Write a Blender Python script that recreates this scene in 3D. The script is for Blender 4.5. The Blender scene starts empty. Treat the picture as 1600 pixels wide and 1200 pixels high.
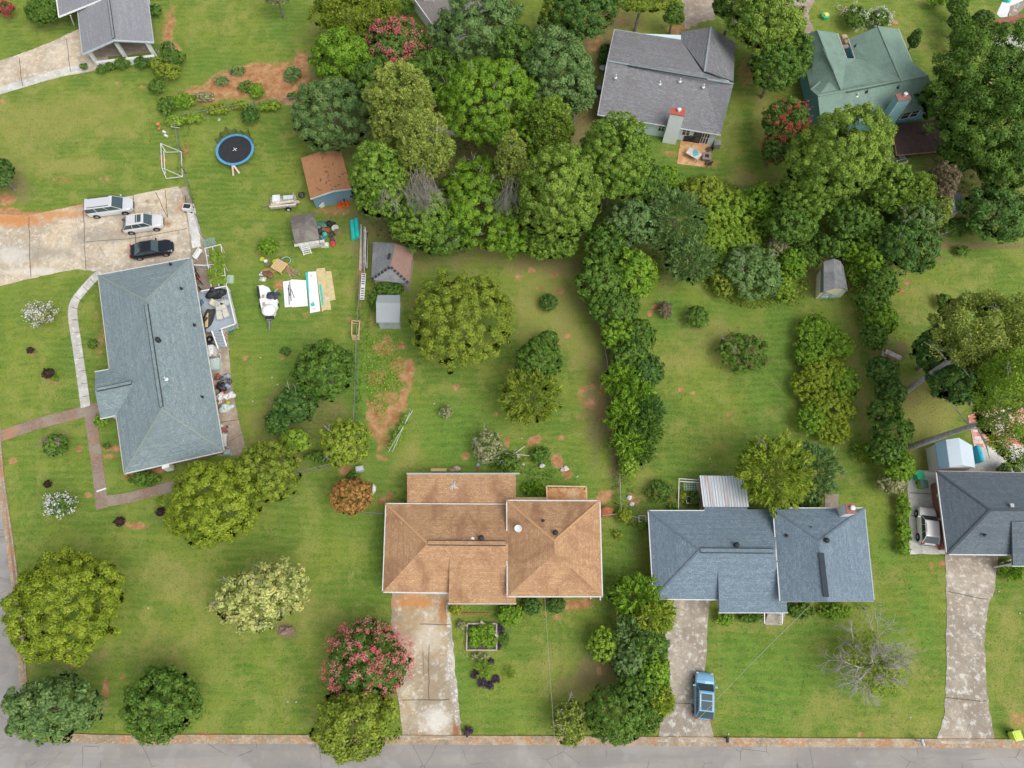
import bpy, math, random
import numpy as np
from mathutils import Vector, Matrix
R = math.radians
C = bpy.context.scene.collection
sc = bpy.context.scene

# ------------------------------------------------------------------ camera, sky, sun, exposure
TILT, FPX, CAMH = R(20.5), 1150.0, 74.0
cam = bpy.data.cameras.new('camera'); camo = bpy.data.objects.new('camera', cam); C.objects.link(camo)
camo.location = (0, 0, CAMH); camo.rotation_euler = (TILT, 0, 0)
cam.sensor_width = 36; cam.lens = 36 * FPX / 1600; cam.clip_end = 2000; cam.clip_start = 1
sc.camera = camo
w = bpy.data.worlds.new('World'); sc.world = w; w.use_nodes = True
nt = w.node_tree; nt.nodes.clear()
sky = nt.nodes.new('ShaderNodeTexSky'); sky.sky_type = 'NISHITA'; sky.sun_disc = False
SE, SA = R(54), R(128)           # sun elevation, azimuth clockwise from image-up
sky.sun_elevation = SE; sky.sun_rotation = SA
sky.dust_density = 3.0; sky.air_density = 1.0
hs = nt.nodes.new('ShaderNodeHueSaturation'); hs.inputs['Saturation'].default_value = 0.30
bg = nt.nodes.new('ShaderNodeBackground'); bg.inputs['Strength'].default_value = 0.15
wo = nt.nodes.new('ShaderNodeOutputWorld')
nt.links.new(sky.outputs[0], hs.inputs['Color']); nt.links.new(hs.outputs[0], bg.inputs['Color']); nt.links.new(bg.outputs[0], wo.inputs[0])
sd = Vector((math.sin(SA)*math.cos(SE), math.cos(SA)*math.cos(SE), math.sin(SE)))
sun = bpy.data.lights.new('sun', 'SUN'); sun.energy = 1.4; sun.angle = R(45); sun.color = (1.0, 0.965, 0.91)
suno = bpy.data.objects.new('sun', sun); C.objects.link(suno); suno.rotation_euler = (-sd).to_track_quat('-Z', 'Y').to_euler(); suno.location = (0, 0, 120)
sc.view_settings.view_transform = 'Standard'; sc.view_settings.look = 'None'; sc.view_settings.exposure = 0.37; sc.view_settings.gamma = 1
sc.cycles.max_bounces = 5; sc.cycles.transparent_max_bounces = 4; sc.cycles.use_denoising = True

# ------------------------------------------------------------------ survey: photo pixel + height -> point in the place
ct, st = math.cos(TILT), math.sin(TILT)
def P(px, py, z=0.0):
    u, v = px - 800, py - 600
    dy = -v*ct + FPX*st; dz = -v*st - FPX*ct
    t = (z - CAMH) / dz
    return Vector((u*t, dy*t, z))
def S(px, py, z=0.0):                     # metres per photo pixel there
    return (CAMH - z) / (ct + (py-600)/FPX*st) / FPX
def proj(x, y, z=0.0):                    # numpy-able inverse of P
    dz = z - CAMH
    yc = y*ct + dz*st; zc = -y*st + dz*ct
    return 800 + FPX*x/(-zc), 600 - FPX*yc/(-zc)

# ------------------------------------------------------------------ object helpers
def tag(o, label=None, cat=None, group=None, kind=None):
    if label: o['label'] = label
    if cat: o['category'] = cat
    if group: o['group'] = group
    if kind: o['kind'] = kind
    return o
def thing(name, label, cat, loc=(0,0,0), rz=0.0, group=None):
    o = bpy.data.objects.new(name, None); C.objects.link(o); o.empty_display_size = 0.3
    o.location = loc; o.rotation_euler = (0, 0, rz)
    return tag(o, label, cat, group)
def copy_tree(o, parent=None):
    c = o.copy(); C.objects.link(c)
    if parent: c.parent = parent
    for ch in list(o.children): copy_tree(ch, c)
    return c
class MB:
    """collects faces (with material slot) into ONE mesh"""
    def __init__(s): s.v = []; s.f = []; s.m = []
    def face(s, pts, mi=0):
        n = len(s.v); s.v += [tuple(p) for p in pts]; s.f.append(tuple(range(n, n+len(pts)))); s.m.append(mi); return s
    def box(s, c, d, rz=0.0, mi=0, ry=0.0, rx=0.0, M=None):
        M = M or (Matrix.Translation(Vector(c)) @ Matrix.Rotation(rz, 4, 'Z') @ Matrix.Rotation(ry, 4, 'Y') @ Matrix.Rotation(rx, 4, 'X'))
        x, y, z = d[0]/2, d[1]/2, d[2]/2; n = len(s.v)
        s.v += [tuple(M @ Vector(p)) for p in ((-x,-y,-z),(x,-y,-z),(x,y,-z),(-x,y,-z),(-x,-y,z),(x,-y,z),(x,y,z),(-x,y,z))]
        for q in ((0,3,2,1),(4,5,6,7),(0,1,5,4),(1,2,6,5),(2,3,7,6),(3,0,4,7)):
            s.f.append(tuple(n+i for i in q)); s.m.append(mi)
        return s
    def bar(s, a, b, wd, ht=None, mi=0):
        a, b = Vector(a), Vector(b); d = b-a; L = d.length
        if L < 1e-5: return s
        q = d.to_track_quat('X', 'Z')
        return s.box(None, (L, wd, ht or wd), mi=mi, M=Matrix.Translation((a+b)/2) @ q.to_matrix().to_4x4())
    def tube(s, pts, rad, n=6, mi=0, caps=True):
        pts = [Vector(p) for p in pts]; rings = []
        if not hasattr(rad, '__len__'): rad = [rad]*len(pts)
        for i, p in enumerate(pts):
            d = (pts[min(i+1, len(pts)-1)] - pts[max(i-1, 0)])
            d = d.normalized() if d.length > 1e-6 else Vector((0,0,1))
            a = d.cross(Vector((0,0,1)) if abs(d.z) < .9 else Vector((1,0,0))).normalized(); b = d.cross(a)
            rings.append(len(s.v))
            for k in range(n):
                t = 2*math.pi*k/n; s.v.append(tuple(p + (a*math.cos(t)+b*math.sin(t))*rad[i]))
        for i in range(len(pts)-1):
            for k in range(n):
                A, B = rings[i], rings[i+1]; s.f.append((A+k, A+(k+1)%n, B+(k+1)%n, B+k)); s.m.append(mi)
        if caps:
            s.f.append(tuple(rings[0]+k for k in range(n))); s.m.append(mi)
            s.f.append(tuple(rings[-1]+k for k in reversed(range(n)))); s.m.append(mi)
        return s
    def lathe(s, c, prof, n=16, mi=0, sx=1, sy=1):
        c = Vector(c); rings = []
        for r, z in prof:
            rings.append(len(s.v))
            for k in range(n):
                t = 2*math.pi*k/n; s.v.append((c.x+math.cos(t)*r*sx, c.y+math.sin(t)*r*sy, c.z+z))
        for i in range(len(rings)-1):
            for k in range(n):
                A, B = rings[i], rings[i+1]; s.f.append((A+k, A+(k+1)%n, B+(k+1)%n, B+k)); s.m.append(mi)
        s.f.append(tuple(rings[-1]+k for k in range(n))); s.m.append(mi)
        s.f.append(tuple(rings[0]+k for k in reversed(range(n)))); s.m.append(mi)
        return s
    def prism(s, poly, z0, z1, mi=0):
        poly = [tuple(p)[:2] for p in poly]
        if area(poly) < 0: poly = poly[::-1]
        n = len(poly); b = len(s.v)
        s.v += [(x, y, z0) for x, y in poly] + [(x, y, z1) for x, y in poly]
        s.f.append(tuple(b+i for i in reversed(range(n)))); s.m.append(mi)
        s.f.append(tuple(b+n+i for i in range(n))); s.m.append(mi)
        for i in range(n):
            j = (i+1) % n; s.f.append((b+i, b+j, b+n+j, b+n+i)); s.m.append(mi)
        return s
    def blob(s, c, r, seed=0, n=10, mi=0, amp=.18):
        rg = random.Random(seed); c = Vector(c); k = max(4, n//2)
        ph = [rg.uniform(0, 6.28) for _ in range(4)]; rings = []
        for i in range(k+1):
            a = math.pi*i/k; rings.append(len(s.v))
            for j in range(n):
                t = 2*math.pi*j/n
                q = 1 + amp*(math.sin(2*t+ph[0]+a*2)+math.sin(3*t+ph[1]-a*3)*.7+math.sin(a*4+ph[2])*.5)
                q += rg.uniform(-.05, .05) if 0 < i < k else 0
                s.v.append((c.x+r[0]*q*math.sin(a)*math.cos(t), c.y+r[1]*q*math.sin(a)*math.sin(t), max(c.z+r[2]*q*math.cos(a), 0.01)))
        for i in range(k):
            for j in range(n):
                A, B = rings[i], rings[i+1]; s.f.append((A+j, B+j, B+(j+1)%n, A+(j+1)%n)); s.m.append(mi)
        return s
    def build(s, name, mats, parent=None, smooth=False, loc=None):
        me = bpy.data.meshes.new(name)
        me.from_pydata(s.v, [], s.f)
        for m in (mats if isinstance(mats, (list, tuple)) else [mats]): me.materials.append(m)
        me.polygons.foreach_set('material_index', s.m)
        # uv along the contour / up the slope, in metres
        uvl = me.uv_layers.new(name='UVMap'); co = np.array(s.v); uv = np.zeros((len(me.loops), 2)); li = 0
        for f in s.f:
            p = co[list(f)]; n = np.zeros(3)
            for i in range(len(f)):
                a, b = p[i], p[(i+1) % len(f)]; n += np.cross(a, b)
            L = np.linalg.norm(n); n = n/L if L > 1e-9 else np.array([0,0,1.])
            h = np.array([-n[1], n[0], 0]); hl = np.linalg.norm(h)
            h = h/hl if hl > 0.03 else np.array([1., 0, 0])
            v = np.cross(n, h); uv[li:li+len(f), 0] = p@h; uv[li:li+len(f), 1] = p@v; li += len(f)
        uvl.data.foreach_set('uv', uv.ravel())
        if smooth: me.polygons.foreach_set('use_smooth', [True]*len(me.polygons))
        me.update()
        o = bpy.data.objects.new(name, me); C.objects.link(o)
        if parent: o.parent = parent
        if loc is not None: o.location = loc
        return o
def area(p):
    return sum(p[i][0]*p[(i+1)%len(p)][1] - p[(i+1)%len(p)][0]*p[i][1] for i in range(len(p)))/2
def inset(poly, d):
    poly = [tuple(p)[:2] for p in poly]
    if area(poly) < 0: poly = poly[::-1]
    out = []; n = len(poly)
    for i in range(n):
        a, b, c = Vector(poly[i-1]), Vector(poly[i]), Vector(poly[(i+1)%n])
        e1 = (b-a).normalized(); e2 = (c-b).normalized()
        n1 = Vector((-e1.y, e1.x)); n2 = Vector((-e2.y, e2.x)); m = n1+n2
        k = max(m.dot(n1), .3); out.append(tuple(b + m*(d/k)))
    return out

# ------------------------------------------------------------------ materials
class N:
    def __init__(s, name):
        s.m = bpy.data.materials.new(name); s.m.use_nodes = True; s.t = s.m.node_tree; s.n = s.t.nodes
        s.b = s.n['Principled BSDF']; s.out = s.n['Material Output']
    def add(s, typ, **kw):
        n = s.n.new('ShaderNode'+typ)
        for k, v in kw.items():
            if k.startswith('_'): setattr(n, k[1:], v)
            else: s.put(n, k, v)
        return n
    def put(s, n, k, v):
        i = n.inputs[int(k[1:])] if k[0] == 'i' and k[1:].isdigit() else n.inputs[k.replace('__', ' ')]
        if hasattr(v, 'is_linked') or isinstance(v, bpy.types.NodeSocket): s.t.links.new(v, i)
        else: i.default_value = v
    def coord(s, kind='Object'): return s.add('TexCoord').outputs[kind]
    def noise(s, scale, detail=3, vec=None, rough=.55, dist=0):
        n = s.add('TexNoise', Scale=scale, Detail=detail, Roughness=rough, Distortion=dist)
        s.t.links.new(vec or s.coord(), n.inputs['Vector']); return n.outputs['Fac']
    def ramp(s, fac, stops):
        r = s.add('ValToRGB'); s.t.links.new(fac, r.inputs[0]); e = r.color_ramp.elements
        while len(e) < len(stops): e.new(.5)
        for el, (p, c) in zip(e, stops): el.position = p; el.color = (*c, 1) if hasattr(c, '__len__') else (c, c, c, 1)
        return r.outputs[0]
    def mix(s, fac, a, b, mode='MIX'):
        n = s.n.new('ShaderNodeMix'); n.data_type = 'RGBA'; n.blend_type = mode
        for idx, v in ((0, fac), (6, a), (7, b)):
            if isinstance(v, bpy.types.NodeSocket): s.t.links.new(v, n.inputs[idx])
            else: n.inputs[idx].default_value = v if idx == 0 else (*v, 1)
        return n.outputs[2]
    def math(s, op, a, b=0.0, c=None):
        n = s.n.new('ShaderNodeMath'); n.operation = op
        for i, v in enumerate((a, b) if c is None else (a, b, c)):
            if isinstance(v, bpy.types.NodeSocket): s.t.links.new(v, n.inputs[i])
            else: n.inputs[i].default_value = v
        return n.outputs[0]
    def smooth(s, v, lo, hi):
        n = s.n.new('ShaderNodeMapRange'); n.interpolation_type = 'SMOOTHSTEP'
        s.t.links.new(v, n.inputs[0]); n.inputs[1].default_value = lo; n.inputs[2].default_value = hi; return n.outputs[0]
    def bump(s, h, strength=.3, dist=.05):
        b = s.add('Bump', Strength=strength, Distance=dist); s.t.links.new(h, b.inputs['Height']); s.t.links.new(b.outputs[0], s.b.inputs['Normal'])
    def done(s, col, rough=.8, spec=.3, metal=0):
        s.put(s.b, 'Base__Color', col if isinstance(col, bpy.types.NodeSocket) else (*col, 1))
        s.put(s.b, 'Roughness', rough); s.b.inputs['Specular IOR Level'].default_value = spec; s.b.inputs['Metallic'].default_value = metal
        return s.m
_pl = {}
def plain(col, rough=.6, var=.12, scale=3.0, spec=.3, metal=0):
    """a painted / plastic / wood surface with slight wear in its colour"""
    k = (tuple(col), rough, var, scale, spec, metal)
    if k in _pl: return _pl[k]
    n = N('surface'); f = n.noise(scale, 4); g = n.noise(scale*9, 2)
    lo = [c*(1-var*1.6) for c in col]; hi = [min(c*(1+var), .95) for c in col]
    c = n.ramp(n.math('MULTIPLY_ADD', g, .35, n.math('MULTIPLY', f, .65)), [(.3, lo), (.7, hi)])
    _pl[k] = n.done(c, rough, spec, metal); return _pl[k]
def shingles(name, c, dark, light, stain=None, stain_amt=0.0, tab=(.34,.19)):
    n = N(name); uv = n.coord('UV')
    b = n.add('TexBrick', Vector=uv, Scale=1.0, Mortar__Size=.012, Brick__Width=tab[0], Row__Height=tab[1], Color1=(*dark,1), Color2=(*light,1), Mortar=(*[x*.45 for x in dark],1), Bias=0.0)
    b.inputs['Mortar Smooth'].default_value = .6
    col = n.mix(.35, b.outputs['Color'], c)
    sp = n.noise(7.0, 3, uv); col = n.mix(n.smooth(sp, .38, .66), n.mix(.5, col, dark), n.mix(.35, col, light))
    ln = n.add('Mapping', Vector=uv); ln.inputs['Scale'].default_value = (.12, 3.4, 1)
    col = n.mix(n.math('MULTIPLY', n.smooth(n.noise(1.0, 2, ln.outputs[0]), .35, .7), .40), col, dark)
    big = n.noise(.35, 4); col = n.mix(n.math('MULTIPLY', n.smooth(big, .4, .75), .45), col, [x*.78 for x in c])
    if stain:
        mp = n.add('Mapping', Vector=uv); mp.inputs['Scale'].default_value = (.55, .30, 1)
        sm = n.math('MULTIPLY', n.smooth(n.noise(.9, 7, mp.outputs[0], .65, .6), .44, .68), stain_amt)
        col = n.mix(sm, col, stain)
    n.bump(b.outputs['Fac'], -.35, .02)
    return n.done(col, .92, .15)
def concrete(name, base, stainc, amt=.5, stains=(), sc_=1.0, white=.35, crack=.5):
    n = N(name); o = n.coord(); a = n.noise(.22*sc_, 6, rough=.62, dist=.4); b = n.noise(1.6*sc_, 5, rough=.7); g = n.noise(14, 3)
    col = n.mix(n.smooth(a, .40, .60), [x*.72 for x in base], [min(1, x*1.20) for x in base])
    col = n.mix(n.math('MULTIPLY', n.smooth(n.noise(.30*sc_, 7, rough=.7, dist=.5), .46, .62), amt*1.3), col, stainc)
    col = n.mix(n.math('MULTIPLY', n.smooth(b, .50, .64), white*1.5), col, (.72,.70,.65))
    col = n.mix(n.math('MULTIPLY', n.smooth(n.noise(.9, 7, rough=.78), .50, .62), .5), col, [x*.52 for x in base])
    col = n.mix(n.math('MULTIPLY', n.smooth(n.noise(4.1, 5, rough=.75), .5, .64), .22), col, [x*.55 for x in base])
    col = n.mix(.25, col, n.mix(n.smooth(g, .3, .7), [x*.5 for x in base], [min(1, x*1.5) for x in base]))
    dv = n.noise(.8, 2); mp = n.add('VectorMath', _operation='MULTIPLY_ADD'); n.t.links.new(n.add('TexNoise', Scale=.9).outputs['Color'], mp.inputs[0]); mp.inputs[1].default_value = (1.2,1.2,0); n.t.links.new(o, mp.inputs[2])
    vo = n.add('TexVoronoi', _feature='DISTANCE_TO_EDGE', Scale=.16, Vector=mp.outputs[0])
    cr = n.math('MULTIPLY', n.math('LESS_THAN', vo.outputs['Distance'], .0035), crack*.8)
    cr = n.math('MULTIPLY', cr, n.smooth(n.noise(.3, 2), .42, .55))
    col = n.mix(cr, col, [x*.3 for x in base])
    for px, py, rx, ry, cc, k in stains:
        q = P(px, py); s_ = S(px, py); mp = n.add('Mapping', Vector=o); mp.inputs['Location'].default_value = (-q.x/(rx*s_), -q.y/(ry*s_), 0); mp.inputs['Scale'].default_value = (1/(rx*s_), 1/(ry*s_), 0)
        ln = n.add('VectorMath', _operation='LENGTH'); n.t.links.new(mp.outputs[0], ln.inputs[0]); dd = n.math('ADD', ln.outputs['Value'], n.math('MULTIPLY', n.math('SUBTRACT', n.noise(1.1, 6, rough=.7), .5), 2.2))
        col = n.mix(n.math('MULTIPLY', n.smooth(dd, 1.25, .35), k), col, cc)
    n.bump(g, .2, .02)
    return n.done(col, .9, .2)
M = {}
M['shingle_blue'] = shingles('blue_grey_shingles', (.212,.272,.285), (.138,.185,.200), (.330,.392,.395))
M['shingle_orange'] = shingles('orange_brown_shingles', (.470,.285,.155), (.320,.180,.092), (.640,.415,.245), (.22,.105,.060), .6)
M['shingle_slate'] = shingles('slate_blue_shingles', (.180,.238,.282), (.112,.158,.198), (.275,.340,.390))
M['shingle_char'] = shingles('charcoal_shingles', (.132,.162,.190), (.085,.108,.130), (.195,.225,.250))
M['shingle_mixed'] = shingles('grey_mixed_shingles', (.240,.242,.252), (.140,.145,.160), (.345,.340,.345), (.17,.13,.12), .3)
M['shingle_green'] = shingles('sage_green_shingles', (.215,.320,.262), (.170,.260,.212), (.275,.380,.310), (.10,.12,.11), .35)
M['shingle_lgrey'] = shingles('light_grey_shingles', (.27,.275,.29), (.20,.205,.22), (.35,.35,.36))
M['shingle_red'] = shingles('red_brown_shingles', (.30,.13,.09), (.22,.09,.065), (.38,.18,.13))
M['shingle_brown'] = shingles('old_brown_shingles', (.17,.145,.135), (.12,.10,.095), (.22,.19,.175), (.30,.30,.25), .6)
M['shed_felt'] = shingles('worn_felt', (.20,.21,.22), (.14,.15,.16), (.29,.29,.29), (.33,.32,.29), .5)
M['white'] = plain((.72,.73,.72), .5, .08)
M['gutter'] = plain((.62,.63,.62), .5, .12)
M['dark'] = plain((.03,.032,.035), .6, .2)
M['rubber'] = plain((.018,.018,.02), .85, .2)
M['metal'] = plain((.35,.36,.37), .45, .15, metal=.6)
M['brickred'] = None
def brickm(name, c1, c2, mortar, wv=.22, hv=.075):
    n = N(name); b = n.add('TexBrick', Vector=n.coord('UV'), Scale=1.0, Mortar__Size=.01, Brick__Width=wv, Row__Height=hv, Color1=(*c1,1), Color2=(*c2,1), Mortar=(*mortar,1))
    col = n.mix(n.math('MULTIPLY', n.smooth(n.noise(.8, 5), .4, .7), .5), b.outputs[0], [x*.7 for x in c1]); return n.done(col, .9, .2)
M['brickred'] = brickm('red_brick', (.33,.12,.075), (.24,.085,.055), (.30,.25,.22))
M['brickwalk'] = None
n = N('old_brick_paving'); uv = n.coord('Object')
b = n.add('TexBrick', Vector=uv, Scale=1.0, Mortar__Size=.018, Brick__Width=.24, Row__Height=.12, Color1=(.36,.25,.19,1), Color2=(.27,.175,.13,1), Mortar=(.16,.13,.10,1))
col = n.mix(n.smooth(n.noise(.5, 5, rough=.65), .4, .68), b.outputs[0], n.mix(.55, b.outputs[0], (.33,.31,.25)))
col = n.mix(n.math('MULTIPLY', n.smooth(n.noise(.33, 5), .55, .72), .6), col, (.42,.20,.09)); M['brickwalk'] = n.done(col, .92, .15)
def siding(name, c, w_=.2, vertical=False):
    n = N(name); uv = n.coord('UV'); wv = n.add('TexWave', Vector=uv, Scale=1/w_/6.283*3.1416, Distortion=0); wv.bands_direction = 'X' if vertical else 'Y'
    wv.wave_profile = 'SAW'
    col = n.mix(n.smooth(wv.outputs['Fac'], .0, .16), [x*.82 for x in c], c)
    col = n.mix(n.math('MULTIPLY', n.smooth(n.noise(1.2, 4), .5, .8), .3), col, [x*.75 for x in c]); return n.done(col, .6, .3)
M['siding_lblue'] = siding('pale_blue_siding', (.60,.73,.77))
M['siding_teal'] = siding('teal_siding', (.14,.33,.38))
M['siding_blue'] = siding('blue_grey_siding', (.20,.33,.42), .3, True)
M['siding_white'] = siding('white_siding', (.70,.71,.69))
M['siding_cream'] = siding('cream_siding', (.72,.68,.50), .25, True)
M['metalroof'] = siding('ribbed_metal', (.52,.60,.66), .3, True)
M['metalroof_blue'] = siding('ribbed_blue_metal', (.22,.36,.46), .3, True)
M['glass'] = N('window_glass').done((.035,.05,.055), .08, .6)
M['carglass'] = N('car_glass').done((.045,.075,.085), .05, .8)
M['wood'] = plain((.58,.40,.20), .75, .2, 5)
M['newwood'] = plain((.62,.44,.23), .75, .14, 5)
M['orangewood'] = None
n = N('rusty_deck_boards'); c = n.mix(n.smooth(n.noise(.7, 6, rough=.7), .35, .68), (.60,.30,.12), (.70,.48,.28)); c = n.mix(n.math('MULTIPLY', n.smooth(n.noise(1.3, 5, dist=1), .5, .7), .6), c, (.38,.15,.05)); M['orangewood'] = n.done(c, .7, .3)
M['oldwood'] = plain((.42,.38,.33), .85, .25, 4)
M['darkwood'] = plain((.105,.065,.055), .75, .25, 2)
M['greyboard'] = plain((.42,.47,.52), .7, .12, 4)
M['conc_left'] = concrete('stained_driveway_concrete', (.52,.445,.335), (.50,.32,.15), .35, white=.5, stains=[(20,345,70,14,(.52,.22,.06),.85),(90,335,60,9,(.52,.22,.06),.7),(150,322,60,7,(.52,.22,.06),.6),(262,350,8,7,(.30,.15,.06),.8),(230,315,4,4,(.35,.2,.1),.8),(245,315,4,4,(.4,.25,.12),.7),(285,320,8,20,(.52,.22,.06),.5),(60,395,60,14,(.28,.25,.2),.6),(170,370,60,14,(.30,.27,.22),.6),(230,395,50,10,(.36,.25,.15),.5),(20,400,30,20,(.66,.63,.57),.6),(50,425,50,8,(.66,.63,.57),.5)])
M['conc_mid'] = concrete('brown_driveway_concrete', (.44,.365,.255), (.36,.20,.08), .35, white=.5, stains=[(650,940,44,12,(.52,.22,.06),.75),(695,955,10,26,(.38,.19,.07),.8),(640,975,24,30,(.36,.24,.12),.55),(675,1070,20,40,(.30,.25,.18),.5),(680,1125,26,22,(.70,.68,.63),.7),(668,1000,24,24,(.60,.56,.46),.5),(712,1140,8,14,(.30,.12,.05),.9)])
M['conc_grey'] = concrete('grey_driveway_concrete', (.385,.335,.27), (.24,.19,.14), .5, white=.55)
M['conc_light'] = concrete('light_patio_concrete', (.56,.545,.50), (.45,.42,.36), .35, white=.5, crack=.3)
M['conc_brown'] = concrete('brown_patio_concrete', (.38,.31,.24), (.28,.20,.14), .5, white=.2)
M['kerb'] = concrete('clay_stained_kerb', (.38,.30,.21), (.42,.20,.08), .9, white=.25, sc_=2.5)
n = N('asphalt'); a = n.noise(.12, 5, rough=.6); col = n.mix(n.smooth(a, .38, .62), (.225,.196,.166), (.335,.295,.250))
col = n.mix(n.math('MULTIPLY', n.smooth(n.noise(.6, 5, rough=.7, dist=.6), .5, .68), .5), col, (.40,.34,.27))
ms_ = n.add('Mapping', Vector=n.coord()); ms_.inputs['Scale'].default_value = (.10, 1.0, 1); col = n.mix(n.math('MULTIPLY', n.smooth(n.noise(.9, 5, ms_.outputs[0]), .46, .62), .45), col, (.16,.155,.15))
col = n.mix(n.math('MULTIPLY', n.smooth(n.noise(.25, 3), .56, .60), .35), col, (.38,.375,.36))
g = n.noise(24, 3); col = n.mix(.4, col, n.mix(g, (.18,.18,.185), (.42,.42,.42)))
mp = n.add('VectorMath', _operation='MULTIPLY_ADD'); n.t.links.new(n.add('TexNoise', Scale=.5, Detail=8).outputs['Color'], mp.inputs[0]); mp.inputs[1].default_value = (7,7,0); n.t.links.new(n.coord(), mp.inputs[2])
vo = n.add('TexVoronoi', _feature='DISTANCE_TO_EDGE', Scale=.3, Vector=mp.outputs[0])
cr = n.math('MULTIPLY', n.smooth(vo.outputs['Distance'], .010, .003), n.smooth(n.noise(.35, 3), .46, .56)); col = n.mix(n.math('MULTIPLY', cr, .75), col, (.12,.115,.11))
n.bump(g, .3, .02); M['asphalt'] = n.done(col, .9, .2)

# lawn: clay / dry / lush / bare-soil come from an attribute that says what grows where
n = N('lawn')
at = n.add('Attribute', _attribute_name='cover'); sep = n.add('SeparateColor'); n.t.links.new(at.outputs['Color'], sep.inputs[0])
a2 = n.add('Attribute', _attribute_name='soil'); soil = a2.outputs['Fac']
dirt, dry, lush = sep.outputs[0], sep.outputs[1], sep.outputs[2]
f1 = n.noise(.16, 5, rough=.6); f2 = n.noise(.9, 5, rough=.65); f3 = n.noise(6.0, 4, rough=.7); f4 = n.noise(22, 2)
mpw = n.add('Mapping', Vector=n.coord()); mpw.inputs['Rotation'].default_value = (0, 0, .5); mpw.inputs['Scale'].default_value = (.25, 2.2, 1)
f5 = n.noise(1.0, 4, mpw.outputs[0])
f6 = n.noise(.42, 6, rough=.7)
base = n.mix(n.smooth(f1, .42, .58), (.082,.200,.022), (.182,.268,.034))
base = n.mix(n.math('MULTIPLY', n.smooth(f2, .44, .62), .60), base, (.060,.160,.018))
base = n.mix(n.math('MULTIPLY', n.smooth(f6, .49, .60), .55), base, (.285,.320,.080))
base = n.mix(n.math('MULTIPLY', n.smooth(f5, .45, .70), .35), base, (.270,.280,.070))
base = n.mix(n.math('MULTIPLY', n.smooth(lush, 0, .7), .88), base, n.mix(n.smooth(f2, .35, .65), (.040,.165,.018), (.118,.275,.034)))
dd = n.math('ADD', dry, n.math('MULTIPLY', n.math('SUBTRACT', f6, .5), 1.6))
base = n.mix(n.math('MULTIPLY', n.smooth(dd, .1, .9), .80), base, n.mix(f2, (.265,.270,.060), (.400,.345,.130)))
wh = n.math('MULTIPLY', n.smooth(n.noise(.55, 7, rough=.8), .57, .68), .55); base = n.mix(wh, base, (.390,.290,.150))
rg_ = n.add('TexWave', Vector=n.coord(), Scale=.42, Distortion=9.0, Detail=3.0); rg_.inputs['Detail Scale'].default_value = .35; rg_.wave_type = 'RINGS'
base = n.mix(n.math('MULTIPLY', n.smooth(rg_.outputs['Fac'], .3, .8), .20), base, (.30,.31,.08))
base = n.mix(.52, base, n.mix(n.smooth(f3, .3, .7), n.mix(.45, base, (.02,.055,.004)), n.mix(.30, base, (.46,.46,.11))))
base = n.mix(.40, base, n.mix(n.smooth(f4, .3, .7), n.mix(.5, base, (.02,.05,.004)), n.mix(.30, base, (.48,.50,.14))))
sm = n.math('ADD', soil, n.math('MULTIPLY', n.math('SUBTRACT', f6, .5), 1.4))
base = n.mix(n.math('MULTIPLY', n.smooth(sm, .25, .95), .8), base, n.mix(f3, (.135,.095,.052), (.30,.23,.12)))
dn = n.math('MULTIPLY_ADD', n.noise(7.0, 4, rough=.75), .9, n.math('MULTIPLY', n.noise(1.7, 6, rough=.75), 1.5))
dm = n.math('ADD', dirt, n.math('SUBTRACT', dn, 1.2))
dcol = n.mix(n.smooth(n.noise(1.1, 5, rough=.7), .35, .65), (.36,.135,.058), (.56,.31,.165)); dcol = n.mix(n.math('MULTIPLY', n.smooth(f3, .4, .7), .55), dcol, (.30,.21,.10))
base = n.mix(n.math('MULTIPLY', n.smooth(dm, .28, .74), .93), base, dcol)
hh = n.math('ADD', n.math('MULTIPLY', f3, .7), n.math('MULTIPLY', f4, .5)); n.bump(hh, .6, .12)
M['lawn'] = n.done(base, .95, .1)
# leaves: colour attribute, some light through
n = N('foliage'); at = n.add('Attribute', _attribute_name='tint')
n.done(at.outputs['Color'], .55, .22)
tr = n.add('BsdfTranslucent'); n.t.links.new(n.mix(.4, at.outputs['Color'], (.25,.35,.02)), tr.inputs['Color'])
ms = n.add('MixShader', Fac=.30); n.t.links.new(n.b.outputs[0], ms.inputs[1]); n.t.links.new(tr.outputs[0], ms.inputs[2]); n.t.links.new(ms.outputs[0], n.out.inputs[0])
M['leaf'] = n.m
n = N('bark'); M['bark'] = n.done(n.ramp(n.noise(3, 4), [(.3, (.13,.105,.085)), (.7, (.27,.235,.20))]), .9, .15)
n = N('dead_twig'); M['twig'] = n.done(n.ramp(n.noise(2, 4), [(.3, (.27,.245,.215)), (.7, (.52,.49,.44))]), .9, .15)

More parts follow.
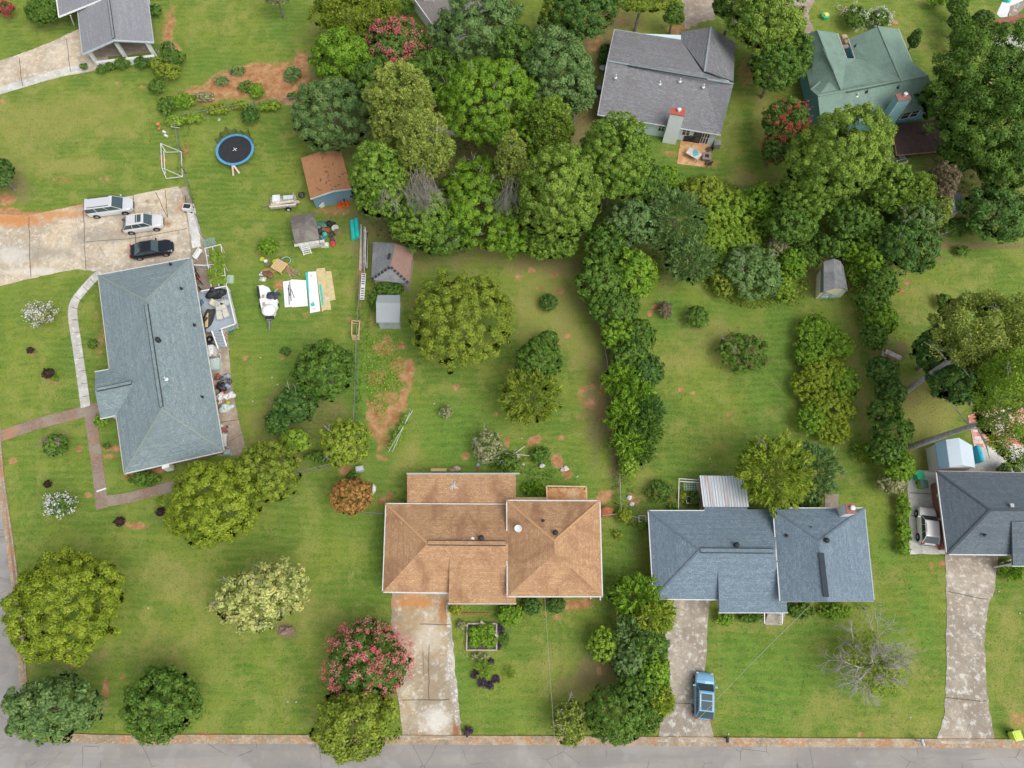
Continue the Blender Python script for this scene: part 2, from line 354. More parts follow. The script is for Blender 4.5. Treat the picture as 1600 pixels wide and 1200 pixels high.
# ------------------------------------------------------------------ ground sheet
def grid_axis(lo, hi, step, far):
    a = np.arange(lo, hi+step/2, step); g = []; d = step; x = hi
    while x < far: d *= 1.6; x += d; g.append(x)
    g2 = []; d = step; x = lo
    while x > -far: d *= 1.6; x -= d; g2.append(x)
    return np.concatenate([g2[::-1], a, g])
gx = grid_axis(-82, 82, .3, 600); gy = grid_axis(-22, 98, .3, 600)
X, Y = np.meshgrid(gx, gy); nx, ny = len(gx), len(gy)
U, V = proj(X, Y, 0.0); ok = (np.abs(X) < 120) & (Y > -40) & (Y < 140); U = np.where(ok, U, -999); V = np.where(ok, V, -999)
def cover(items):
    m = np.zeros_like(X)
    for it in items:
        cx, cy, rx, ry = it[:4]; rot = R(it[4]) if len(it) > 4 else 0; s = it[5] if len(it) > 5 else 1
        dx, dy = U-cx, V-cy; a = dx*math.cos(rot)+dy*math.sin(rot); b = -dx*math.sin(rot)+dy*math.cos(rot)
        q = np.sqrt((a/rx)**2+(b/ry)**2); m = np.maximum(m, s*np.clip(1.5-q, 0, 1))
    return m
# (photo x, y, half-width, half-height, turn, strength): red clay
DIRT = [(318,148,45,16,-8,.85),(355,128,40,18,-20,.95),(400,118,44,18,-8,1),(440,128,44,30,0,1),(380,138,60,16,-8,.9),(455,150,28,14,0,.95),(470,105,14,26,0,.9),(415,150,30,9,-10,.6),(395,106,34,5,-5,1),(300,160,28,6,-12,.6),
 (262,55,10,40,5,.7),(268,30,8,26,0,.6),(275,78,8,14,-20,.8),
 (640,575,9,18,0,.8),(632,590,16,10,20,.7),(630,622,7,20,10,.8),(625,635,14,12,0,.7),(580,650,9,15,0,.8),(586,668,12,22,-10,.75),(600,668,8,16,0,.7),(615,660,6,14,15,.6),(576,632,5,12,0,.6),(597,716,12,4,20,.9),(592,702,4,6,0,.7),
 (610,775,5,6,0,1),(597,782,7,5,-30,1),(538,735,8,7,0,1.1),(727,713,6,6,0,1.1),(835,688,14,8,-20,.8),(870,720,9,14,-35,.9),(885,740,10,10,0,.7),(945,775,14,10,-20,.9),(930,785,20,6,0,.8),(793,690,6,11,0,.75),(876,683,7,5,0,.8),
 (912,608,6,6,0,.9),(926,605,6,5,0,.9),(922,630,12,10,0,.65),(940,640,8,22,10,.5),(905,618,5,12,0,.6),(942,612,8,18,0,.5),(908,652,8,8,0,.5),
 (1028,775,22,7,10,.9),(990,780,12,14,0,.6),(985,810,14,8,0,.4),(872,455,6,4,0,.8),(867,430,5,4,0,1),(831,422,6,5,0,1.05),(810,433,5,4,0,1.1),(843,450,5,3,0,1),(878,456,5,4,0,1),(887,525,5,4,0,1),(871,537,5,3,0,1),(830,423,5,4,0,1),
 (1024,480,6,5,0,1.1),(1016,490,5,5,0,1),(1052,455,14,5,0,.4),(1065,609,6,4,0,.9),(1082,615,6,4,0,.7),(1140,650,8,10,40,.5),(1178,640,8,5,-40,.45),
 (1280,500,10,5,0,.4),(1418,441,5,4,0,.9),(1407,455,5,4,0,1),(1390,600,10,6,0,.5),(1110,255,20,8,0,.5),(1160,270,34,10,10,.35),(1165,115,14,30,0,.55),(1045,240,14,6,0,.6),(1185,175,10,60,0,.3),
 (895,115,40,8,-45,.5),(930,70,22,12,-40,.6),(955,30,40,14,0,.45),(1060,45,20,14,0,.65),(1075,20,30,14,0,.5),(920,160,20,60,20,.3),
 (10,312,14,10,0,.9),(40,336,80,5,-2,1),(90,332,50,4,-10,.9),(12,330,20,6,0,1.1),(185,130,5,4,0,.8),(222,137,5,4,0,.6),(163,552,0.1,.1),(163,280,12,6,0,.5),(95,280,24,8,0,.45),(255,250,7,12,0,.6),(5,158,6,4,0,.8),(290,235,5,14,0,.7),
 (82,592,12,8,40,.6),(124,700,5,5,0,1.1),(20,720,6,5,0,1.1),(138,774,6,4,0,1.1),(50,550,6,10,0,.6),(190,818,14,4,0,.8),(215,822,16,6,0,.9),(255,803,10,6,0,.8),(175,700,22,5,0,.9),(172,713,14,5,0,.7),(150,500,12,22,0,.35),(158,530,8,40,10,.5),
 (230,736,40,8,-14,1.1),(165,1080,4,26,0,1.05),(180,1155,30,8,0,.8),(115,1040,6,4,0,.8),(192,1057,5,4,0,1),(317,1148,10,4,0,1),(35,1058,7,12,0,1),(240,1151,50,4,0,.7),(90,1045,5,3,0,.7),
 (450,985,0.1,.1),(1195,1157,0.1,.1),(822,1153,18,4,0,1),(1073,980,4,28,0,.8),(1068,950,6,20,0,.8),(1345,1147,4,4,0,1),(1232,1112,8,5,0,.5),(1300,1110,5,4,0,.5),(895,945,36,8,0,.85),(915,942,8,7,0,1.2),(870,965,10,5,0,.6),(845,960,60,6,0,.4),
 (937,1048,6,10,0,.7),(722,960,0.1,.1),(1545,960,0.1,.1),(1472,880,6,6,0,.9),(1455,884,5,10,0,.6),(1590,1125,14,14,0,.6),(1400,1150,200,3,0,.5),(560,1152,260,3,0,.55),(720,545,0.1,.1),(713,605,8,6,0,.7),(775,646,4,3,0,1),(440,310,0,0) ][:-1]
DIRT += [(440,560,5,4,0,.5),(383,560,4,5,0,.9),(380,645,3,3,0,.6),(460,448,0.1,.1),(420,425,14,8,0,.6),(437,445,12,8,0,.8),(410,400,16,10,0,.4),(450,420,16,7,40,.6),(520,330,34,7,0,.65),(545,500,6,5,0,.7),(476,490,7,4,0,.5),(448,555,20,5,0,.5),(418,555,0.1,.1),(563,430,4,60,0,.7),(580,500,5,20,0,.5),(605,530,6,9,-30,.9),(628,540,8,6,30,.9),(640,590,6,25,0,.7),(600,545,22,14,0,.62),(620,570,14,14,0,.7),(590,590,20,14,0,.6),(606,620,24,16,0,.6),(590,640,14,20,0,.65),(608,650,18,16,0,.75),(600,688,14,16,0,.6),(612,640,10,10,0,.8)]
DRY = [(60,190,110,45,0,.7),(150,170,80,30,0,.6),(40,250,60,30,0,.6),(180,200,60,30,0,.5),(120,260,60,14,0,.9),(60,640,40,60,0,.3),(60,980,30,60,0,.3),(270,905,60,36,20,.75),(300,1000,120,50,0,.45),(440,880,50,30,0,.4),(480,960,60,40,0,.5),(520,900,20,60,0,.3),
 (380,1080,90,30,0,.3),(855,480,70,60,0,.7),(880,440,70,30,0,.8),(830,420,60,20,0,.7),(905,530,40,30,0,.7),(925,600,25,70,0,.6),(900,560,14,20,0,.8),(1110,520,60,24,0,.6),(1080,560,60,30,0,.55),(1200,650,40,20,0,.3),(1130,670,60,20,0,.4),(1100,700,60,20,0,.3),
 (1335,560,10,90,-5,.9),(1350,640,8,60,0,.8),(1320,530,20,20,0,.7),(1440,470,50,40,0,.6),(1450,640,45,50,0,1.1),(1520,420,60,30,0,.4),(1440,690,20,30,0,.7),(1160,280,30,10,0,.9),(1190,170,14,60,0,.7),(1140,210,20,30,0,.5),(1550,10,60,30,0,.3),(1430,60,60,40,0,.4),
 (870,1030,50,40,0,.5),(900,1080,60,30,0,.6),(1290,1110,50,30,0,.55),(1220,960,50,30,0,.6),(1390,910,30,20,0,.5),(1430,1070,30,50,0,.4),(1570,1010,20,90,10,.7),(1590,1100,20,60,0,.6),(1140,980,30,10,0,.5),(1400,1130,60,24,0,.6),(1330,1130,50,14,0,.5),
 (400,400,60,50,0,.35),(340,215,40,20,0,.2),(440,200,40,60,0,.2),(340,20,40,40,0,.4),(250,200,20,30,0,.2),(30,130,60,14,0,.2),(640,680,40,50,0,.3),(630,720,16,40,35,.6),(720,620,60,30,0,.2),(1010,740,16,60,-30,.5),(545,440,10,40,0,.5),(500,520,40,30,0,.25),(1280,910,0.1,.1),(905,75,40,50,30,.6),(975,40,60,30,0,.7),(925,150,30,60,0,.55)]
LUSH = [(400,470,60,70,0,.5),(460,560,60,60,0,.5),(370,60,0.1,.1),(330,110,60,40,0,.35),(720,680,60,60,0,.75),(690,660,50,30,0,.5),(880,770,50,60,0,.6),(1045,490,30,34,0,.7),(1010,620,20,60,0,.35),(1180,560,40,60,0,.4),(1200,620,30,60,0,.9),(1220,500,24,40,0,.8),(1210,560,28,30,0,.9),
 (1130,490,50,24,0,.4),(1180,700,40,30,0,.6),(1080,730,60,24,0,.4),(1210,1060,70,50,0,.85),(1160,1020,40,60,0,.6),(1230,1100,60,40,0,.6),(1400,1000,12,40,0,.4),(1440,960,14,60,-15,.8),(1385,860,24,30,0,.6),(1260,980,60,20,0,.6),(1560,920,0.1,.1),(590,870,14,60,0,.8),(560,820,40,24,0,.4),
 (170,520,14,60,-6,.5),(175,700,16,50,0,.5),(30,470,50,40,0,.3),(960,900,30,40,0,.7),(980,860,20,60,0,.6),(790,1110,70,20,0,.4),(720,1080,14,60,0,.5),(560,1000,40,60,0,.25),(360,1050,50,40,0,.3),(1000,220,40,14,0,.9),(1060,270,70,12,0,.9),(1110,290,60,16,0,.9),(1020,250,30,20,0,.8),
 (580,620,40,110,-5,.7),(600,560,30,50,0,.5),(830,760,20,30,0,.8),(780,730,30,16,0,.6),(1430,1080,0.1,.1),(440,30,30,40,0,.5),(585,30,40,20,0,.5),(1540,400,40,24,0,.35),(1450,400,50,16,0,.2),(1330,1060,60,40,0,.35),(150,960,0.1,.1),(700,930,0.1,.1),(1150,1130,40,14,0,.4)]
SOIL = [(900,520,60,80,10,.35),(860,415,80,16,0,.75),(800,410,60,12,0,.7),(930,640,22,90,0,.75),(952,560,14,100,-3,.9),(960,700,10,90,-3,.9),(930,490,24,70,-30,.7),(120,1030,110,20,0,.55),(250,1040,60,14,0,.4),(150,1080,40,60,0,.4),(440,700,50,60,0,.7),(500,640,60,50,0,.55),(540,700,30,40,0,.7),
 (450,660,60,60,0,.7),(520,200,40,30,0,.6),(480,180,16,60,0,.5),(930,1050,34,36,0,.85),(960,1060,30,60,0,.8),(890,1070,30,20,0,.6),(1000,1000,30,120,0,.7),(930,80,60,40,-40,.75),(960,30,60,24,0,.7),(900,140,24,50,20,.6),(1300,400,90,60,0,.7),(1380,600,24,200,-6,.7),(1500,300,120,80,0,.7),(1520,384,90,7,0,.9),
 (650,470,20,60,0,.5),(700,330,180,90,0,.9),(560,410,14,100,0,.6),(600,450,30,60,0,.4),(1190,300,90,60,0,.5),(1445,645,40,44,0,.45),(1420,620,30,40,0,.6),(1440,700,30,40,0,.4),(1465,380,40,8,0,.8),(1460,405,22,8,0,.8),(420,960,50,14,20,.3),(447,985,17,11,20,1.6),(1270,740,60,60,0,.5),(560,1060,70,50,0,.4),(330,800,80,50,0,.3),(20,290,40,30,0,.7),
 (1050,400,120,60,0,.5),(800,230,200,160,0,.9),(560,130,100,120,0,.8),(160,850,0.1,.1),(1408,546,11,11,0,1.6),(990,860,14,20,0,.5),(960,730,10,60,0,.7)]
me = bpy.data.meshes.new('lawn')
idx = np.arange(nx*ny).reshape(ny, nx)
quads = np.stack([idx[:-1,:-1], idx[:-1,1:], idx[1:,1:], idx[1:,:-1]], -1).reshape(-1, 4)
rngg = np.random.default_rng(3)
Z = np.zeros_like(X)
def mesh_np(me, co, faces):
    k = faces.shape[1]
    me.vertices.add(len(co)); me.vertices.foreach_set('co', np.asarray(co, dtype=np.float32).ravel())
    me.loops.add(faces.size); me.loops.foreach_set('vertex_index', faces.astype(np.int32).ravel())
    me.polygons.add(len(faces)); me.polygons.foreach_set('loop_start', np.arange(0, faces.size, k, dtype=np.int32))
    me.update(calc_edges=True)
mesh_np(me, np.stack([X.ravel(), Y.ravel(), Z.ravel()], 1), quads)
ca = me.attributes.new('cover', 'FLOAT_COLOR', 'POINT')
ca.data.foreach_set('color', np.stack([cover(DIRT).ravel(), cover(DRY).ravel(), cover(LUSH).ravel(), np.ones(X.size)], 1).astype(np.float32).ravel())
sa = me.attributes.new('soil', 'FLOAT', 'POINT'); sa.data.foreach_set('value', cover(SOIL).ravel().astype(np.float32))
me.materials.append(M['lawn'])
o = bpy.data.objects.new('lawn', me); C.objects.link(o); tag(o, kind='structure')

def pp(pts, z=0.0): return [P(x, y, z) for x, y in pts]
def rag(poly, amp=.06, step=.5, seed=1):
    """edges of a poured slab with grass creeping over them"""
    rg = random.Random(seed); out = []
    for i in range(len(poly)):
        a, b = Vector(poly[i][:2]), Vector(poly[(i+1)%len(poly)][:2]); d = b-a; n = max(1, int(d.length/step)); nn = Vector((-d.y, d.x)).normalized()
        for k in range(n): out.append(a + d*(k/n) + nn*(rg.uniform(-amp, amp) if k else 0))
    return out
def slab(name, pts, mat, z=.03, amp=.07, seed=1, kind='structure'):
    o = MB().prism(rag([p for p in pp(pts)], amp, .45, seed), -.1, z).build(name, mat); tag(o, kind=kind); return o
def spline(pts, k=6):
    out = []
    for i in range(len(pts)-1):
        p0, p1, p2, p3 = pts[max(i-1,0)], pts[i], pts[i+1], pts[min(i+2,len(pts)-1)]
        for j in range(k):
            t = j/k; out.append(tuple(.5*((2*b)+(-a+c)*t+(2*a-5*b+4*c-d)*t*t+(-a+3*b-3*c+d)*t**3) for a,b,c,d in zip(p0,p1,p2,p3)))
    return out+[tuple(pts[-1])]
# streets
SB = [(-140,1158),(60,1160),(290,1161),(600,1162),(900,1164),(1200,1166),(1600,1168),(1760,1170)]
slab('street_bottom', SB+[(1760,1420),(-140,1420)], M['asphalt'], .012, 0)
LS = [(-14,560),(-6,690),(0,760),(13,850),(25,950),(34,1066),(44,1110),(62,1160)]
slab('street_left', LS+[(60,1420),(-120,1420),(-125,1100),(-140,850),(-165,600),(-185,400),(-26,400)], M['asphalt'], .016, 0)
def strip(line, wd, z0, z1, name, mat, off=0.0):
    L = [Vector(p[:2]) for p in line]; m = MB(); a = []; b = []
    for i, p in enumerate(L):
        d = (L[min(i+1,len(L)-1)]-L[max(i-1,0)]).normalized(); q = Vector((-d.y, d.x)); a.append(p+q*(off+wd/2)); b.append(p+q*(off-wd/2))
    for i in range(len(L)-1):
        A, B, Cc, D = a[i], a[i+1], b[i+1], b[i]
        m.face([(*D,z1),(*Cc,z1),(*B,z1),(*A,z1)]); m.face([(*A,z0),(*A,z1),(*B,z1),(*B,z0)]); m.face([(*D,z1),(*D,z0),(*Cc,z0),(*Cc,z1)])
    for i in (0, len(L)-1): m.face([(*a[i],z0),(*b[i],z0),(*b[i],z1),(*a[i],z1)])
    return tag(m.build(name, mat), kind='structure')
corner = spline(LS[:-2]+[(42,1095),(56,1128),(84,1150),(125,1157),(200,1159)], 5)+[(290,1158),(560,1159),(900,1160.5),(1200,1163),(1600,1165.5),(1760,1167)]
strip(pp(corner), .62, -.05, .026, 'gutter_pan', M['kerb'], off=.10)
strip(pp(corner), .17, -.05, .12, 'kerb', M['kerb'], off=.46)
# driveways, paths, patios
slab('driveway_left', [(-60,342),(0,335),(45,337),(90,327),(130,319),(200,307),(278,291),(284,300),(292,345),(300,408),(300,470),(165,470),(150,424),(120,421),(100,424),(50,435),(0,447),(-60,465)], M['conc_left'], .035, .05, 2)
slab('driveway_orange_house', [(613,905),(702,905),(704,965),(710,1040),(716,1100),(721,1156),(630,1156),(624,1100),(614,1040),(611,970)], M['conc_mid'], .035, .05, 3)
slab('driveway_strip', [(702,940),(706,985),(711,1040),(717,1100),(721,1130),(713,1135),(706,1090),(697,1040),(699,990),(698,940)], concrete('peeling_concrete', (.46,.42,.36), (.30,.24,.18), .7, white=.9, sc_=2), .043, .10, 9)
slab('driveway_slate_house', [(1056,915),(1111,915),(1105,990),(1101,1060),(1107,1120),(1118,1159),(1028,1159),(1036,1100),(1041,1040),(1036,1000),(1050,960)], M['conc_grey'], .035, .06, 4)
slab('driveway_charcoal_house', [(1476,850),(1563,850),(1553,925),(1544,945),(1538,1000),(1540,1060),(1545,1110),(1556,1162),(1461,1162),(1475,1120),(1478,1060),(1479,940)], M['conc_grey'], .035, .06, 5)
slab('side_pad', [(1416,735),(1470,735),(1486,866),(1420,866),(1421,800)], M['conc_light'], .03, .04, 6)
slab('rear_patio', [(1500,700),(1520,698),(1640,698),(1640,760),(1480,760),(1500,730)], M['conc_light'], .03, .03, 7)
slab('driveway_top', [(-60,112),(0,95),(30,85),(80,66),(100,56),(135,40),(165,60),(170,108),(140,112),(105,118),(50,132),(0,147),(-60,165)], M['conc_left'], .035, .05, 8)
strip(spline(pp([(-40,156),(0,142),(50,127),(100,112),(140,106)]), 4), 1.2, 0, .045, 'driveway_edge_path', M['conc_light'])
def path(name, pts, wpx, mat, z=.04, seed=1):
    L = spline(pp(pts), 6); mid = pts[len(pts)//2]; return strip(L, wpx*S(*mid), -.05, z, name, mat)
path('garden_path', [(158,426),(146,436),(128,456),(116,474),(114,495),(119,530),(125,570),(130,605),(134,636)], 14, M['conc_light'], .05)
path('brick_path', [(-60,703),(0,682),(60,662),(110,649),(165,634)], 19, M['brickwalk'], .042)
path('brick_path_front', [(141,645),(147,690),(153,730),(160,795)], 18, M['brickwalk'], .046)
path('brick_path_side', [(158,784),(200,778),(270,760),(330,748)], 17, M['brickwalk'], .05)
path('brick_edging_street', [(-8,640),(2,720),(12,800),(19,860),(30,960),(40,1050)], 5, M['brickwalk'], .03)
slab('side_walk_house', [(270,296),(291,292),(318,372),(338,420),(352,478),(362,600),(374,660),(384,700),(384,712),(340,712),(300,420)], M['conc_brown'], .03, .04, 10)
slab('white_walk', [(289,320),(303,318),(313,368),(314,386),(301,388),(296,350)], concrete('whitewashed_concrete', (.66,.65,.62), (.45,.42,.36), .4, white=.9, sc_=2), .05, .06, 11)
slab('gravel_drive', [(1235,-30),(1290,-30),(1262,22),(1272,48),(1245,60),(1225,20)], M['conc_brown'], .03, .1, 12)
slab('patio', [(1064,217),(1110,218),(1113,228),(1107,262),(1058,256)], M['orangewood'], .03, .02, 13)
slab('stone_drive_top', [(1065,-30),(1120,-30),(1118,30),(1070,45)], M['conc_brown'], .03, .3, 14)
slab('curved_path_top', [(1575,32),(1578,10),(1600,2),(1640,0),(1640,14),(1600,12),(1590,22),(1590,34)], M['conc_grey'], .05, .02, 15)
slab('white_gravel_bed', [(1557,22),(1566,2),(1580,-8),(1640,-20),(1640,-5),(1600,0),(1580,10),(1574,26),(1562,27)], M['white'], .03, .08, 16)
# red and white patio tiles: one checkered sheet
n = N('red_white_tiles'); ck = n.add('TexBrick', Vector=n.coord(), Scale=1.0, Mortar__Size=.02, Brick__Width=.7, Row__Height=.42, Color1=(.62,.17,.12,1), Color2=(.80,.77,.72,1), Mortar=(.3,.26,.22,1)); ck.inputs['Bias'].default_value = -.15
M['tiles'] = n.done(n.mix(n.math('MULTIPLY', n.noise(2, 4), .3), ck.outputs[0], (.5,.35,.28)), .85, .2)
slab('tiled_patio', [(1512,650),(1530,640),(1660,630),(1660,699),(1522,699),(1518,680)], M['tiles'], .045, .03, 17)
slab('concrete_step', [(1288,772),(1310,772),(1311,800),(1288,800)], M['conc_brown'], .06, .05, 18)
# control joints in the slabs: thin dark lines proud of the concrete
jm = MB()
for a, b in (((45,338),(48,434)),((130,319),(134,421)),((208,305),(214,405)),((134,378),(212,372)),((212,372),(292,357)),((243,300),(262,340)),((258,297),(262,340)),
             ((113,500),(119,499)),((628,1094),(702,1093)),((1040,1098),(1100,1100)),((1480,924),(1543,937)),((1477,1090),(1541,1096)),((1421,806),(1470,806)),((1421,770),(1466,772)),((655,975),(703,976)),((670,1094),(670,1008)),((352,598),(364,596)),((345,660),(376,655)),((30,90),(35,135)),((104,60),(110,112))):
    A, B = P(*a, .037), P(*b, .037); L = [A.lerp(B, t/6)+Vector((random.Random(t).uniform(-.05,.05), random.Random(t+9).uniform(-.05,.05), .012)) for t in range(7)]
    for i in range(6): jm.bar(L[i], L[i+1], .06, .01)
for a, b in (((112,480),(126,484)),((113,500),(127,500)),((116,520),(130,518)),((119,540),(132,538)),((122,560),(135,558)),((124,580),(137,578)),((126,600),(139,598)),((129,620),(142,618)),((117,463),(130,472)),((130,448),(141,458)),((141,436),(152,447))):
    jm.bar(P(*a, .056), P(*b, .056), .05, .01)
tag(jm.build('paving_joints', plain((.12,.10,.08), .9)), kind='structure')
tag(MB().bar(P(151,768,.065), P(166,763,.065), .16, .03).build('white_drain_pipe', M['white']), 'white plastic pipe laid across the brick path near its corner', 'pipe')
# utility trench stains etc. belong to the cover map above
# ------------------------------------------------------------------ buildings
def roof_mesh(faces, thick=.16):
    """faces: lists of (photo x, y, height). One closed sheet with a thick edge."""
    m = MB(); key = {}; edges = {}
    for f in faces:
        pts = [P(*q) for q in f]; nrm = Vector((0,0,0))
        for i in range(len(pts)): nrm += pts[i].cross(pts[(i+1) % len(pts)])
        if nrm.z < 0: f = f[::-1]; pts = pts[::-1]
        m.face(pts); m.face([p - Vector((0,0,thick)) for p in reversed(pts)])
        for i in range(len(f)):
            a, b = f[i], f[(i+1) % len(f)]; edges[(a, b)] = 1
    for (a, b) in edges:
        if (b, a) not in edges:
            A, B = P(*a), P(*b); d = Vector((0,0,thick)); m.face([A-d, B-d, B, A])
    return m
class Many:
    def __init__(s, l): s.l = l
    def build(s, *a): return [m.build(*a) for m in s.l]
def gutters(lines, z_off=-.06, wd=.13, ht=.14):
    out = []
    for ln in lines:
        m = MB(); L = [P(*q) for q in ln]
        for a, b in zip(L, L[1:]):
            a = a + Vector((0,0,z_off)); b = b + Vector((0,0,z_off)); e = (b-a).normalized()*.05; m.bar(a-e, b+e, wd, ht)
        out.append(m)
    return Many(out)
def hipcaps(pairs, mat, root, wd=.26):
    for a, b in pairs: MB().bar(P(*a)+Vector((0,0,.015)), P(*b)+Vector((0,0,.015)), wd, .05).build('ridge_cap', mat, root)
def ridge_vent(a, b, root, mat, wd=.42):
    A, B = P(*a)+Vector((0,0,.04)), P(*b)+Vector((0,0,.04))
    v = MB().bar(A, B, wd, .10).build('ridge_vent', plain((.05,.06,.065), .9), root)
    MB().bar(A+Vector((0,0,.06)), B+Vector((0,0,.06)), wd*.66, .05).build('vent_cap', mat, v)
def pipe_vent(q, root, kind='pipe'):
    p = P(*q)
    if kind == 'turbine':
        MB().lathe(p, [(.24,-.1),(.24,.03),(.13,.06),(.13,.22),(.22,.24),(.26,.34),(.20,.46),(.08,.52)], 14).build('roof_vent', M['dark'], root, smooth=True)
    elif kind == 'dome':
        MB().lathe(p, [(.30,-.1),(.30,.05),(.22,.16),(.08,.21)], 14).build('roof_vent', plain((.30,.31,.32), .5), root, smooth=True)
    elif kind == 'box':
        MB().box(p+Vector((0,0,.08)), (.34,.34,.2)).build('roof_vent', plain((.40,.41,.42), .5), root)
    elif kind == 'white':
        MB().tube([p-Vector((0,0,.2)), p+Vector((0,0,.45))], .07, 8).lathe(p, [(.2,-.02),(.16,.02),(.08,.04)], 10).build('vent_pipe', M['white'], root)
    else:
        MB().tube([p-Vector((0,0,.2)), p+Vector((0,0,.35))], .065, 8).lathe(p, [(.18,-.02),(.15,.03),(.08,.05)], 10).build('vent_pipe', M['dark'], root)
def walls(root, polys, z, mat, d=.45, name='wall', extra=None):
    m = MB()
    for poly in polys: m.prism(inset([P(*q) for q in poly], d), 0, z)
    return m.build(name, mat, root)
def window(root, a, b, z0, z1, panes=2, out=.03, frame=None):
    """on the vertical wall line a-b (world xy), between heights"""
    a, b = Vector((a[0], a[1], 0)), Vector((b[0], b[1], 0)); d = (b-a); L = d.length; d.normalize(); nn = Vector((d.y, -d.x, 0))
    f = MB(); g = MB(); ang = math.atan2(d.y, d.x); zc = (z0+z1)/2; c = (a+b)/2 + nn*out
    for zz in (z0, z1): f.box((c.x, c.y, zz), (L, .06, .08), ang)
    for k in range(panes+1):
        q = a + d*(L*k/panes) + nn*out; f.box((q.x, q.y, zc), (.08, .065, z1-z0), ang)
    f.box((c.x, c.y, zc), (L, .045, .04), ang)
    w_ = f.build('window', frame or M['white'], root)
    q = c - nn*.01; g.box((q.x, q.y, zc), (L-.05, .03, z1-z0-.05), ang); g.build('pane', M['glass'], w_)
    return w_
def wallpt(px, py, z): p = P(px, py, z); return (p.x, p.y)

# --- blue-grey hip-roofed house on the left
E1, R1 = 2.6, 4.6
A = (153,430,E1); B = (299,403,E1); Cq = (350,705,E1); D = (194,740,E1)
r0 = (227,469,R1); r1 = (253,640,R1)
b1 = (171,577,E1); b2 = (149,581,E1); bp = (148,610,3.75); b3 = (157,654,E1); b4 = (181.5,649,E1); bi = (210,598,3.75)
h = thing('hip_roof_house', 'long low house with blue-grey shingle hip roof beside the big stained driveway', 'house', P(252,570))
h.location = (0,0,0)
rf = roof_mesh([[A,r0,B],[B,r0,r1,Cq],[Cq,r1,D],[A,b1,bi,b4,D,r1,r0],[b1,b2,bp,bi],[bp,b3,b4,bi]]).build('roof', M['shingle_blue'], h)
ridge_vent((228.5,476,R1), (252.5,636,R1), rf, M['shingle_blue'])
ridge_vent((152,609,3.78), (206,598,3.78), rf, M['shingle_blue'])
capm = shingles('pale_blue_caps', (.25,.30,.27), (.21,.26,.24), (.30,.35,.31))
hipcaps([(A,r0),(B,r0),(Cq,r1),(D,r1)], capm, rf, .2)
gutters([[A,B],[Cq,D],[b1,b2],[b3,b4]]).build('gutter', M['gutter'], h)
gutters([[B,Cq]]).build('gutter', plain((.58,.55,.50), .5, .2), h); gutters([[A,b1],[b4,D]], wd=.11).build('gutter', plain((.50,.44,.40), .5, .2), h)
walls(h, [[A,B,Cq,D]], E1-.1, M['brickred'], .7); walls(h, [[b1,b2,bp,b3,b4,(200,640,E1),(190,585,E1)]], E1-.1, M['white'], .5)
for q, k in (((283.5,451,3.3),'pipe'),((304,508,3.1),'pipe'),((248,532,4.45),'turbine'),((316,620.5,3.05),'pipe'),((260,592.5,4.4),'white'),((266.5,413,3.0),'pipe')): pipe_vent(q, rf, k)
m = MB(); p = P(260,608,4.4); m.lathe(p, [(.34,-.05),(.34,.05),(.27,.07),(.27,.02)], 16); m.build('vent_flashing', plain((.20,.27,.27)), rf)
m = MB(); p1 = P(257,731,2.0); p2 = P(268,728.5,2.0); m.bar(p1, p2, .5, 1.2); m.build('window', M['white'], h)
m = MB(); m.box(P(217,737,1.1), (3.2,.06,1.2), .18); 

def front_bits(root, zed, d, wins, garage=None, zw=(1.0,2.1)):
    for x0, x1, y in wins:
        q0, q1 = P(x0,y,zed), P(x1,y,zed); q0.y += d-.03; q1.y += d-.03; window(root, q0, q1, zw[0], zw[1], 2)
    if garage:
        q0, q1 = P(garage[0],garage[2],zed), P(garage[1],garage[2],zed); c_ = (q0+q1)/2; L_ = (q1-q0).length; y_ = c_.y+d-.04
        gd = MB().box((c_.x, y_, 1.08), (L_,.06,2.12)).build('garage_door', M['white'], root)
        for k in range(4): MB().box((c_.x, y_-.035, .32+.5*k), (L_*.94,.02,.42)).build('door_panel', plain((.62,.63,.62), .5, .06), gd)
# --- orange-shingle split-level house in the middle
E2, E2b = 2.75, 4.0
h = thing('split_level_house', 'orange-brown shingled split-level house at the centre with a flat rear addition', 'house')
a = (603,787,E2); b = (794,788,E2); c = (794,843,4.6); d = (668,849,4.6); e = (598,925,E2); f = (702,927,E2); g = (703,876,3.9); k = (794,876,3.9)
f2 = (701,943,3.0); g2 = (806,943,3.0); k2 = (806,876,4.02)
g1 = (702.5,874,4.05); 
ro = M['shingle_orange']
rf = roof_mesh([[a,b,(794,850,4.6),d],[a,d,e],[d,(794,850,4.6),(794,927,E2),e]]).build('roof', ro, h)
pr = roof_mesh([[g1,(806,874,4.05),g2,f2]], .2).build('porch_roof', ro, h)
ridge_vent((669,848,4.6), (790,849,4.6), rf, ro, .5)
hw = shingles('pale_orange_caps', (.53,.31,.16), (.46,.26,.13), (.58,.36,.20))
hipcaps([(a,d)], hw, rf, .22)
A = (792,782,E2b); B = (937,783,E2b); Cq = (941,932,E2b); D = (793,932,E2b); t0 = (866,845,5.9); t1 = (867,864,5.9)
rw = roof_mesh([[A,B,t0],[B,Cq,t1,t0],[Cq,D,t1],[D,A,t0,t1]]).build('roof', ro, h); tag(rw, 'raised square hip roof of the right wing')
hipcaps([(A,t0),(B,t0)], hw, rw, .22)
back = roof_mesh([[(636,740,2.35),(806,740,2.35),(806,788,2.62),(636,789,2.62)]], .16).build('flat_roof', ro, h)
gutters([[a,b],[a,e],[e,f]]).build('gutter', M['gutter'], h); gutters([[f2,g2]], z_off=-.1).build('gutter', M['gutter'], h)
gutters([[A,B,Cq,D,A]], wd=.15).build('gutter', M['gutter'], h)
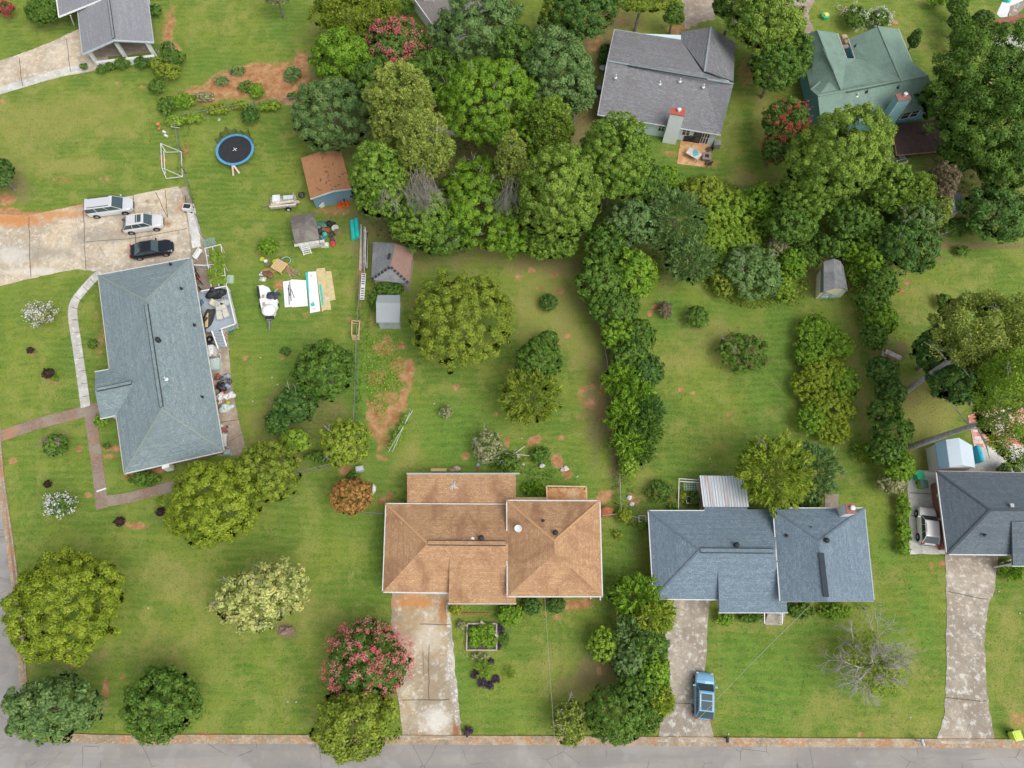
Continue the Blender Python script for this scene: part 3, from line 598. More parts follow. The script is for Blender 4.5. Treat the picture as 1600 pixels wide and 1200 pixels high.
gutters([[(636,740,2.35),(811,740,2.35)]], wd=.14).build('gutter', plain((.40,.42,.43), .5), h)
for q, z in (((938,938,3.4),.1),((923,936,2.9),.1)): MB().bar(P(*q), P(q[0],q[1]-6,q[2]), .09, .09).build('downspout', M['gutter'], h)
walls(h, [[a,b,(794,927,E2),e]], E2-.1, M['brickred'], .45); walls(h, [[A,B,Cq,D]], E2b-.1, M['brickred'], .45); walls(h, [[(636,740,2.35),(806,740,2.35),(806,788,2.35),(636,789,2.35)]], 2.2, M['siding_white'], .25)
walls(h, [[(712,880,3.0),(795,880,3.0),(795,938,3.0),(712,938,3.0)]], 2.8, M['brickred'], .5)
front_bits(h, E2, .45, [], (622,692,925)); front_bits(h, E2b, .45, [(825,848,932),(890,915,932)], zw=(2.1,3.2)); front_bits(h, E2b, .45, [(830,850,932),(888,908,932)], zw=(.7,1.5))
for q, kk, r_ in (((752,841,4.5),'turbine',rf),((738,842,4.4),'white',rf),((867.5,833,5.55),'turbine',rw),((848.5,814,5.0),'pipe',rw)): pipe_vent(q, r_, kk)
o = MB().lathe((0,0,0), [(.02,0),(.22,.03),(.36,.10),(.35,.12),(.2,.06),(.02,.03)], 18).bar((0,0,-.3),(0,0,.05),.05).bar((0,0,.05),(.1,-.35,.35),.03).build('satellite_dish', plain((.70,.72,.74), .4), None)
o.location = P(810,826,4.55)+Vector((0,0,.3)); o.rotation_euler = (.5,-.3,0); o.parent = rw
# bird-splash / paint splat shape on the flat roof: spread flat debris
rg = random.Random(4); m = MB(); c0 = P(709,759,2.46)
for i in range(26):
    an = rg.uniform(0, 6.28); l = rg.uniform(.2, .62); e_ = c0+Vector((math.cos(an)*l, math.sin(an)*l*1.1, .02)); m.bar(c0+Vector((math.cos(an)*.05, math.sin(an)*.05,.02+i*.0006)), e_+Vector((0,0,i*.0006)), rg.uniform(.025,.06), .02)
tag(m.build('dried_branch_debris', plain((.55,.50,.47), .8)), 'pale star-shaped splash of debris on the flat orange rear roof', 'debris')
# rear wooden deck with rails
dk = thing('wooden_deck', 'small rusty orange wooden deck with plank rails behind the raised wing', 'deck'); z = 1.1
MB().prism(pp([(855,762),(915,762),(915,792),(856,792)], z), z-.12, z).build('deck_floor', M['orangewood'], dk)
for L in ([(854,759.5,2.05),(916,760.5,2.05)],[(854,759.5,2.05),(855,784,2.05)],[(916,760.5,2.05),(917,785,2.05)]):
    A_, B_ = P(*L[0]), P(*L[1]); r = MB().bar(A_, B_, .14, .05); n_ = max(3, int((B_-A_).length/.5))
    for i in range(n_+1): q = A_.lerp(B_, i/n_); r.box((q.x, q.y, z+.47), (.05,.05,.94))
    r.build('railing', M['newwood'], dk)
for x, y in ((857,764),(913,764)): q = P(x,y,z); MB().box((q.x,q.y,z/2), (.12,.12,z)).build('post', M['newwood'], dk)
MB().bar(P(806,779,1.1), P(855,779,1.1), .25, .1).build('walkway', M['newwood'], dk)

# --- slate-blue split-level house to its right
h = thing('slate_roof_house', 'slate-blue shingled split-level house with a brick chimney and metal patio cover', 'house'); ro = M['shingle_slate']
a = (1013,798,E2); n1 = (1100,798,E2); n2 = (1101,792,2.6); n3 = (1167,792,2.6); n4 = (1168,796,E2); b = (1212,796,E2); rr = (1212,860,4.6); rl = (1094,859,4.6); e = (1021,936,E2); f = (1216,938,E2)
rf = roof_mesh([[a,n1,n4,b,rr,rl],[n1,n2,n3,n4],[a,rl,e],[rl,rr,f,e]]).build('roof', ro, h)
pr = roof_mesh([[(1121.5,876,4.05),(1224,876,4.05),(1230.5,957,2.95),(1124,957,2.95)]], .22).build('porch_roof', ro, h)
ridge_vent((1094,860,4.6), (1208,861,4.6), rf, ro, .5)
A = (1208,794,E2b); B = (1351,794,E2b); Cq = (1366,939,E2b); D = (1219,940,E2b); t0 = (1281,845,5.6); t1 = (1292,940,5.6)
A = (1208,794,E2b); 
rw = roof_mesh([[A,B,t0],[B,Cq,t1,t0],[D,A,t0,t1]]).build('roof', ro, h); tag(rw, 'raised roof of the right wing, hip behind and gable in front')
hc = shingles('slate_caps', (.150,.190,.235), (.12,.16,.20), (.20,.24,.28))
hipcaps([(a,rl),(e,rl)], hc, rf, .2); hipcaps([(A,t0),(B,t0)], hc, rw, .2)
# vent straddling the gable ridge
MB().bar(P(1283,864,5.62), P(1291,933,5.62), .48, .1).build('ridge_vent', plain((.045,.055,.07), .9), rw)
gutters([[a,n1],[e,(1122,937,E2)],[a,e]]).build('gutter', M['gutter'], h); gutters([[(1124,957,2.95),(1230.5,957,2.95)]], z_off=-.1).build('gutter', M['gutter'], h)
gutters([[A,B],[D,A]]).build('gutter', M['gutter'], h); gutters([[B,Cq],[Cq,D]], wd=.09).build('gutter', plain((.42,.45,.48), .5), h)
walls(h, [[a,b,f,e]], E2-.1, M['brickred'], .45); w_ = walls(h, [[A,B,Cq,D]], E2b-.1, M['brickred'], .45)
for x0, x1 in ((1262,1275),(1300,1318),(1334,1346)):
    q0, q1 = P(x0,939,E2b), P(x1,939,E2b); q0.y += .43; q1.y += .43; window(w_, q0, q1, 1.6, 2.9, 2)
front_bits(h, E2, .45, [], (1058,1106,937))
for q, kk, r_ in (((1150,852,4.4),'turbine',rf),((1290,845,5.35),'turbine',rw),((1266,824,4.8),'pipe',rw),((1229,837,4.5),'pipe',rw)): pipe_vent(q, r_, kk)
ch = MB().box((0,0,0), (.85,.95,2.4)).build('chimney', M['white'], rw); q = P(1321,798,4.9); ch.location = (q.x, q.y, 4.8)
MB().box((0,0,1.23), (.9,1.0,.08)).build('chimney_cap', M['brickred'], ch); MB().lathe((.1,0,1.27), [(.17,0),(.17,.25),(.23,.27),(.05,.36)], 12).build('flue', M['white'], ch)
# front steps
sp = MB(); s2 = MB()
for i in range(6): q = P(1208,958+i*3.2,0); sp.box((q.x, q.y, .95-.16*i), (1.65,.32,.06))
stp = thing('front_steps', 'wooden front steps with white rails below the slate porch roof', 'steps'); sp.build('tread', M['oldwood'], stp)
for x in (1194.5,1222): 
    q0, q1 = P(x,957,1.9), P(x,974,.95); r = MB().bar(q0, q1, .09, .07)
    for t in (0,.25,.5,.75,1): q = q0.lerp(q1, t); r.box((q.x,q.y,q.z-.45), (.05,.05,.9))
    r.build('railing', M['white'], stp)
# ribbed metal patio cover
mc = thing('patio_cover', 'rust-streaked pale ribbed metal patio cover behind the slate-roofed house', 'patio cover')
n = N('rusty_ribbed_metal'); wv = n.add('TexWave', Vector=n.coord('Object'), Scale=1.1, Distortion=.3); wv.bands_direction = 'X'
mp = n.add('Mapping', Vector=n.coord()); mp.inputs['Scale'].default_value = (3.2,.14,1); ns = n.noise(1.0, 5, mp.outputs[0])
c = n.mix(n.smooth(wv.outputs['Fac'], .0, .35), (.36,.38,.40), (.62,.66,.70)); c = n.mix(n.math('MULTIPLY', n.smooth(ns, .5, .66), .6), c, (.42,.28,.22)); M['rustmetal'] = n.done(c, .45, .4, .2)
q = [P(1093,743,2.3), P(1164,744,2.3), P(1170,792,2.62), P(1099,792,2.62)]; m = MB(); NX = 22
for i in range(NX):
    for s_, t_ in ((0,.5),(.5,1)):
        u0, u1 = (i+s_)/NX, (i+t_)/NX; zz = (.035, 0) if s_ == 0 else (0, .035)
        m.face([q[3].lerp(q[2],u0)+Vector((0,0,zz[0])), q[3].lerp(q[2],u1)+Vector((0,0,zz[1])), q[0].lerp(q[1],u1)+Vector((0,0,zz[1])), q[0].lerp(q[1],u0)+Vector((0,0,zz[0]))])
m.build('metal_sheet', M['rustmetal'], mc)
MB().bar(P(1093.5,744,2.2), P(1163,745,2.2), .08, .1).build('beam', M['oldwood'], mc)
for x in (1095,1130,1162): g_ = P(x,745,2.2); MB().box((g_.x,g_.y,1.08), (.09,.09,2.16)).build('post', M['oldwood'], mc)

# --- charcoal house at the right edge
h = thing('charcoal_hip_house', 'dark charcoal hip-roofed house with brick walls at the right edge', 'house'); ro = M['shingle_char']
a = (1463,736,E2); b = (1720,741,E2); rl = (1547,797,4.7); rr = (1655,797,4.7); e = (1480,866,E2); f = (1720,868,E2); x1 = (1581,867,E2)
rf = roof_mesh([[a,b,rr,rl],[a,rl,e],[rl,rr,f,e],[b,f,rr]]).build('roof', ro, h)
hipcaps([(a,rl),(e,rl),(rl,rr)], plain((.07,.085,.10), .9), rf, .22)
pr = roof_mesh([[(1581,815,4.3),(1720,815,4.3),(1722,884,2.95),(1583,884,2.95)]], .22).build('porch_roof', ro, h)
gutters([[a,b]], wd=.1).build('gutter', plain((.40,.30,.27), .6), h); gutters([[a,e,x1]], wd=.14).build('gutter', M['gutter'], h); gutters([[(1583,884,2.95),(1722,884,2.95)]], z_off=-.1).build('gutter', M['gutter'], h)
w_ = walls(h, [[a,b,f,e]], E2-.1, M['brickred'], .75); pipe_vent((1580,790,4.6), rf, 'box'); pipe_vent((1538,836,3.9), rf)
MB().box((0,0,0), (.3,.3,.5)).build('meter_box', M['gutter'], w_, loc=P(1464,774,1.2)+Vector((.25,0,0)))
for x in (1566,1578): q = P(x,884,1.4); MB().box((q.x,q.y,1.4), (.12,.12,2.8)).build('porch_post', M['white'], h)

# --- grey-roofed house with carport at the top left
h = thing('carport_house', 'light grey gabled house with an open white carport at the top left', 'house'); ro = M['shingle_lgrey']
gp = (178,63,3.9); gl = (129,85,2.75); gr = (240,66,2.75)
rf = roof_mesh([[gl,gp,(165,-40,3.9),(112,-20,2.75),(121,17,2.75)],[gp,gr,(226,-40,2.75),(165,-40,3.9)]]).build('roof', ro, h)
rf2 = roof_mesh([[(92,26,2.95),(162,-2,3.7),(162,-60,3.9),(80,-60,2.95)]], .2).build('roof', ro, h)
ridge_vent((178,60,3.92), (169,-5,3.92), rf, ro, .34)
gutters([[gl,gp,gr]], wd=.2).build('gutter', plain((.40,.47,.52), .5), h); gutters([[(121,17,2.75),gl],[gr,(226,-40,2.75)]], wd=.1).build('gutter', plain((.42,.45,.48), .5), h); gutters([[(92,26,2.95),(162,-2,3.7)],[(92,26,2.95),(80,-60,2.95)]], wd=.16).build('gutter', M['white'], h)
walls(h, [[(121,-5,2.6),(225,-15,2.6),(220,-60,2.6),(112,-60,2.6)]], 2.6, M['siding_white'], .3)
for x, y in ((152,100),(197,92),(243,90)):
    q = P(x,y,0); top = P(x-7 if x < 200 else x-9, y-20 if x > 160 else y-17, 2.6); MB().box((q.x, q.y+.1, 1.3), (.42,.35,2.6)).build('column', M['white'], h)
MB().bar(P(153,101,.45), P(243,91,.45), .35, .9).build('low_wall', M['white'], h)
MB().prism(pp([(140,92),(236,82),(225,-10),(128,0)]), 0, .05).build('carport_floor', M['conc_brown'], h)
m = MB().bar(P(110,24,2.7), P(116,40,.3), .1, .1); m.build('downspout', M['white'], h)

# --- tan-roofed house with white chimney at the top
h = thing('taupe_roof_house', 'taupe-shingled house with a tall white chimney behind the pink-flowered tree', 'house')
tp = shingles('taupe_shingles', (.27,.245,.23), (.21,.19,.18), (.34,.31,.29))
a = (676,38,2.9); b = (640,-12,2.9); c = (720,-70,4.6); d = (800,-10,4.6)
rf = roof_mesh([[b,a,(716,18,4.0),(700,-30,4.4)],[(684,58,2.9),(715,40,2.9),(790,20,2.9),(800,-40,4.2),(716,-20,4.2),(690,20,3.3)],[(700,-30,4.4),(716,18,4.0),(830,-8,4.2),(830,-80,4.4)]]).build('roof', tp, h)
gutters([[b,a]]).build('gutter', M['white'], h); gutters([[(684,58,2.9),(715,40,2.9)]], wd=.14).build('gutter', plain((.12,.10,.09)), h)
walls(h, [[b,a,(684,58,2.9),(715,40,2.9),(800,-10,2.9),(760,-70,2.9)]], 2.7, M['siding_white'], .3)
ch = MB().box((0,0,2.9), (1.4,.9,5.8), R(-20)).build('chimney', M['white'], h); ch.location = P(672,34,0)+Vector((.3,.3,0)); MB().lathe((0,0,5.8), [(.2,0),(.2,.2),(.12,.3)], 10).build('flue', M['metal'], ch)
# --- grey mixed-shingle house with pale blue siding, top centre
E7, R7 = 2.6, 4.9
h = thing('pale_blue_house', 'grey-shingled pale blue house with a tall siding chimney and rear patio', 'house'); ro = M['shingle_mixed']
a = (960,46,E7); na = (1064,62,E7); nw_ = (1064,50,E7); npk = (1111,42,4.4); nr = (1149,68,E7); ri = (1102,114,R7-.5); rl = (949,95,R7); re_ = (1146,131,R7); sl = (934,179,E7); sr = (1126,211,E7); er = (1143,100,3.6)
rf = roof_mesh([[a,na,(1098,113,R7-.35),rl],[rl,(1098,113,R7-.35),(1146,131,R7),sr,sl]]).build('roof', ro, h)
wg = roof_mesh([[nw_,npk,(1100,110,4.5),na],[npk,nr,(1146,127,E7+1.9),(1100,110,4.6)]]).build('wing_roof', ro, h)
hipcaps([(rl,(1146,131,R7)),(npk,(1101,112,4.6))], plain((.27,.31,.32), .9), rf, .22)
ridge_vent((983,102,R7+.02), (1105,123,R7+.02), rf, plain((.20,.24,.25), .9), .3)
gutters([[a,na],[rl,a],[rl,sl]], wd=.09).build('gutter', plain((.45,.46,.48), .5), h); gutters([[sl,sr]], wd=.12).build('gutter', plain((.55,.58,.60), .5), h)
corners = [P(*q) for q in (sl,sr,(1146,131,E7),(1149,68,E7),(1064,50,E7),a)]
ins = inset(corners, .5); w_ = MB().prism(ins, 0, E7).build('wall', M['siding_lblue'], h)
# south wall line between inset corners nearest the two south eave corners
def near(p, L): return min(L, key=lambda q: (q[0]-p.x)**2+(q[1]-p.y)**2)
wa, wb = Vector(near(P(*sl), ins)), Vector(near(P(*sr), ins))
for t0_, t1_, z0, z1 in ((.265,.37,1.0,2.2),(.505,.56,1.0,2.2),(.715,.78,1.0,2.2)): window(w_, wa.lerp(wb, t0_), wa.lerp(wb, t1_), z0, z1, 2)
dr = window(w_, wa.lerp(wb, .82), wa.lerp(wb, .885), .1, 2.15, 1, frame=M['dark']); dr.name = 'door'; dr = window(w_, wa.lerp(wb, .888), wa.lerp(wb, .955), .1, 2.15, 3); dr.name = 'door'
cq = wa.lerp(wb, .625); dv = (wb-wa).normalized(); an = math.atan2(dv.y, dv.x); nn = Vector((dv.y, -dv.x)); cq = cq + nn*.35
ch = MB().box((0,0,2.5), (1.6,.9,5.0)).build('chimney', siding('whitish_blue_siding', (.80,.86,.88)), h, loc=(cq.x,cq.y,0)); ch.rotation_euler.z = an
MB().box((0,0,5.05), (1.7,1.0,.1)).build('chimney_cap', plain((.42,.10,.07), .7), ch); MB().lathe((.1,.1,5.1), [(.18,0),(.18,.3),(.24,.32),(.06,.42)], 12).build('flue', M['white'], ch)
for q in ((1031,131,4.2),(1062.5,127,4.45),(1099,136,4.3),(962,121,4.6)): pipe_vent(q, rf, 'white')
# --- green house with teal walls, top right
E8, R8 = 2.7, 5.0
h = thing('green_roof_house', 'sage green shingled house with teal walls and a tall teal chimney', 'house'); ro = M['shingle_green']
Lp = (1277.5,47,4.6); Lr = (1309,52,3.2); Lv = (1323.5,92,3.2); Lj = (1315,141,4.9); Le = (1248,58,E8); Lb = (1266,139,E8)
ml = (1278,150,R8); mr = (1450,118,R8); Rp = (1372.5,41,4.7); Rl = (1326,61,3.0); Rl2 = (1336,92,3.0); Rr = (1404,45,3.2); Rr2 = (1425,96,3.2); Rj = (1408,124,4.95)
sl = (1284,203,E8); sr = (1470,165,E8)
rf = roof_mesh([[ml,mr,sr,sl],[ml,Lj,Rj,mr,(1426,97,3.7),(1336,92,3.4),(1323.5,92,3.4),(1266,139,3.6)]]).build('roof', ro, h)
w1_ = roof_mesh([[Lp,Lr,Lv,Lj],[Lp,Lj,Lb,Le]], .14).build('wing_roof', ro, h); w2_ = roof_mesh([[Rp,Rl,Rl2,(1390,135,4.4),Rj],[Rp,Rj,Rr2,Rr]], .14).build('wing_roof', ro, h)
hipcaps([(ml,mr),(Lp,Lj),(Rp,Rj)], shingles('green_caps', (.22,.31,.26), (.19,.27,.22), (.26,.35,.29)), rf, .22)
gutters([[Lr,Lv],[Rr,Rr2],[Rl,Rl2],[(1323.5,92,3.1),(1336,92,3.0)]], wd=.09).build('gutter', plain((.55,.50,.50), .5), h)
for A_, B_ in (((1285,75,4.75),(1302,111,4.8)),((1382,66,4.75),(1399,102,4.8)),((1324,144,R8+.03),(1408,127,R8+.03))): MB().bar(P(*A_), P(*B_), .14, .1).build('ridge_vent', plain((.085,.14,.115), .9), rf)
w_ = walls(h, [[sl,sr,mr,(1425,96,E8),(1404,45,E8),Rl,(1336,92,E8),(1323,92,E8),(1309,52,E8),Le,Lb]], E8, M['siding_teal'], .4)
ins = inset([P(*q) for q in (sl,sr,mr,(1404,45,E8),Le)], .4); wa, wb = Vector(near(P(*sl), ins)), Vector(near(P(*sr), ins))
m = MB().face([P(1284,203,E8), P(1278,150,R8-.2), P(1266,139,E8)]); m.build('gable_wall', M['siding_teal'], h)
for t0_, t1_ in ((.74,.82),(.825,.9)): window(w_, wa.lerp(wb, t0_), wa.lerp(wb, t1_), 1.0, 2.3, 1)
dv = (wb-wa).normalized(); an = math.atan2(dv.y, dv.x); nn = Vector((dv.y, -dv.x)); cq = wa.lerp(wb, .585)+nn*.35
ch = MB().box((0,0,2.9), (1.5,.95,5.8)).build('chimney', M['siding_teal'].copy(), h, loc=(cq.x,cq.y,0)); ch.rotation_euler.z = an
ch.data.materials[0] = siding('light_teal_siding', (.25,.47,.52)); MB().box((0,0,5.85), (1.6,1.05,.1)).build('chimney_cap', plain((.30,.15,.12), .8, .3), ch); MB().lathe((.2,.1,5.9), [(.17,0),(.17,.3),(.23,.32),(.06,.4)], 12).build('flue', M['white'], ch)
tr_ = MB()
for sx in (-.76,.76): tr_.box((sx,-.48,2.9), (.07,.07,5.8))
tr_.box((.76,.48,2.9), (.07,.07,5.8)); tr_.build('corner_trim', M['white'], ch)
for q, kk in (((1336,72,3.6),'pipe'),((1396,82,3.9),'box'),((1354,144,4.7),'pipe'),((1339,150,4.5),'white'),((1357,175,3.8),'pipe'),((1403,137,4.6),'pipe')): pipe_vent(q, rf, kk)
# its dark deck
dk = thing('dark_wood_deck', 'dark brown low wooden deck below the teal house wall', 'deck')
MB().prism(pp([(1393,196),(1470,186),(1480,236),(1401,243)], .5), .38, .5).build('deck_floor', M['darkwood'], dk); 
for x, y in ((1403,241),(1440,238),(1474,234),(1396,200)): q = P(x,y,.5); MB().box((q.x,q.y,.19), (.14,.14,.38)).build('post', M['darkwood'], dk)
MB().bar(P(1393,197,.53), P(1401,243,.53), .1, .06).bar(P(1401,243,.53), P(1478,236,.53), .1, .06).build('trim', plain((.40,.22,.15)), dk)
# --- red-roofed building at the top right corner
h = thing('red_roof_house', 'red-brown shingled roof corner peeking over the big tree at top right', 'house')
rf = roof_mesh([[(1535,34,2.6),(1552,33,3.2),(1578,25,3.6),(1583,48,2.7),(1545,58,2.6)],[(1578,25,3.6),(1640,14,3.6),(1640,60,2.6),(1583,48,2.7)]]).build('roof', M['shingle_red'], h); walls(h, [[(1538,36,2.5),(1640,20,2.5),(1640,58,2.5),(1545,56,2.5)]], 2.5, M['siding_white'], .3)

# ------------------------------------------------------------------ sheds
def gable_shed(name, label, corners, ridge, ze, zr, ro, wm, trim=None, gable_open=(0,1), d=.2, wall_corners=None):
    """corners: eave NW, NE, SE, SW in photo px; ridge: north end, south end"""
    h = thing(name, label, 'shed'); NW, NE, SE, SW = [(x, y, ze) for x, y in corners]; rn, rs = [(x, y, zr) for x, y in ridge]
    roof_mesh([[NW, SW, rs, rn],[rn, rs, SE, NE]], .1).build('roof', ro, h)
    ins = inset([P(*q) for q in (NW,NE,SE,SW)], d); m = MB().prism(ins, 0, ze-.03)
    A_, B_, T = P(*SW), P(*SE), P(*rs); cc = (P(*NW)+P(*NE)+A_+B_)/4
    for X1, X2, TT in ((A_,B_,T),(P(*NE),P(*NW),P(*rn))):
        sh = (cc-TT); sh.z = 0; sh = sh.normalized()*d
        m.face([X1.lerp(X2,.06)+sh, X2.lerp(X1,.06)+sh, TT+sh-Vector((0,0,.08))])
    w_ = m.build('wall', wm, h)
    if trim:
        t = MB()
        for X1, X2 in ((A_,T),(T,B_)): t.bar(X1-Vector((0,0,.05)), X2-Vector((0,0,.05)), .07, .16)
        t.build('trim', trim, h)
    return h, w_, A_, B_, T
so = shingles('patched_orange_shingles', (.42,.22,.11), (.36,.17,.085), (.50,.27,.14))
h, w_, a_, b_, t_ = gable_shed('orange_roof_shed', 'blue metal shed with a worn orange shingle roof under the trees', [(470,247),(533,236),(549,295),(485,311)], [(502,236),(520,299)], 2.2, 3.1, so, M['siding_blue'], M['gutter'])
rg = random.Random(2); m = MB()
for i in range(24):
    x = 478+rg.random()*62; y = 246+rg.random()*50; q = P(x,y,2.9); 
    if i < 9: q = P(502+i*2.1, 240+i*7, 3.13)
    else: q.z = 2.3+.8*(1-abs(x-(502+(y-240)*.28))/31)+.03
    m.box(q, (rg.uniform(.08,.5),.05,.03), rg.choice([0,1.4,-.2]))
m.build('missing_shingle_scars', plain((.06,.04,.03)), h)
h, w_, a_, b_, t_ = gable_shed('brown_roof_shed', 'small shed with brown roof and lichen streaks beside the junk pile', [(453,338),(491,332),(498,374),(461,381)], [(456,356),(497.5,352)], 1.9, 2.0, M['shingle_brown'], M['siding_white'])
bpy.data.objects.remove(h.children[0]); 
roof_mesh([[(453.5,338,2.0),(491,332,2.0),(495,352,2.45),(456,358,2.45)],[(456,358,2.45),(495,352,2.45),(499,374,2.0),(461,380,2.0)]], .1).build('roof', M['shingle_brown'], h)
h = thing('hip_end_shed', 'larger grey and brown roofed shed with dark hip caps under the conifer', 'shed')
a = (583,378,2.3); b = (646,390,2.3); c = (639,443,2.3); d = (580,437,2.3); t0 = (618,380,3.2); t1 = (610,417,3.2)
rr_ = roof_mesh([[a,d,t1,t0],[t1,d,c]], .1).build('roof', M['shed_felt'], h); r2_ = roof_mesh([[t0,t1,c,b]], .1).build('roof', shingles('faded_rust', (.31,.20,.165), (.26,.16,.13), (.37,.25,.20)), h)
m = MB(); 
for A_, B_ in ((d,t1),(t1,c)):
    A3, B3 = P(*A_)+Vector((0,0,.03)), P(*B_)+Vector((0,0,.03)); n_ = 6
    for i in range(n_): m.bar(A3.lerp(B3, i/n_+.02), A3.lerp(B3, (i+.8)/n_), .3, .05)
m.bar(P(609,396,3.24), P(607,405,3.24), .3, .05); m.build('hip_cap_tiles', plain((.035,.037,.04)), rr_)
walls(h, [[a,b,c,d]], 2.25, M['oldwood'], .25)
h = thing('grey_storage_shed', 'small pale grey plastic-looking storage shed with ribbed roof by the vine patch', 'shed')
gm = siding('pale_grey_ribs', (.33,.36,.37), .25, True); gm2 = plain((.42,.47,.48), .7, .2, 2)
roof_mesh([[(590,461,1.9),(625,461,1.9),(625.5,474,2.35),(587.5,473,2.35)],[(587.5,473,2.35),(625.5,474,2.35),(624,504,1.95),(588,504,1.95)]], .12).build('roof', gm, h)
walls(h, [[(590,461,1.85),(625,461,1.85),(624,504,1.85),(588,504,1.85)]], 1.85, gm2, .12); q = P(606,505,1.0)
m = MB(); m.box((q.x,q.y+.1,.92), (1.9,.05,1.7)); m.build('door', plain((.48,.60,.60), .6), h)
# gambrel barn shed
h = thing('barn_shed', 'cream barn-style shed with grey gambrel roof and pale blue doors beside the tall hedge', 'shed'); zz = (1.7, 2.6, 3.0)
n_ = [(1281,430,zz[0]),(1286,413,zz[1]),(1304,404,zz[2]),(1314,412,zz[1]),(1319,429,zz[0])]
s_ = [(1282,457,zz[0]),(1287,456,zz[1]),(1305,450,zz[2]),(1319,450,zz[1]),(1325,455,zz[0])]
n_ = [(1283,417,zz[0]),(1287,409,zz[1]),(1303,404,zz[2]),(1313,408,zz[1]),(1318,416,zz[0])]
roof_mesh([[n_[i],s_[i],s_[i+1],n_[i+1]] for i in range(4)], .08).build('roof', M['shed_felt'], h)
S3 = [P(*q) for q in s_]; N3 = [P(*q) for q in n_]; fw = MB()
sh = (sum(N3, Vector())/5 - sum(S3, Vector())/5); sh.z = 0; sh = sh.normalized()*.12; lo0, lo4 = S3[0].copy(), S3[4].copy(); lo0.z = lo4.z = 0
inn = Vector((.1,0,0)); fw.face([lo0+sh+inn, lo4+sh-inn, S3[4]+sh-inn, S3[3]+sh-Vector((0,0,.06)), S3[2]+sh-Vector((0,0,.06)), S3[1]+sh-Vector((0,0,.06)), S3[0]+sh+inn])
g0, g4 = N3[0].copy(), N3[4].copy(); g0.z = g4.z = 0; fw.face([lo0+sh+inn, S3[0]+sh+inn, N3[0]-sh+inn, g0-sh+inn]); fw.face([lo4+sh-inn, g4-sh-inn, N3[4]-sh-inn, S3[4]+sh-inn]); fw.face([g0-sh+inn, N3[0]-sh+inn, N3[1]-sh, N3[2]-sh, N3[3]-sh, N3[4]-sh-inn, g4-sh-inn])
fw.build('wall', M['siding_cream'], h); ce = (lo0+lo4)/2+sh; dv = (lo4-lo0).normalized(); an = math.atan2(dv.y, dv.x)
for s1 in (-1,1): q = ce+dv*s1*.52-sh.normalized()*.04; dd_ = MB().box((q.x,q.y,.95), (.95,.05,1.8), an).build('door', plain((.48,.62,.70), .6), h); q = q - sh.normalized()*.03; m = MB(); m.box((q.x,q.y,1.2), (.6,.03,.5), an); m.box((q.x,q.y,.5), (.7,.03,.08), an); m.build('door_panel', M['white'], dd_)
# ribbed metal shed right
h = thing('metal_roof_shed', 'white shed with ribbed blue and silver metal roof behind the charcoal house', 'shed')
zz = (2.0, 2.75, 2.55, 1.9); nn_ = [(1460,693,zz[0]),(1480,688,zz[1]),(1497,684,2.85),(1517,690,zz[2])]; ss_ = [(1467,732,zz[0]),(1481,731,2.3),(1502,728,2.85),(1524,727,zz[2])]
nn_ = [(1461,692,2.0),(1478,687,2.7),(1498,684,2.85),(1519,696,2.0)]; ss_ = [(1467,732,2.0),(1484,730,2.7),(1504,727,2.85),(1524,731,2.0)]
roof_mesh([[nn_[0],ss_[0],ss_[1],nn_[1]]], .06).build('roof', M['metalroof_blue'], h); roof_mesh([[nn_[i],ss_[i],ss_[i+1],nn_[i+1]] for i in (1,2)], .06).build('roof', M['metalroof'], h)
walls(h, [[nn_[0],nn_[3],ss_[3],ss_[0]]], 2.0, M['siding_white'], .08)
h, w_, a_, b_, t_ = gable_shed('small_white_shed', 'tiny white shed with grey roof wedged between trees at the right', [(1479,303),(1502,302),(1505,329),(1483,330)], [(1489,301),(1494,330)], 1.8, 2.2, M['shingle_char'], M['siding_white'])
h.children[0].data.materials.append(M['white']); h.children[0].data.polygons[0].material_index = 1
# ------------------------------------------------------------------ trees and shrubs
PAL = dict(olive=((.070,.112,.014),(.150,.200,.028)), yel=((.075,.120,.010),(.155,.208,.022)), bright=((.050,.118,.010),(.118,.215,.022)), mid=((.028,.070,.012),(.074,.140,.024)),
 dark=((.022,.060,.014),(.058,.122,.028)), blue=((.042,.090,.030),(.098,.165,.060)), pine=((.056,.110,.016),(.140,.215,.038)), pineol=((.090,.135,.028),(.210,.262,.070)),
 conifer=((.046,.100,.012),(.122,.205,.034)), pale=((.120,.155,.048),(.300,.330,.135)), redb=((.110,.075,.025),(.240,.130,.045)), lime=((.075,.140,.014),(.150,.240,.032)),
 crepe=((.030,.072,.014),(.070,.130,.028)), yfeather=((.080,.135,.014),(.170,.225,.030)), grey=((.085,.110,.055),(.200,.215,.130)), wine=((.035,.022,.022),(.080,.040,.038)), brown=((.150,.115,.075),(.270,.200,.120)), purple=((.045,.022,.060),(.090,.045,.110)))
for k_ in PAL: PAL[k_] = tuple(tuple(min(.9, x*g) for x, g in zip(c, (2.2,2.02,1.7) if k_ not in ('wine','brown','purple') else (1,1,1))) for c in PAL[k_])
def unit(v): return v/np.maximum(np.linalg.norm(v, axis=-1, keepdims=True), 1e-9)
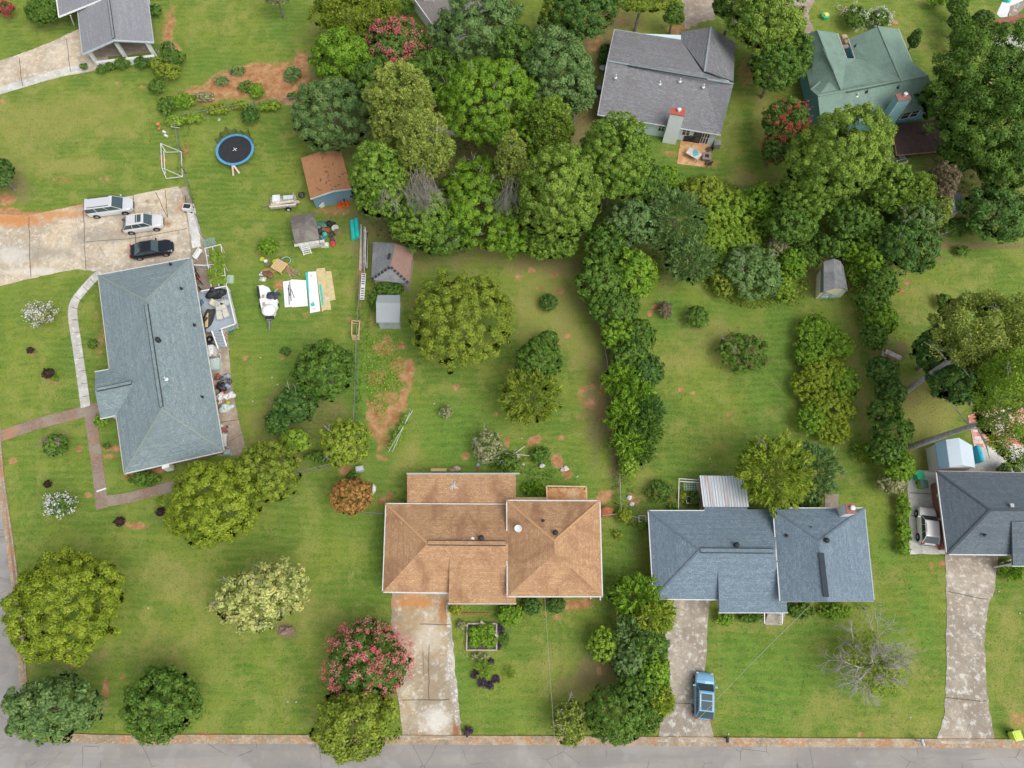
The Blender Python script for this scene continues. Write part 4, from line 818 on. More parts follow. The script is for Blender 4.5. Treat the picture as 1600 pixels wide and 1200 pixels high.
def leaf_mesh(name, pos, nrm, ln, wd, col, mat, parent=None, along=None, loc=None):
    n = len(pos); rg = np.random.default_rng(n)
    t = along if along is not None else np.cross(nrm, rg.normal(size=(n,3))); t = unit(t); b = unit(np.cross(nrm, t))
    fold = nrm*(wd*.35)[:,None]
    V_ = np.stack([pos-t*ln[:,None], pos-b*wd[:,None]+fold, pos+t*ln[:,None], pos+b*wd[:,None]+fold], 1).reshape(-1,3)
    V_[:,2] = np.maximum(V_[:,2], .02)
    me = bpy.data.meshes.new(name); mesh_np(me, V_, np.arange(4*n).reshape(-1,4))
    ca = me.attributes.new('tint', 'FLOAT_COLOR', 'POINT'); cc = np.concatenate([np.repeat(col, 4, 0), np.ones((4*n,1))], 1)
    ca.data.foreach_set('color', cc.astype(np.float32).ravel()); me.materials.append(mat)
    o = bpy.data.objects.new(name, me); C.objects.link(o)
    if parent: o.parent = parent
    if loc is not None: o.location = loc
    return o
def crown(rx, ry, rz, pal, style='broad', seed=0, dens=1.0, leaf=None, rot=0.0, zc=0.0, low=-.25):
    """leaf positions, normals, sizes, colours of a crown centred on the origin"""
    rg = np.random.default_rng(seed); c0, c1 = np.array(PAL[pal][0]), np.array(PAL[pal][1])
    rm = (rx+ry)/2
    cl = {'broad': .62, 'fine': .50, 'pine': .60, 'conifer': .46, 'feather': .70, 'lumpy': .80}[style]*min(1.15, max(.35, rm/4.2))
    s, asp = {'broad': (.150,.60), 'fine': (.125,.5), 'pine': (.15,.42), 'conifer': (.115,.6), 'feather': (.24,.28), 'lumpy': (.145,.6)}[style]
    if leaf: s = leaf
    s = min(s, max(.08, rm*.16))
    A_ = 2*math.pi*(((rx*ry)**1.6+(rx*rz)**1.6+(ry*rz)**1.6)/3)**.625*1.2
    nc = int(max(12, 1.15*A_/(math.pi*cl*cl)*(1.35 if style in ('conifer','pine') else 1.15)))
    rr3 = np.array([rx,ry,rz]); tt_ = unit(rg.normal(size=(400,3))); wv_ = np.linalg.norm(tt_/rr3, axis=1); N_ = int(nc*2/(1-low)*wv_.max()/wv_.mean()) + 4
    i_ = np.arange(N_)+.5; z_ = 1-2*i_/N_; a_ = i_*2.39996323+rg.uniform(0,6.28); q_ = np.sqrt(1-z_*z_); d = np.stack([q_*np.cos(a_), q_*np.sin(a_), z_], 1); d = unit(d+rg.normal(size=d.shape)*.8/math.sqrt(N_))
    d = d[d[:,2] > low]; wt_ = np.linalg.norm(d/rr3, axis=1); d = d[rg.random(len(d)) < wt_/wt_.max()]; nc = len(d)
    nl = {'broad': 18, 'fine': 16, 'pine': 30, 'conifer': 40, 'feather': 14, 'lumpy': 16}[style]
    L = unit(rg.normal(size=(nl*2,3))); L = L[L[:,2] > -.3][:nl]
    amp = {'broad': .17, 'fine': .15, 'pine': .17, 'conifer': .07, 'feather': .20, 'lumpy': .16}[style]
    La = rg.uniform(.5, 1.0, len(L)); dot = d@L.T; f = (1-amp) + amp*(La[None]*np.exp(-(1-dot)*{'broad':9,'fine':9,'pine':12,'conifer':14,'feather':8,'lumpy':10}[style])).max(1)
    f = f*rg.uniform(.86, 1.05, nc); stray = rg.random(nc) < .10; f[stray] *= rg.uniform(1.03, {'conifer':1.06,'pine':1.10}.get(style, 1.18), stray.sum())
    ctr = d*np.array([rx,ry,rz])*f[:,None]*(1-cl*.5/rm)
    ins = rg.random(nc) < .22; ctr[ins] *= rg.uniform(.5, .85, (ins.sum(),1))
    K = max(8, int(dens*1.9*(2*math.pi*cl*cl)/(2*s*s*asp)*.62))
    out_n = unit(d/np.array([rx,ry,rz]))
    q = unit(rg.normal(size=(nc,K,3)) + out_n[:,None,:]*.9 + np.array([0,0,.35]))
    rr = cl*rg.uniform(.55, 1.12, (nc,K,1))*rg.uniform(.75,1.25,(nc,1,1))
    ql = q
    if style == 'feather':
        oh = out_n.copy(); oh[:,2] *= .4; oh = unit(oh)[:,None,:]; ql = q*.75 + oh*((q*oh).sum(-1, keepdims=True))*.85
    pos = ctr[:,None,:] + ql*rr*np.array([1,1,.8])
    nrm = unit(q*1.0 + out_n[:,None,:]*.2 + rg.normal(size=(nc,K,3))*.36 + np.array([0,0,.22]))
    tc = np.clip(rg.normal(.45, .22, (nc,1,1)) + rg.normal(0, .26, (nc,K,1)) + (q[...,2:3]-.2)*.30, 0, 1.15)  # upward leaves paler: young growth, plus lit tops put into the tint
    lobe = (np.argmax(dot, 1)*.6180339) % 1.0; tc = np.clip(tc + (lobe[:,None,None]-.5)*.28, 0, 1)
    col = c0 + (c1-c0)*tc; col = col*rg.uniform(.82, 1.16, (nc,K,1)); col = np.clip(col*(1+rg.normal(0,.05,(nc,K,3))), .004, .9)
    along = None
    if style == 'pine': along = (unit(q + rg.normal(size=(nc,K,3))*.35)).reshape(-1,3)
    if style == 'feather': along = (unit(q*.9 + oh*.7 + rg.normal(size=(nc,K,3))*.5)).reshape(-1,3)
    pos = pos.reshape(-1,3); nrm = nrm.reshape(-1,3); n = len(pos)
    ln = s*rg.uniform(.5, 1.35, n); wd = ln*asp*rg.uniform(.8, 1.2, n)
    if rot:
        c_, s_ = math.cos(rot), math.sin(rot); Rm = np.array([[c_,-s_,0],[s_,c_,0],[0,0,1]]); pos = pos@Rm.T; nrm = nrm@Rm.T
        if along is not None: along = along@Rm.T
    keep = pos[:,2] > -(zc-.03)
    return pos[keep], nrm[keep], ln[keep], wd[keep], col.reshape(-1,3)[keep], (along[keep] if along is not None else None)
def twigs(m, p, d, L, r, depth, rg, n=4, spread=.7, up=.15):
    segs = 3; pts = [p]; dd = d.normalized()
    for i in range(segs):
        dd = (dd + Vector((rg.uniform(-1,1), rg.uniform(-1,1), rg.uniform(-1,1)+up))*.24).normalized(); pts.append(pts[-1]+dd*(L/segs))
    m.tube(pts, [r*(1-.22*i) for i in range(segs+1)], 5 if depth > 2 else 3, caps=False)
    if depth <= 0: return
    for i in range(n):
        t = rg.uniform(.35, 1.0); k = min(int(t*segs), segs-1); q = pts[k].lerp(pts[k+1], t*segs-k)
        nd = (dd + Vector((rg.uniform(-1,1), rg.uniform(-1,1), rg.uniform(-.8,1)))*spread).normalized(); twigs(m, q, nd, L*rg.uniform(.45,.7), r*.5, depth-1, rg, n, spread, up)
def trunk_mb(base, top, r, rg, limbs=6, reach=1.0):
    m = MB(); b, t = Vector(base), Vector(top); mid = b.lerp(t,.5)+Vector((rg.uniform(-.2,.2), rg.uniform(-.2,.2), 0))*min(1, r*4)
    m.tube([b-Vector((0,0,.1)), b+Vector((0,0,.25)), mid, t], [r*1.5, r*1.1, r*.8, r*.35], 8)
    for i in range(limbs):
        a = i*2.4+rg.uniform(-.3,.3); h_ = mid.lerp(t, rg.uniform(.0,.8)); e = h_+Vector((math.cos(a)*reach, math.sin(a)*reach, reach*rg.uniform(.05,.25)))
        m.tube([h_, h_.lerp(e,.5)+Vector((0,0,.1*reach)), e], [r*.42, r*.28, r*.1], 5, caps=False)
    return m
_seed = [100]
def plant(name, label, cat, px, py, rx, ry, H, pal, style='broad', rz=None, group=None, dens=1.0, leaf=None, rot=0, flowers=None, dead=0, bare=0, low=-.25, trunk=True, base=None, cr=None):
    _seed[0] += 1; sd_ = _seed[0]; rg = random.Random(sd_)
    s = S(px, py, H*.6)*1.06; rx, ry = rx*s, ry*s
    rz = min(rz or .49*H, .49*H) if cat == 'shrub' else (rz*1.12 if rz else .46*H)
    low = min(low, -.55)
    zc = H-rz; c = P(px, py, zc)
    root = thing(name, label, cat, (c.x, c.y, 0) if base is None else base, 0, group)
    off = Vector((0,0,zc)) if base is None else c-Vector(base)
    R_ = crown(rx, ry, rz, pal, style, sd_, dens, leaf, -R(rot), zc, low)
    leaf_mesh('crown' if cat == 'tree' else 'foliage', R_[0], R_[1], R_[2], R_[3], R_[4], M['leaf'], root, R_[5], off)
    if trunk and cat == 'tree': trunk_mb((0,0,0), off+Vector((0,0,rz*.35)), min(.42, .05+H*.018), rg, 6, min(rx,ry)*.62).build('trunk', M['bark'], root)
    elif trunk:
        m = MB()
        for i in range(3): m.tube([(rg.uniform(-.1,.1), rg.uniform(-.1,.1), -.05), (rg.uniform(-.3,.3)*rx, rg.uniform(-.3,.3)*ry, zc)], [.05,.025], 5)
        m.build('stem', M['bark'], root)
    if flowers:
        fc, cnt, fs, side = flowers; r2 = np.random.default_rng(sd_+5)
        d = unit(r2.normal(size=(cnt*3,3))+np.array(side)); d = d[d[:,2] > -.1][:cnt]; cnt = len(d); k = 26
        cc = d*np.array([rx,ry,rz])*r2.uniform(.95,1.10,(cnt,1)); sp = fs*r2.uniform(.5,1.2,(cnt,1,1))
        ps = (cc[:,None,:]+r2.normal(size=(cnt,k,3))*sp*.85).reshape(-1,3); nn = unit(r2.normal(size=ps.shape)+np.repeat(d,k,0)*1.2)
        l_ = np.full(len(ps), fs*.33)*r2.uniform(.7,1.2,len(ps)); fcv = np.array(fc[0])+(np.array(fc[1])-np.array(fc[0]))*np.repeat(r2.random((cnt,1)),k,0)
        if rot:
            c_, s_ = math.cos(-R(rot)), math.sin(-R(rot)); ps = ps@np.array([[c_,-s_,0],[s_,c_,0],[0,0,1]]).T
        tag(leaf_mesh('flowers', ps, nn, l_, l_*.8, fcv*r2.uniform(.7,1.12,(len(ps),1)), M['leaf'], root, None, off), kind='stuff')
    if dead:
        m = MB()
        for i in range(dead):
            a = rg.uniform(0, 6.28); el = rg.uniform(.2, 1.3); dv = Vector((math.cos(a)*math.cos(el), math.sin(a)*math.cos(el), math.sin(el)))
            st_ = off+Vector((dv.x*rx, dv.y*ry, dv.z*rz))*.78; twigs(m, st_, dv+Vector((0,0,.2)), min(rx, 2.4)*rg.uniform(.30,.50), .035, 2, rg, 4, .7)
        tag(m.build('dead_branches', M['twig'], root), kind='stuff')
    return root
PINK = ((.72,.13,.17),(.85,.25,.30)); RED = ((.70,.06,.07),(.85,.18,.15)); WHT = ((.75,.74,.70),(.88,.87,.84)); MAG = ((.60,.03,.08),(.75,.06,.15))
T, SH = 'tree', 'shrub'
def t(*a, **k): return plant('tree', *a[:1], T, *a[1:], **k)
def s(*a, **k): return plant('shrub', *a[:1], SH, *a[1:], **k)
def pn(*a, **k): return plant('conifer', *a[:1], T, *a[1:], **k)
# -- top left
s('large round green shrub above the top-left driveway', 69,20,25,24,3.4,'mid', style='conifer')
s('crimson flowering bush at the top-left corner', 12,16,11,10,2.2,'dark', flowers=(MAG,30,.22,(0,0,.6)))
s('rounded low bush at the left end of the carport wall', 159,108,8,7,1.1,'mid'); s('second bush from the left along the carport wall', 172,104,7,7,1.0,'mid'); s('broad leafy bush at the middle of the carport wall', 191,100,13,10,1.3,'mid'); s('right-hand wide bush along the carport wall', 222,98,13,10,1.3,'dark'); s('tiny bush standing alone on the top driveway edge', 132,104,7,4,.7,'mid')
s('yellow-green bush at the right front corner of the carport', 248,100,13,12,2.0,'olive'); s('arching shrub with white canes beside the garden arbour', 270,92,22,14,2.2,'mid', dead=3); s('pale yellowish climbing shrub below the arbour', 264,112,22,14,2.0,'olive', style='fine'); s('dense green bush on the lawn edge left of the clay garden', 246,136,12,14,1.5,'mid'); s('leafy bush beside the bare path right of the carport', 243,17,9,12,1.2,'mid'); s('small bush halfway along the carport side bed', 262,74,11,9,1.4,'mid'); 
s('dark weedy bush at the lower left corner of the clay garden', 262,165,15,18,1.4,'mid'); s('broad-leaved vegetable clump on the clay garden left end', 288,158,19,15,1.0,'bright'); s('yellow-green vine heap at the start of the garden fence', 275,190,16,10,1.2,'lime'); s('second yellow-green vine heap along the garden fence', 303,185,17,9,1.1,'lime'); s('bright vine heap in the middle of the garden fence', 340,172,22,8,1.0,'yel'); s('bright vine heap at the right of the garden fence', 378,166,18,7,1.0,'yel'); s('last vine heap of the garden fence under the grey-green tree', 421,166,20,8,1.0,'lime')
s('greyish vegetable plant in the middle of the clay garden', 320,152,17,9,.8,'grey', dens=.7); s('upper left vegetable clump on the clay garden', 346,127,11,9,.8,'blue', dens=.7); s('upper middle vegetable clump on the clay garden', 372,112,14,7,.8,'blue', dens=.7); s('vegetable clump right of centre on the clay garden', 385,136,13,12,.8,'mid', dens=.7); s('leafy bush at the middle right of the clay garden', 401,142,11,14,1.0,'bright'); s('silvery squash plant at the right of the clay garden', 458,117,15,16,.7,'blue', dens=.8, leaf=.2); s('weedy patch below the squash plant on the clay', 460,150,13,6,.5,'mid')
s('dark rounded bush by the garden fence above the trampoline', 392,180,15,15,2.0,'dark', style='fine'); 
t('dark tree cut off by the left edge above the driveway', 0,274,22,26,5,'dark')
plant('bare_tree', 'grey mostly leafless tree tips at the top edge above the lawn', T, 432,-4,22,16,6,'grey', dens=.25, dead=14)
# -- top middle woods
W = 'crowded backyard woods'
t('olive-green broad tree at the top edge left of the taupe house', 556,24,72,36,10,'olive', style='pine', rz=4); t('grassy green tree top beside the taupe house lawn', 600,52,30,20,7,'mid')
s('round clipped bush beside the taupe house', 634,12,13,11,2,'mid', style='conifer')
t('rich green billowy tree below the olive tree at the top', 538,96,50,42,9,'bright', style='lumpy', rz=4); t('dark green tree filling the gap right of the billowy green tree', 590,132,42,32,8,'mid')
plant('crepe_myrtle', 'pink-flowered crepe myrtle at the top in front of the taupe house', T, 624,80,50,46,8,'crepe', flowers=(PINK,105,.26,(-.3,0,.5)))
t('grey-green weeping tree above the orange-roofed shed', 522,186,68,60,9,'blue', style='fine', rz=4.2, dead=3)
t('dark green tree below the pink crepe myrtle', 680,128,52,36,9,'mid'); t('large bluish-green tree touching the taupe roof', 752,62,74,58,12,'blue', style='broad', rz=5.5); t('deep green tree below the large bluish tree', 812,98,46,44,11,'mid')
t('dark tree at the top edge right of the taupe house', 905,26,62,42,10,'dark'); t('small olive tree crown between two dark trees at the top', 868,34,26,18,9,'olive'); t('big dull green tree left of the pale blue house', 868,122,62,60,12,'blue', rz=5.5); t('dull green tree reaching over the bare soil by the pale blue house', 900,146,28,40,8,'blue')
t('pale-twigged thin tree at the top edge above the pale blue house', 1000,6,52,16,8,'olive', dens=.6, dead=4); t('small green tree in front of the pale blue house corner', 1052,28,16,14,5,'mid')
t('light green spreading tree with white twigs in the woods centre', 762,168,82,74,12,'bright', style='fine', rz=5, dead=9, dens=.9); t('shaded green tree with bare silver limbs below the spreading tree', 752,322,72,84,8,'bright', style='fine', dead=20, rz=3.6); t('green understory tree above the hip-ended shed', 690,372,52,30,6,'mid')
pn('olive pine with a brown patch at the top of the conifer group', 628,172,52,48,16,'pineol', style='pine', rz=6); pn('small olive pine top squeezed between two larger pines', 612,218,24,34,14,'pineol', style='pine', rz=5); pn('green pine at the left of the conifer group beside the shed', 598,300,44,46,15,'conifer', style='conifer', rz=6.6); pn('olive pine with dead grey lower branches in the conifer group', 664,240,44,42,17,'pineol', style='pine', rz=6, dead=0)
pn('dense low green skirt of conifer above the hip-ended shed', 655,346,48,42,10,'conifer', style='conifer', rz=4.8)
t('narrow green tree between the spreading tree and the conifers', 826,232,24,30,9,'bright'); pn('yellow-green pine top at the upper left of the big conifer', 858,206,36,34,13,'pine', style='pine', rz=5); pn('slim olive pine with dead grey twigs left of the big conifer', 799,262,22,36,13,'pineol', style='pine', rz=5, dead=3)
pn('large dense green conifer in the middle of the woods', 872,318,64,62,16,'pine', style='conifer', rz=7.6); pn('dense green conifer right of the largest one', 956,262,57,56,15,'conifer', style='conifer', rz=6.8); pn('low dense conifer skirt at the foot of the largest conifer', 858,380,46,28,6,'conifer', style='conifer', rz=2.8)
t('green understory tree left of the largest conifer', 800,360,30,44,7,'bright', style='fine')
t('small dark tree at the right foot of the twin conifers', 1005,290,30,34,8,'mid'); t('dull green tree in the thicket below the second conifer', 985,352,44,38,7,'blue'); t('dark thicket tree right of the largest conifer', 944,384,34,36,6,'mid')
t('blue-green feathery tree in the thicket centre', 1052,350,44,54,7,'blue', style='feather', dens=.8); t('blue-green feathery tree at the thicket lower right', 1076,410,36,36,6,'blue', style='feather', dens=.8); s('yellow-green bush at the thicket top edge', 1098,300,40,24,4,'olive'); s('weedy green bush at the top of the thicket by the lawn', 1042,282,24,20,4,'bright'); s('bright low bush mass right of the thicket', 1140,330,46,32,3,'lime', style='fine'); s('green bush at the right end of the lawn-edge thicket', 1190,316,30,28,4,'bright'); s('low green bush between thicket and twiggy bush', 1112,376,26,34,2,'lime', style='fine')
t('mixed green tree at the thicket left above the hedgerow', 938,440,38,46,6,'mid'); t('yellow-green tree at the thicket lower middle', 988,430,36,42,6,'bright'); t('broad green tree where the thicket meets the hedgerow', 960,482,40,32,5,'mid')
# -- hedgerow between the middle yards
HG = 'hedgerow between the two middle yards'
for px,py,rx,ry,pal,sty,lab in ((966,522,30,26,'bright','broad','topmost bush of the middle hedgerow below the thicket'),(998,526,24,28,'mid','broad','green hedgerow bush facing the right yard near its top'),(984,558,32,26,'mid','broad','dense green bush in the upper part of the middle hedgerow'),(1012,580,24,26,'dark','broad','dark bush on the right side of the middle hedgerow'),(972,596,30,26,'bright','feather','bright feathery bush on the left side of the middle hedgerow'),(992,622,30,26,'bright','feather','feathery light bush halfway down the middle hedgerow'),(1012,642,24,24,'dark','feather','dark feathery bush right of the middle hedgerow centre'),(978,654,30,26,'bright','feather','fresh green bush on the lower left of the middle hedgerow'),(1004,674,30,24,'mid','feather','dark-tipped bush on the lower right of the middle hedgerow'),(982,694,24,22,'bright','feather','long-leaved bush near the hedgerow foot'),(1002,706,20,18,'mid','feather','drooping bush next to the hedgerow foot'),(982,728,16,18,'lime','fine','small weedy bush at the very foot of the middle hedgerow')):
    s(lab, px,py,rx,ry,4.2 if ry > 20 else 2.6,pal, style=sty, group=HG)
# -- top right
t('broad tree with pale limbs above the green-roofed house', 1194,42,62,50,11,'pine', style='broad', rz=4.5, dead=5); t('tree at the top edge right of the gravel drive', 1146,12,38,24,9,'mid'); t('green tree between the grey and green houses', 1208,112,36,40,8,'mid'); t('drooping tree shading the green house left wall', 1238,90,26,44,7,'mid')
plant('crepe_myrtle', 'coral-flowered crepe myrtle left of the green house', T, 1226,196,34,42,7,'crepe', flowers=(RED,52,.22,(-.2,-.6,.5))); plant('crepe_myrtle', 'lower coral-flowered crepe myrtle by the big oval conifer', T, 1208,236,18,26,5,'crepe', flowers=(RED,12,.22,(0,-.3,.5)))
pn('big oval green conifer below the green-roofed house', 1302,256,78,60,15,'pine', style='conifer', rz=7, rot=-28); pn('lower conifer mass left of the oval conifer', 1258,304,46,42,9,'conifer', style='conifer', rz=4); plant('dead_tree', 'grey dead leafless tree leaning beside the oval conifer', T, 1364,262,15,30,8,'grey', dens=.08, dead=26)
pn('green conifer right of the dead grey tree', 1386,298,34,38,8,'conifer', style='conifer'); t('green tree above the tall hedge right of the dead tree', 1424,312,38,34,8,'pine', style='pine'); pn('conifer with a brown dying top beside the tiny white shed', 1459,300,20,32,9,'brown', style='conifer', rz=4); pn('olive conifer just below the brown-topped one', 1458,334,20,22,7,'pineol', style='pine', dead=4); t('very dark tree beside the right-hand back lawn', 1416,388,48,42,7,'dark', dead=3); t('twiggy grey-green tree between dark tree and conifer', 1430,346,34,22,7,'blue', dead=6, dens=.8)
t('shaded tree left of the tall hedge by the barn shed', 1326,346,38,30,6,'mid'); s('dark bush behind the barn shed', 1300,384,30,22,3.2,'mid'); t('rounded green tree below the lower conifer mass', 1236,352,40,34,6,'mid'); s('yellow-green bush right of the barn shed roof', 1342,392,28,24,3.4,'bright')
plant('oak_tree', 'huge dark green tree filling the right edge near the top', T, 1540,118,84,78,14,'mid', style='lumpy', rz=5.5); plant('oak_tree', 'second huge green tree overlapping the dark deck', T, 1560,206,86,74,13,'mid', style='lumpy', rz=5.5); t('green tree hanging over the right end of the green house', 1478,170,40,52,9,'mid', style='lumpy'); t('tree at the lower left flank of the huge trees', 1508,240,42,32,8,'mid', style='lumpy'); t('wide green tree filling the gap below the huge trees', 1566,266,46,38,9,'mid', style='lumpy'); t('dark magnolia-like tree with yellow tips at the right edge', 1556,336,56,46,6,'dark', style='lumpy', leaf=.2); s('low green bush beside the tiny white shed', 1498,356,24,16,2.0,'mid')
for py,lab,rr in ((12,'top arborvitae of the row by the upper right lawn',15),(38,'middle arborvitae of the row by the upper right lawn',15),(62,'lowest arborvitae of the row by the upper right lawn',13)): pn(lab, 1494+py*.06,py,rr,14,4,'mid', style='conifer', group='arborvitae row')
s('bushy plant with pots near the green house front', 1336,28,17,22,2.4,'mid', flowers=(WHT,10,.25,(.6,0,.3))); s('white hydrangea bush at the green house front', 1374,30,16,16,2,'mid', flowers=(WHT,16,.3,(.5,0,.3))); s('rounded dark clipped shrub beside the red roof', 1534,34,17,15,3,'dark', style='conifer'); pn('slim leaning arborvitae right of the green house', 1426,66,7,12,4.5,'dark', style='conifer'); s('bush at the top edge left of the arborvitae row', 1464,2,18,7,2,'bright')
# -- tall hedge right of the barn
for px,py,rx,ry,pal,H_,lab in ((1352,352,24,26,'mid',5,'topmost bush of the tall right hedge'),(1368,382,26,24,'mid',5,'second bush from the top of the tall right hedge'),(1360,412,24,26,'bright',4.5,'yellow-green hedge bush beside the barn shed roof'),(1374,444,26,26,'mid',4.5,'hedge bush right of the barn shed doors'),(1362,474,24,26,'mid',4,'hedge bush just below the barn shed'),(1376,500,24,24,'bright',4,'fine green hedge bush opposite the oblong thicket top'),(1364,528,20,22,'mid',3.6,'hedge bush above the rusty scrap in the right hedge'),(1378,580,24,22,'dark',4,'dark hedge bush beside the small brown lawn'),(1390,614,24,22,'dark',4,'very dark rounded hedge bush left of the brown lawn'),(1380,644,26,24,'mid',4.2,'hedge bush at the lower middle of the right hedge'),(1392,676,30,24,'mid',4.5,'wide hedge bush left of the leaning pine trunk base'),(1384,706,30,24,'mid',4.5,'hedge bush above the green trash bin'),(1402,730,26,24,'bright',4,'yellow-green hedge bush beside the trash bins'),(1392,756,24,14,'grey',2.5,'pale flowering bush at the foot of the right hedge')):
    s(lab, px,py,rx,ry,H_,pal, group='tall hedge beside the barn shed')
for py,ry,lab in ((790,22,'upper narrow bush along the side driveway pad'),(828,24,'middle narrow bush along the side driveway pad'),(856,12,'lowest narrow bush along the side driveway pad')): s(lab, 1411,py,9,ry,1.3,'bright', group='narrow hedge along the pad')
s('clump of tall grass at the foot of the right hedge', 1352,708,18,17,1.2,'lime', style='feather', dens=.7)
# -- tall pines leaning in from the right
def leaning_pine(lab, bx, by, px, py, rx, ry, H, pal, rz, dens, leaf=None, dead=4):
    base = P(bx, by, 0); r_ = plant('pine_tree', lab, T, px, py, rx, ry, H, pal, 'pine', rz=rz, dens=dens, leaf=leaf, base=tuple(base), trunk=False, dead=dead, low=-.5)
    off = P(px, py, H-rz)-base; rg = random.Random(bx); m = MB(); pts = [Vector((0,0,-.1)), off*.35+Vector((.1,.05,0)), off*.7, off+Vector((0,0,rz*.5))]; m.tube(pts, [.33,.28,.2,.08], 9); m.build('trunk', plain((.36,.335,.32), .9, .3, 3), r_)
    m = MB(); s_ = S(px,py,H)
    for i in range(9):
        t_ = .55+.05*i; p0 = off*t_; a = i*2.4; e = p0+Vector((math.cos(a)*rx*s_*.75, math.sin(a)*ry*s_*.75, rg.uniform(.2,1.5))); m.tube([p0, p0.lerp(e,.5)+Vector((rg.uniform(-.3,.3),rg.uniform(-.3,.3),.2)), e], [.12,.08,.03], 5, caps=False)
    m.build('limb', M['twig'], r_); return r_
leaning_pine('tall yellow-green pine at the right edge above the brown lawn', 1409,616, 1538,524, 84,62, 17,'pineol',4.6,1.15)
leaning_pine('tall thin pale pine leaning over the tiled patio and metal shed', 1421,699, 1592,640, 68,92, 19,'lime',5.0,.55, .12, 4)
t('dark lower-branched tree under the tall yellow-green pine', 1462,556,38,36,7,'dark', style='broad'); t('dark shaded tree above the brown lawn by the pine trunks', 1496,596,50,36,8,'dark'); t('shaded dark tree right of the brown lawn', 1556,592,44,34,8,'dark'); s('dark ivy bush by the gable of the tiled patio', 1574,738,18,14,2,'mid')
# -- right middle yard
s('twiggy grey-green bush on the right middle lawn', 1176,426,48,46,3.6,'blue', dead=6); s('yellowing weeds around the twiggy bush', 1130,440,20,30,2,'olive', style='fine')
for px,py,rx,ry,pal,lab in ((1150,372,38,24,'lime','low vine tangle between thicket and twiggy bush'),(1206,352,30,24,'bright','vine tangle above the bare twigs'),(1240,412,22,26,'bright','low bush tangle left of the barn shed wall'),(1222,448,20,26,'lime','grassy tangle right of the twiggy bush'),(1122,318,28,20,'yel','yellow-green tangle at the lawn edge of the thicket'),(1168,312,24,18,'lime','pale tangle below the back lawn of the blue house'),(1262,402,22,20,'mid','dark tangle at the barn shed corner'),(1120,408,16,22,'mid','small bush in the gap beside the twiggy bush'),(1218,318,26,22,'mid','bush tangle below the conifer mass'),(1318,372,24,18,'bright','leafy tangle above the barn shed roof'),(1336,428,14,22,'bright','leafy tangle along the barn shed side'),(1262,372,26,20,'mid','green tangle behind the barn shed'),(1390,348,26,22,'mid','shaded bush between conifers and dark tree'),(1350,322,24,20,'bright','green bush below the dead leaning tree'),(1448,412,12,10,'mid','small bush at the lawn edge of the dark tree')): s(lab, px,py,rx,ry,2.0,pal, style='fine', group='tangle behind the right back yards')
s('bare pale twigs left of the barn shed', 1216,384,16,12,2.4,'grey', dens=.3, dead=8)
s('small round bush alone near the top of the right yard', 1090,496,18,18,1.8,'mid', dead=1); s('brown dying bush at the yard corner by the hedgerow', 1040,484,13,15,1.2,'brown', dens=.7, dead=2); s('round mottled bush in the middle of the right yard', 1160,550,40,34,2.6,'mid', dead=3, flowers=(((.25,.12,.08),(.35,.2,.12)),26,.2,(0,0,.6)))
OB = 'oblong thicket island in the right yard'
for px,py,rx,ry,pal,lab in ((1274,516,28,22,'bright','top left bush of the oblong thicket island'),(1300,540,32,26,'bright','upper right bush of the oblong thicket island'),(1268,552,24,26,'bright','upper left bush of the oblong thicket island'),(1290,582,34,24,'mid','darker feathery bush across the island centre'),(1316,598,24,28,'bright','right-hand bush of the oblong thicket island'),(1268,604,26,26,'yel','left yellowish bush of the oblong thicket island'),(1296,636,36,26,'yel','lower middle yellowish bush of the island'),(1268,656,24,22,'bright','lower left bush of the oblong thicket island'),(1300,672,28,20,'mid','bottom bush of the oblong thicket island')): s(lab, px,py,rx*1.14,ry*1.14,2.2,'bright' if pal == 'bright' else 'yel', style='fine', group=OB)
t('feathery tree overlapping the slate-blue roof and patio cover', 1206,738,56,54,7.5,'yfeather', style='feather', dens=.85, dead=2); t('grey-green tree right of the feathery tree behind the slate roof', 1266,736,36,42,6,'blue', style='feather', dens=.8); s('low green weeds between tree and slate roof', 1262,782,28,12,1.2,'mid')
s('small round bush on the far right back lawn', 1475,472,13,13,1.4,'mid'); s('little weedy bush near the top of the right back lawn', 1503,393,13,9,.9,'mid')
s('low weedy bush beside the vegetable pen', 1030,767,22,17,1.2,'mid', style='fine')
# -- orange house back yard
t('large round olive-green tree in the orange house back yard', 722,500,82,80,8.5,'olive', style='fine', rz=3.6); s('small dark round bush alone on the back lawn', 857,473,13,14,1.4,'dark', style='conifer'); t('light green tree in the middle of the orange house yard', 828,622,44,42,6,'olive', style='feather', dens=.85); t('green tree right behind the light green yard tree', 842,562,36,34,6,'mid', style='fine'); s('bush at the top of the paired yard trees', 856,532,17,14,3.5,'mid')
s('grey twiggy bush behind the orange flat roof', 762,698,24,28,2.6,'grey', dens=.55, dead=7); s('small twiggy bush alone on the green back lawn', 697,644,10,10,1.0,'grey', dead=1, dens=.7); s('weedy bush along the back bed of the orange house', 795,722,22,13,1.2,'mid', dead=2); s('leafy bush near the clay strip behind the orange house', 846,712,17,13,1.2,'mid'); s('grassy tuft bush beside the wooden deck', 835,765,17,11,1.0,'bright', style='feather'); s('bush below the hip-ended shed', 610,452,26,14,1.8,'mid'); s('shaded weeds left of the grey storage shed', 586,470,8,18,1.0,'mid')
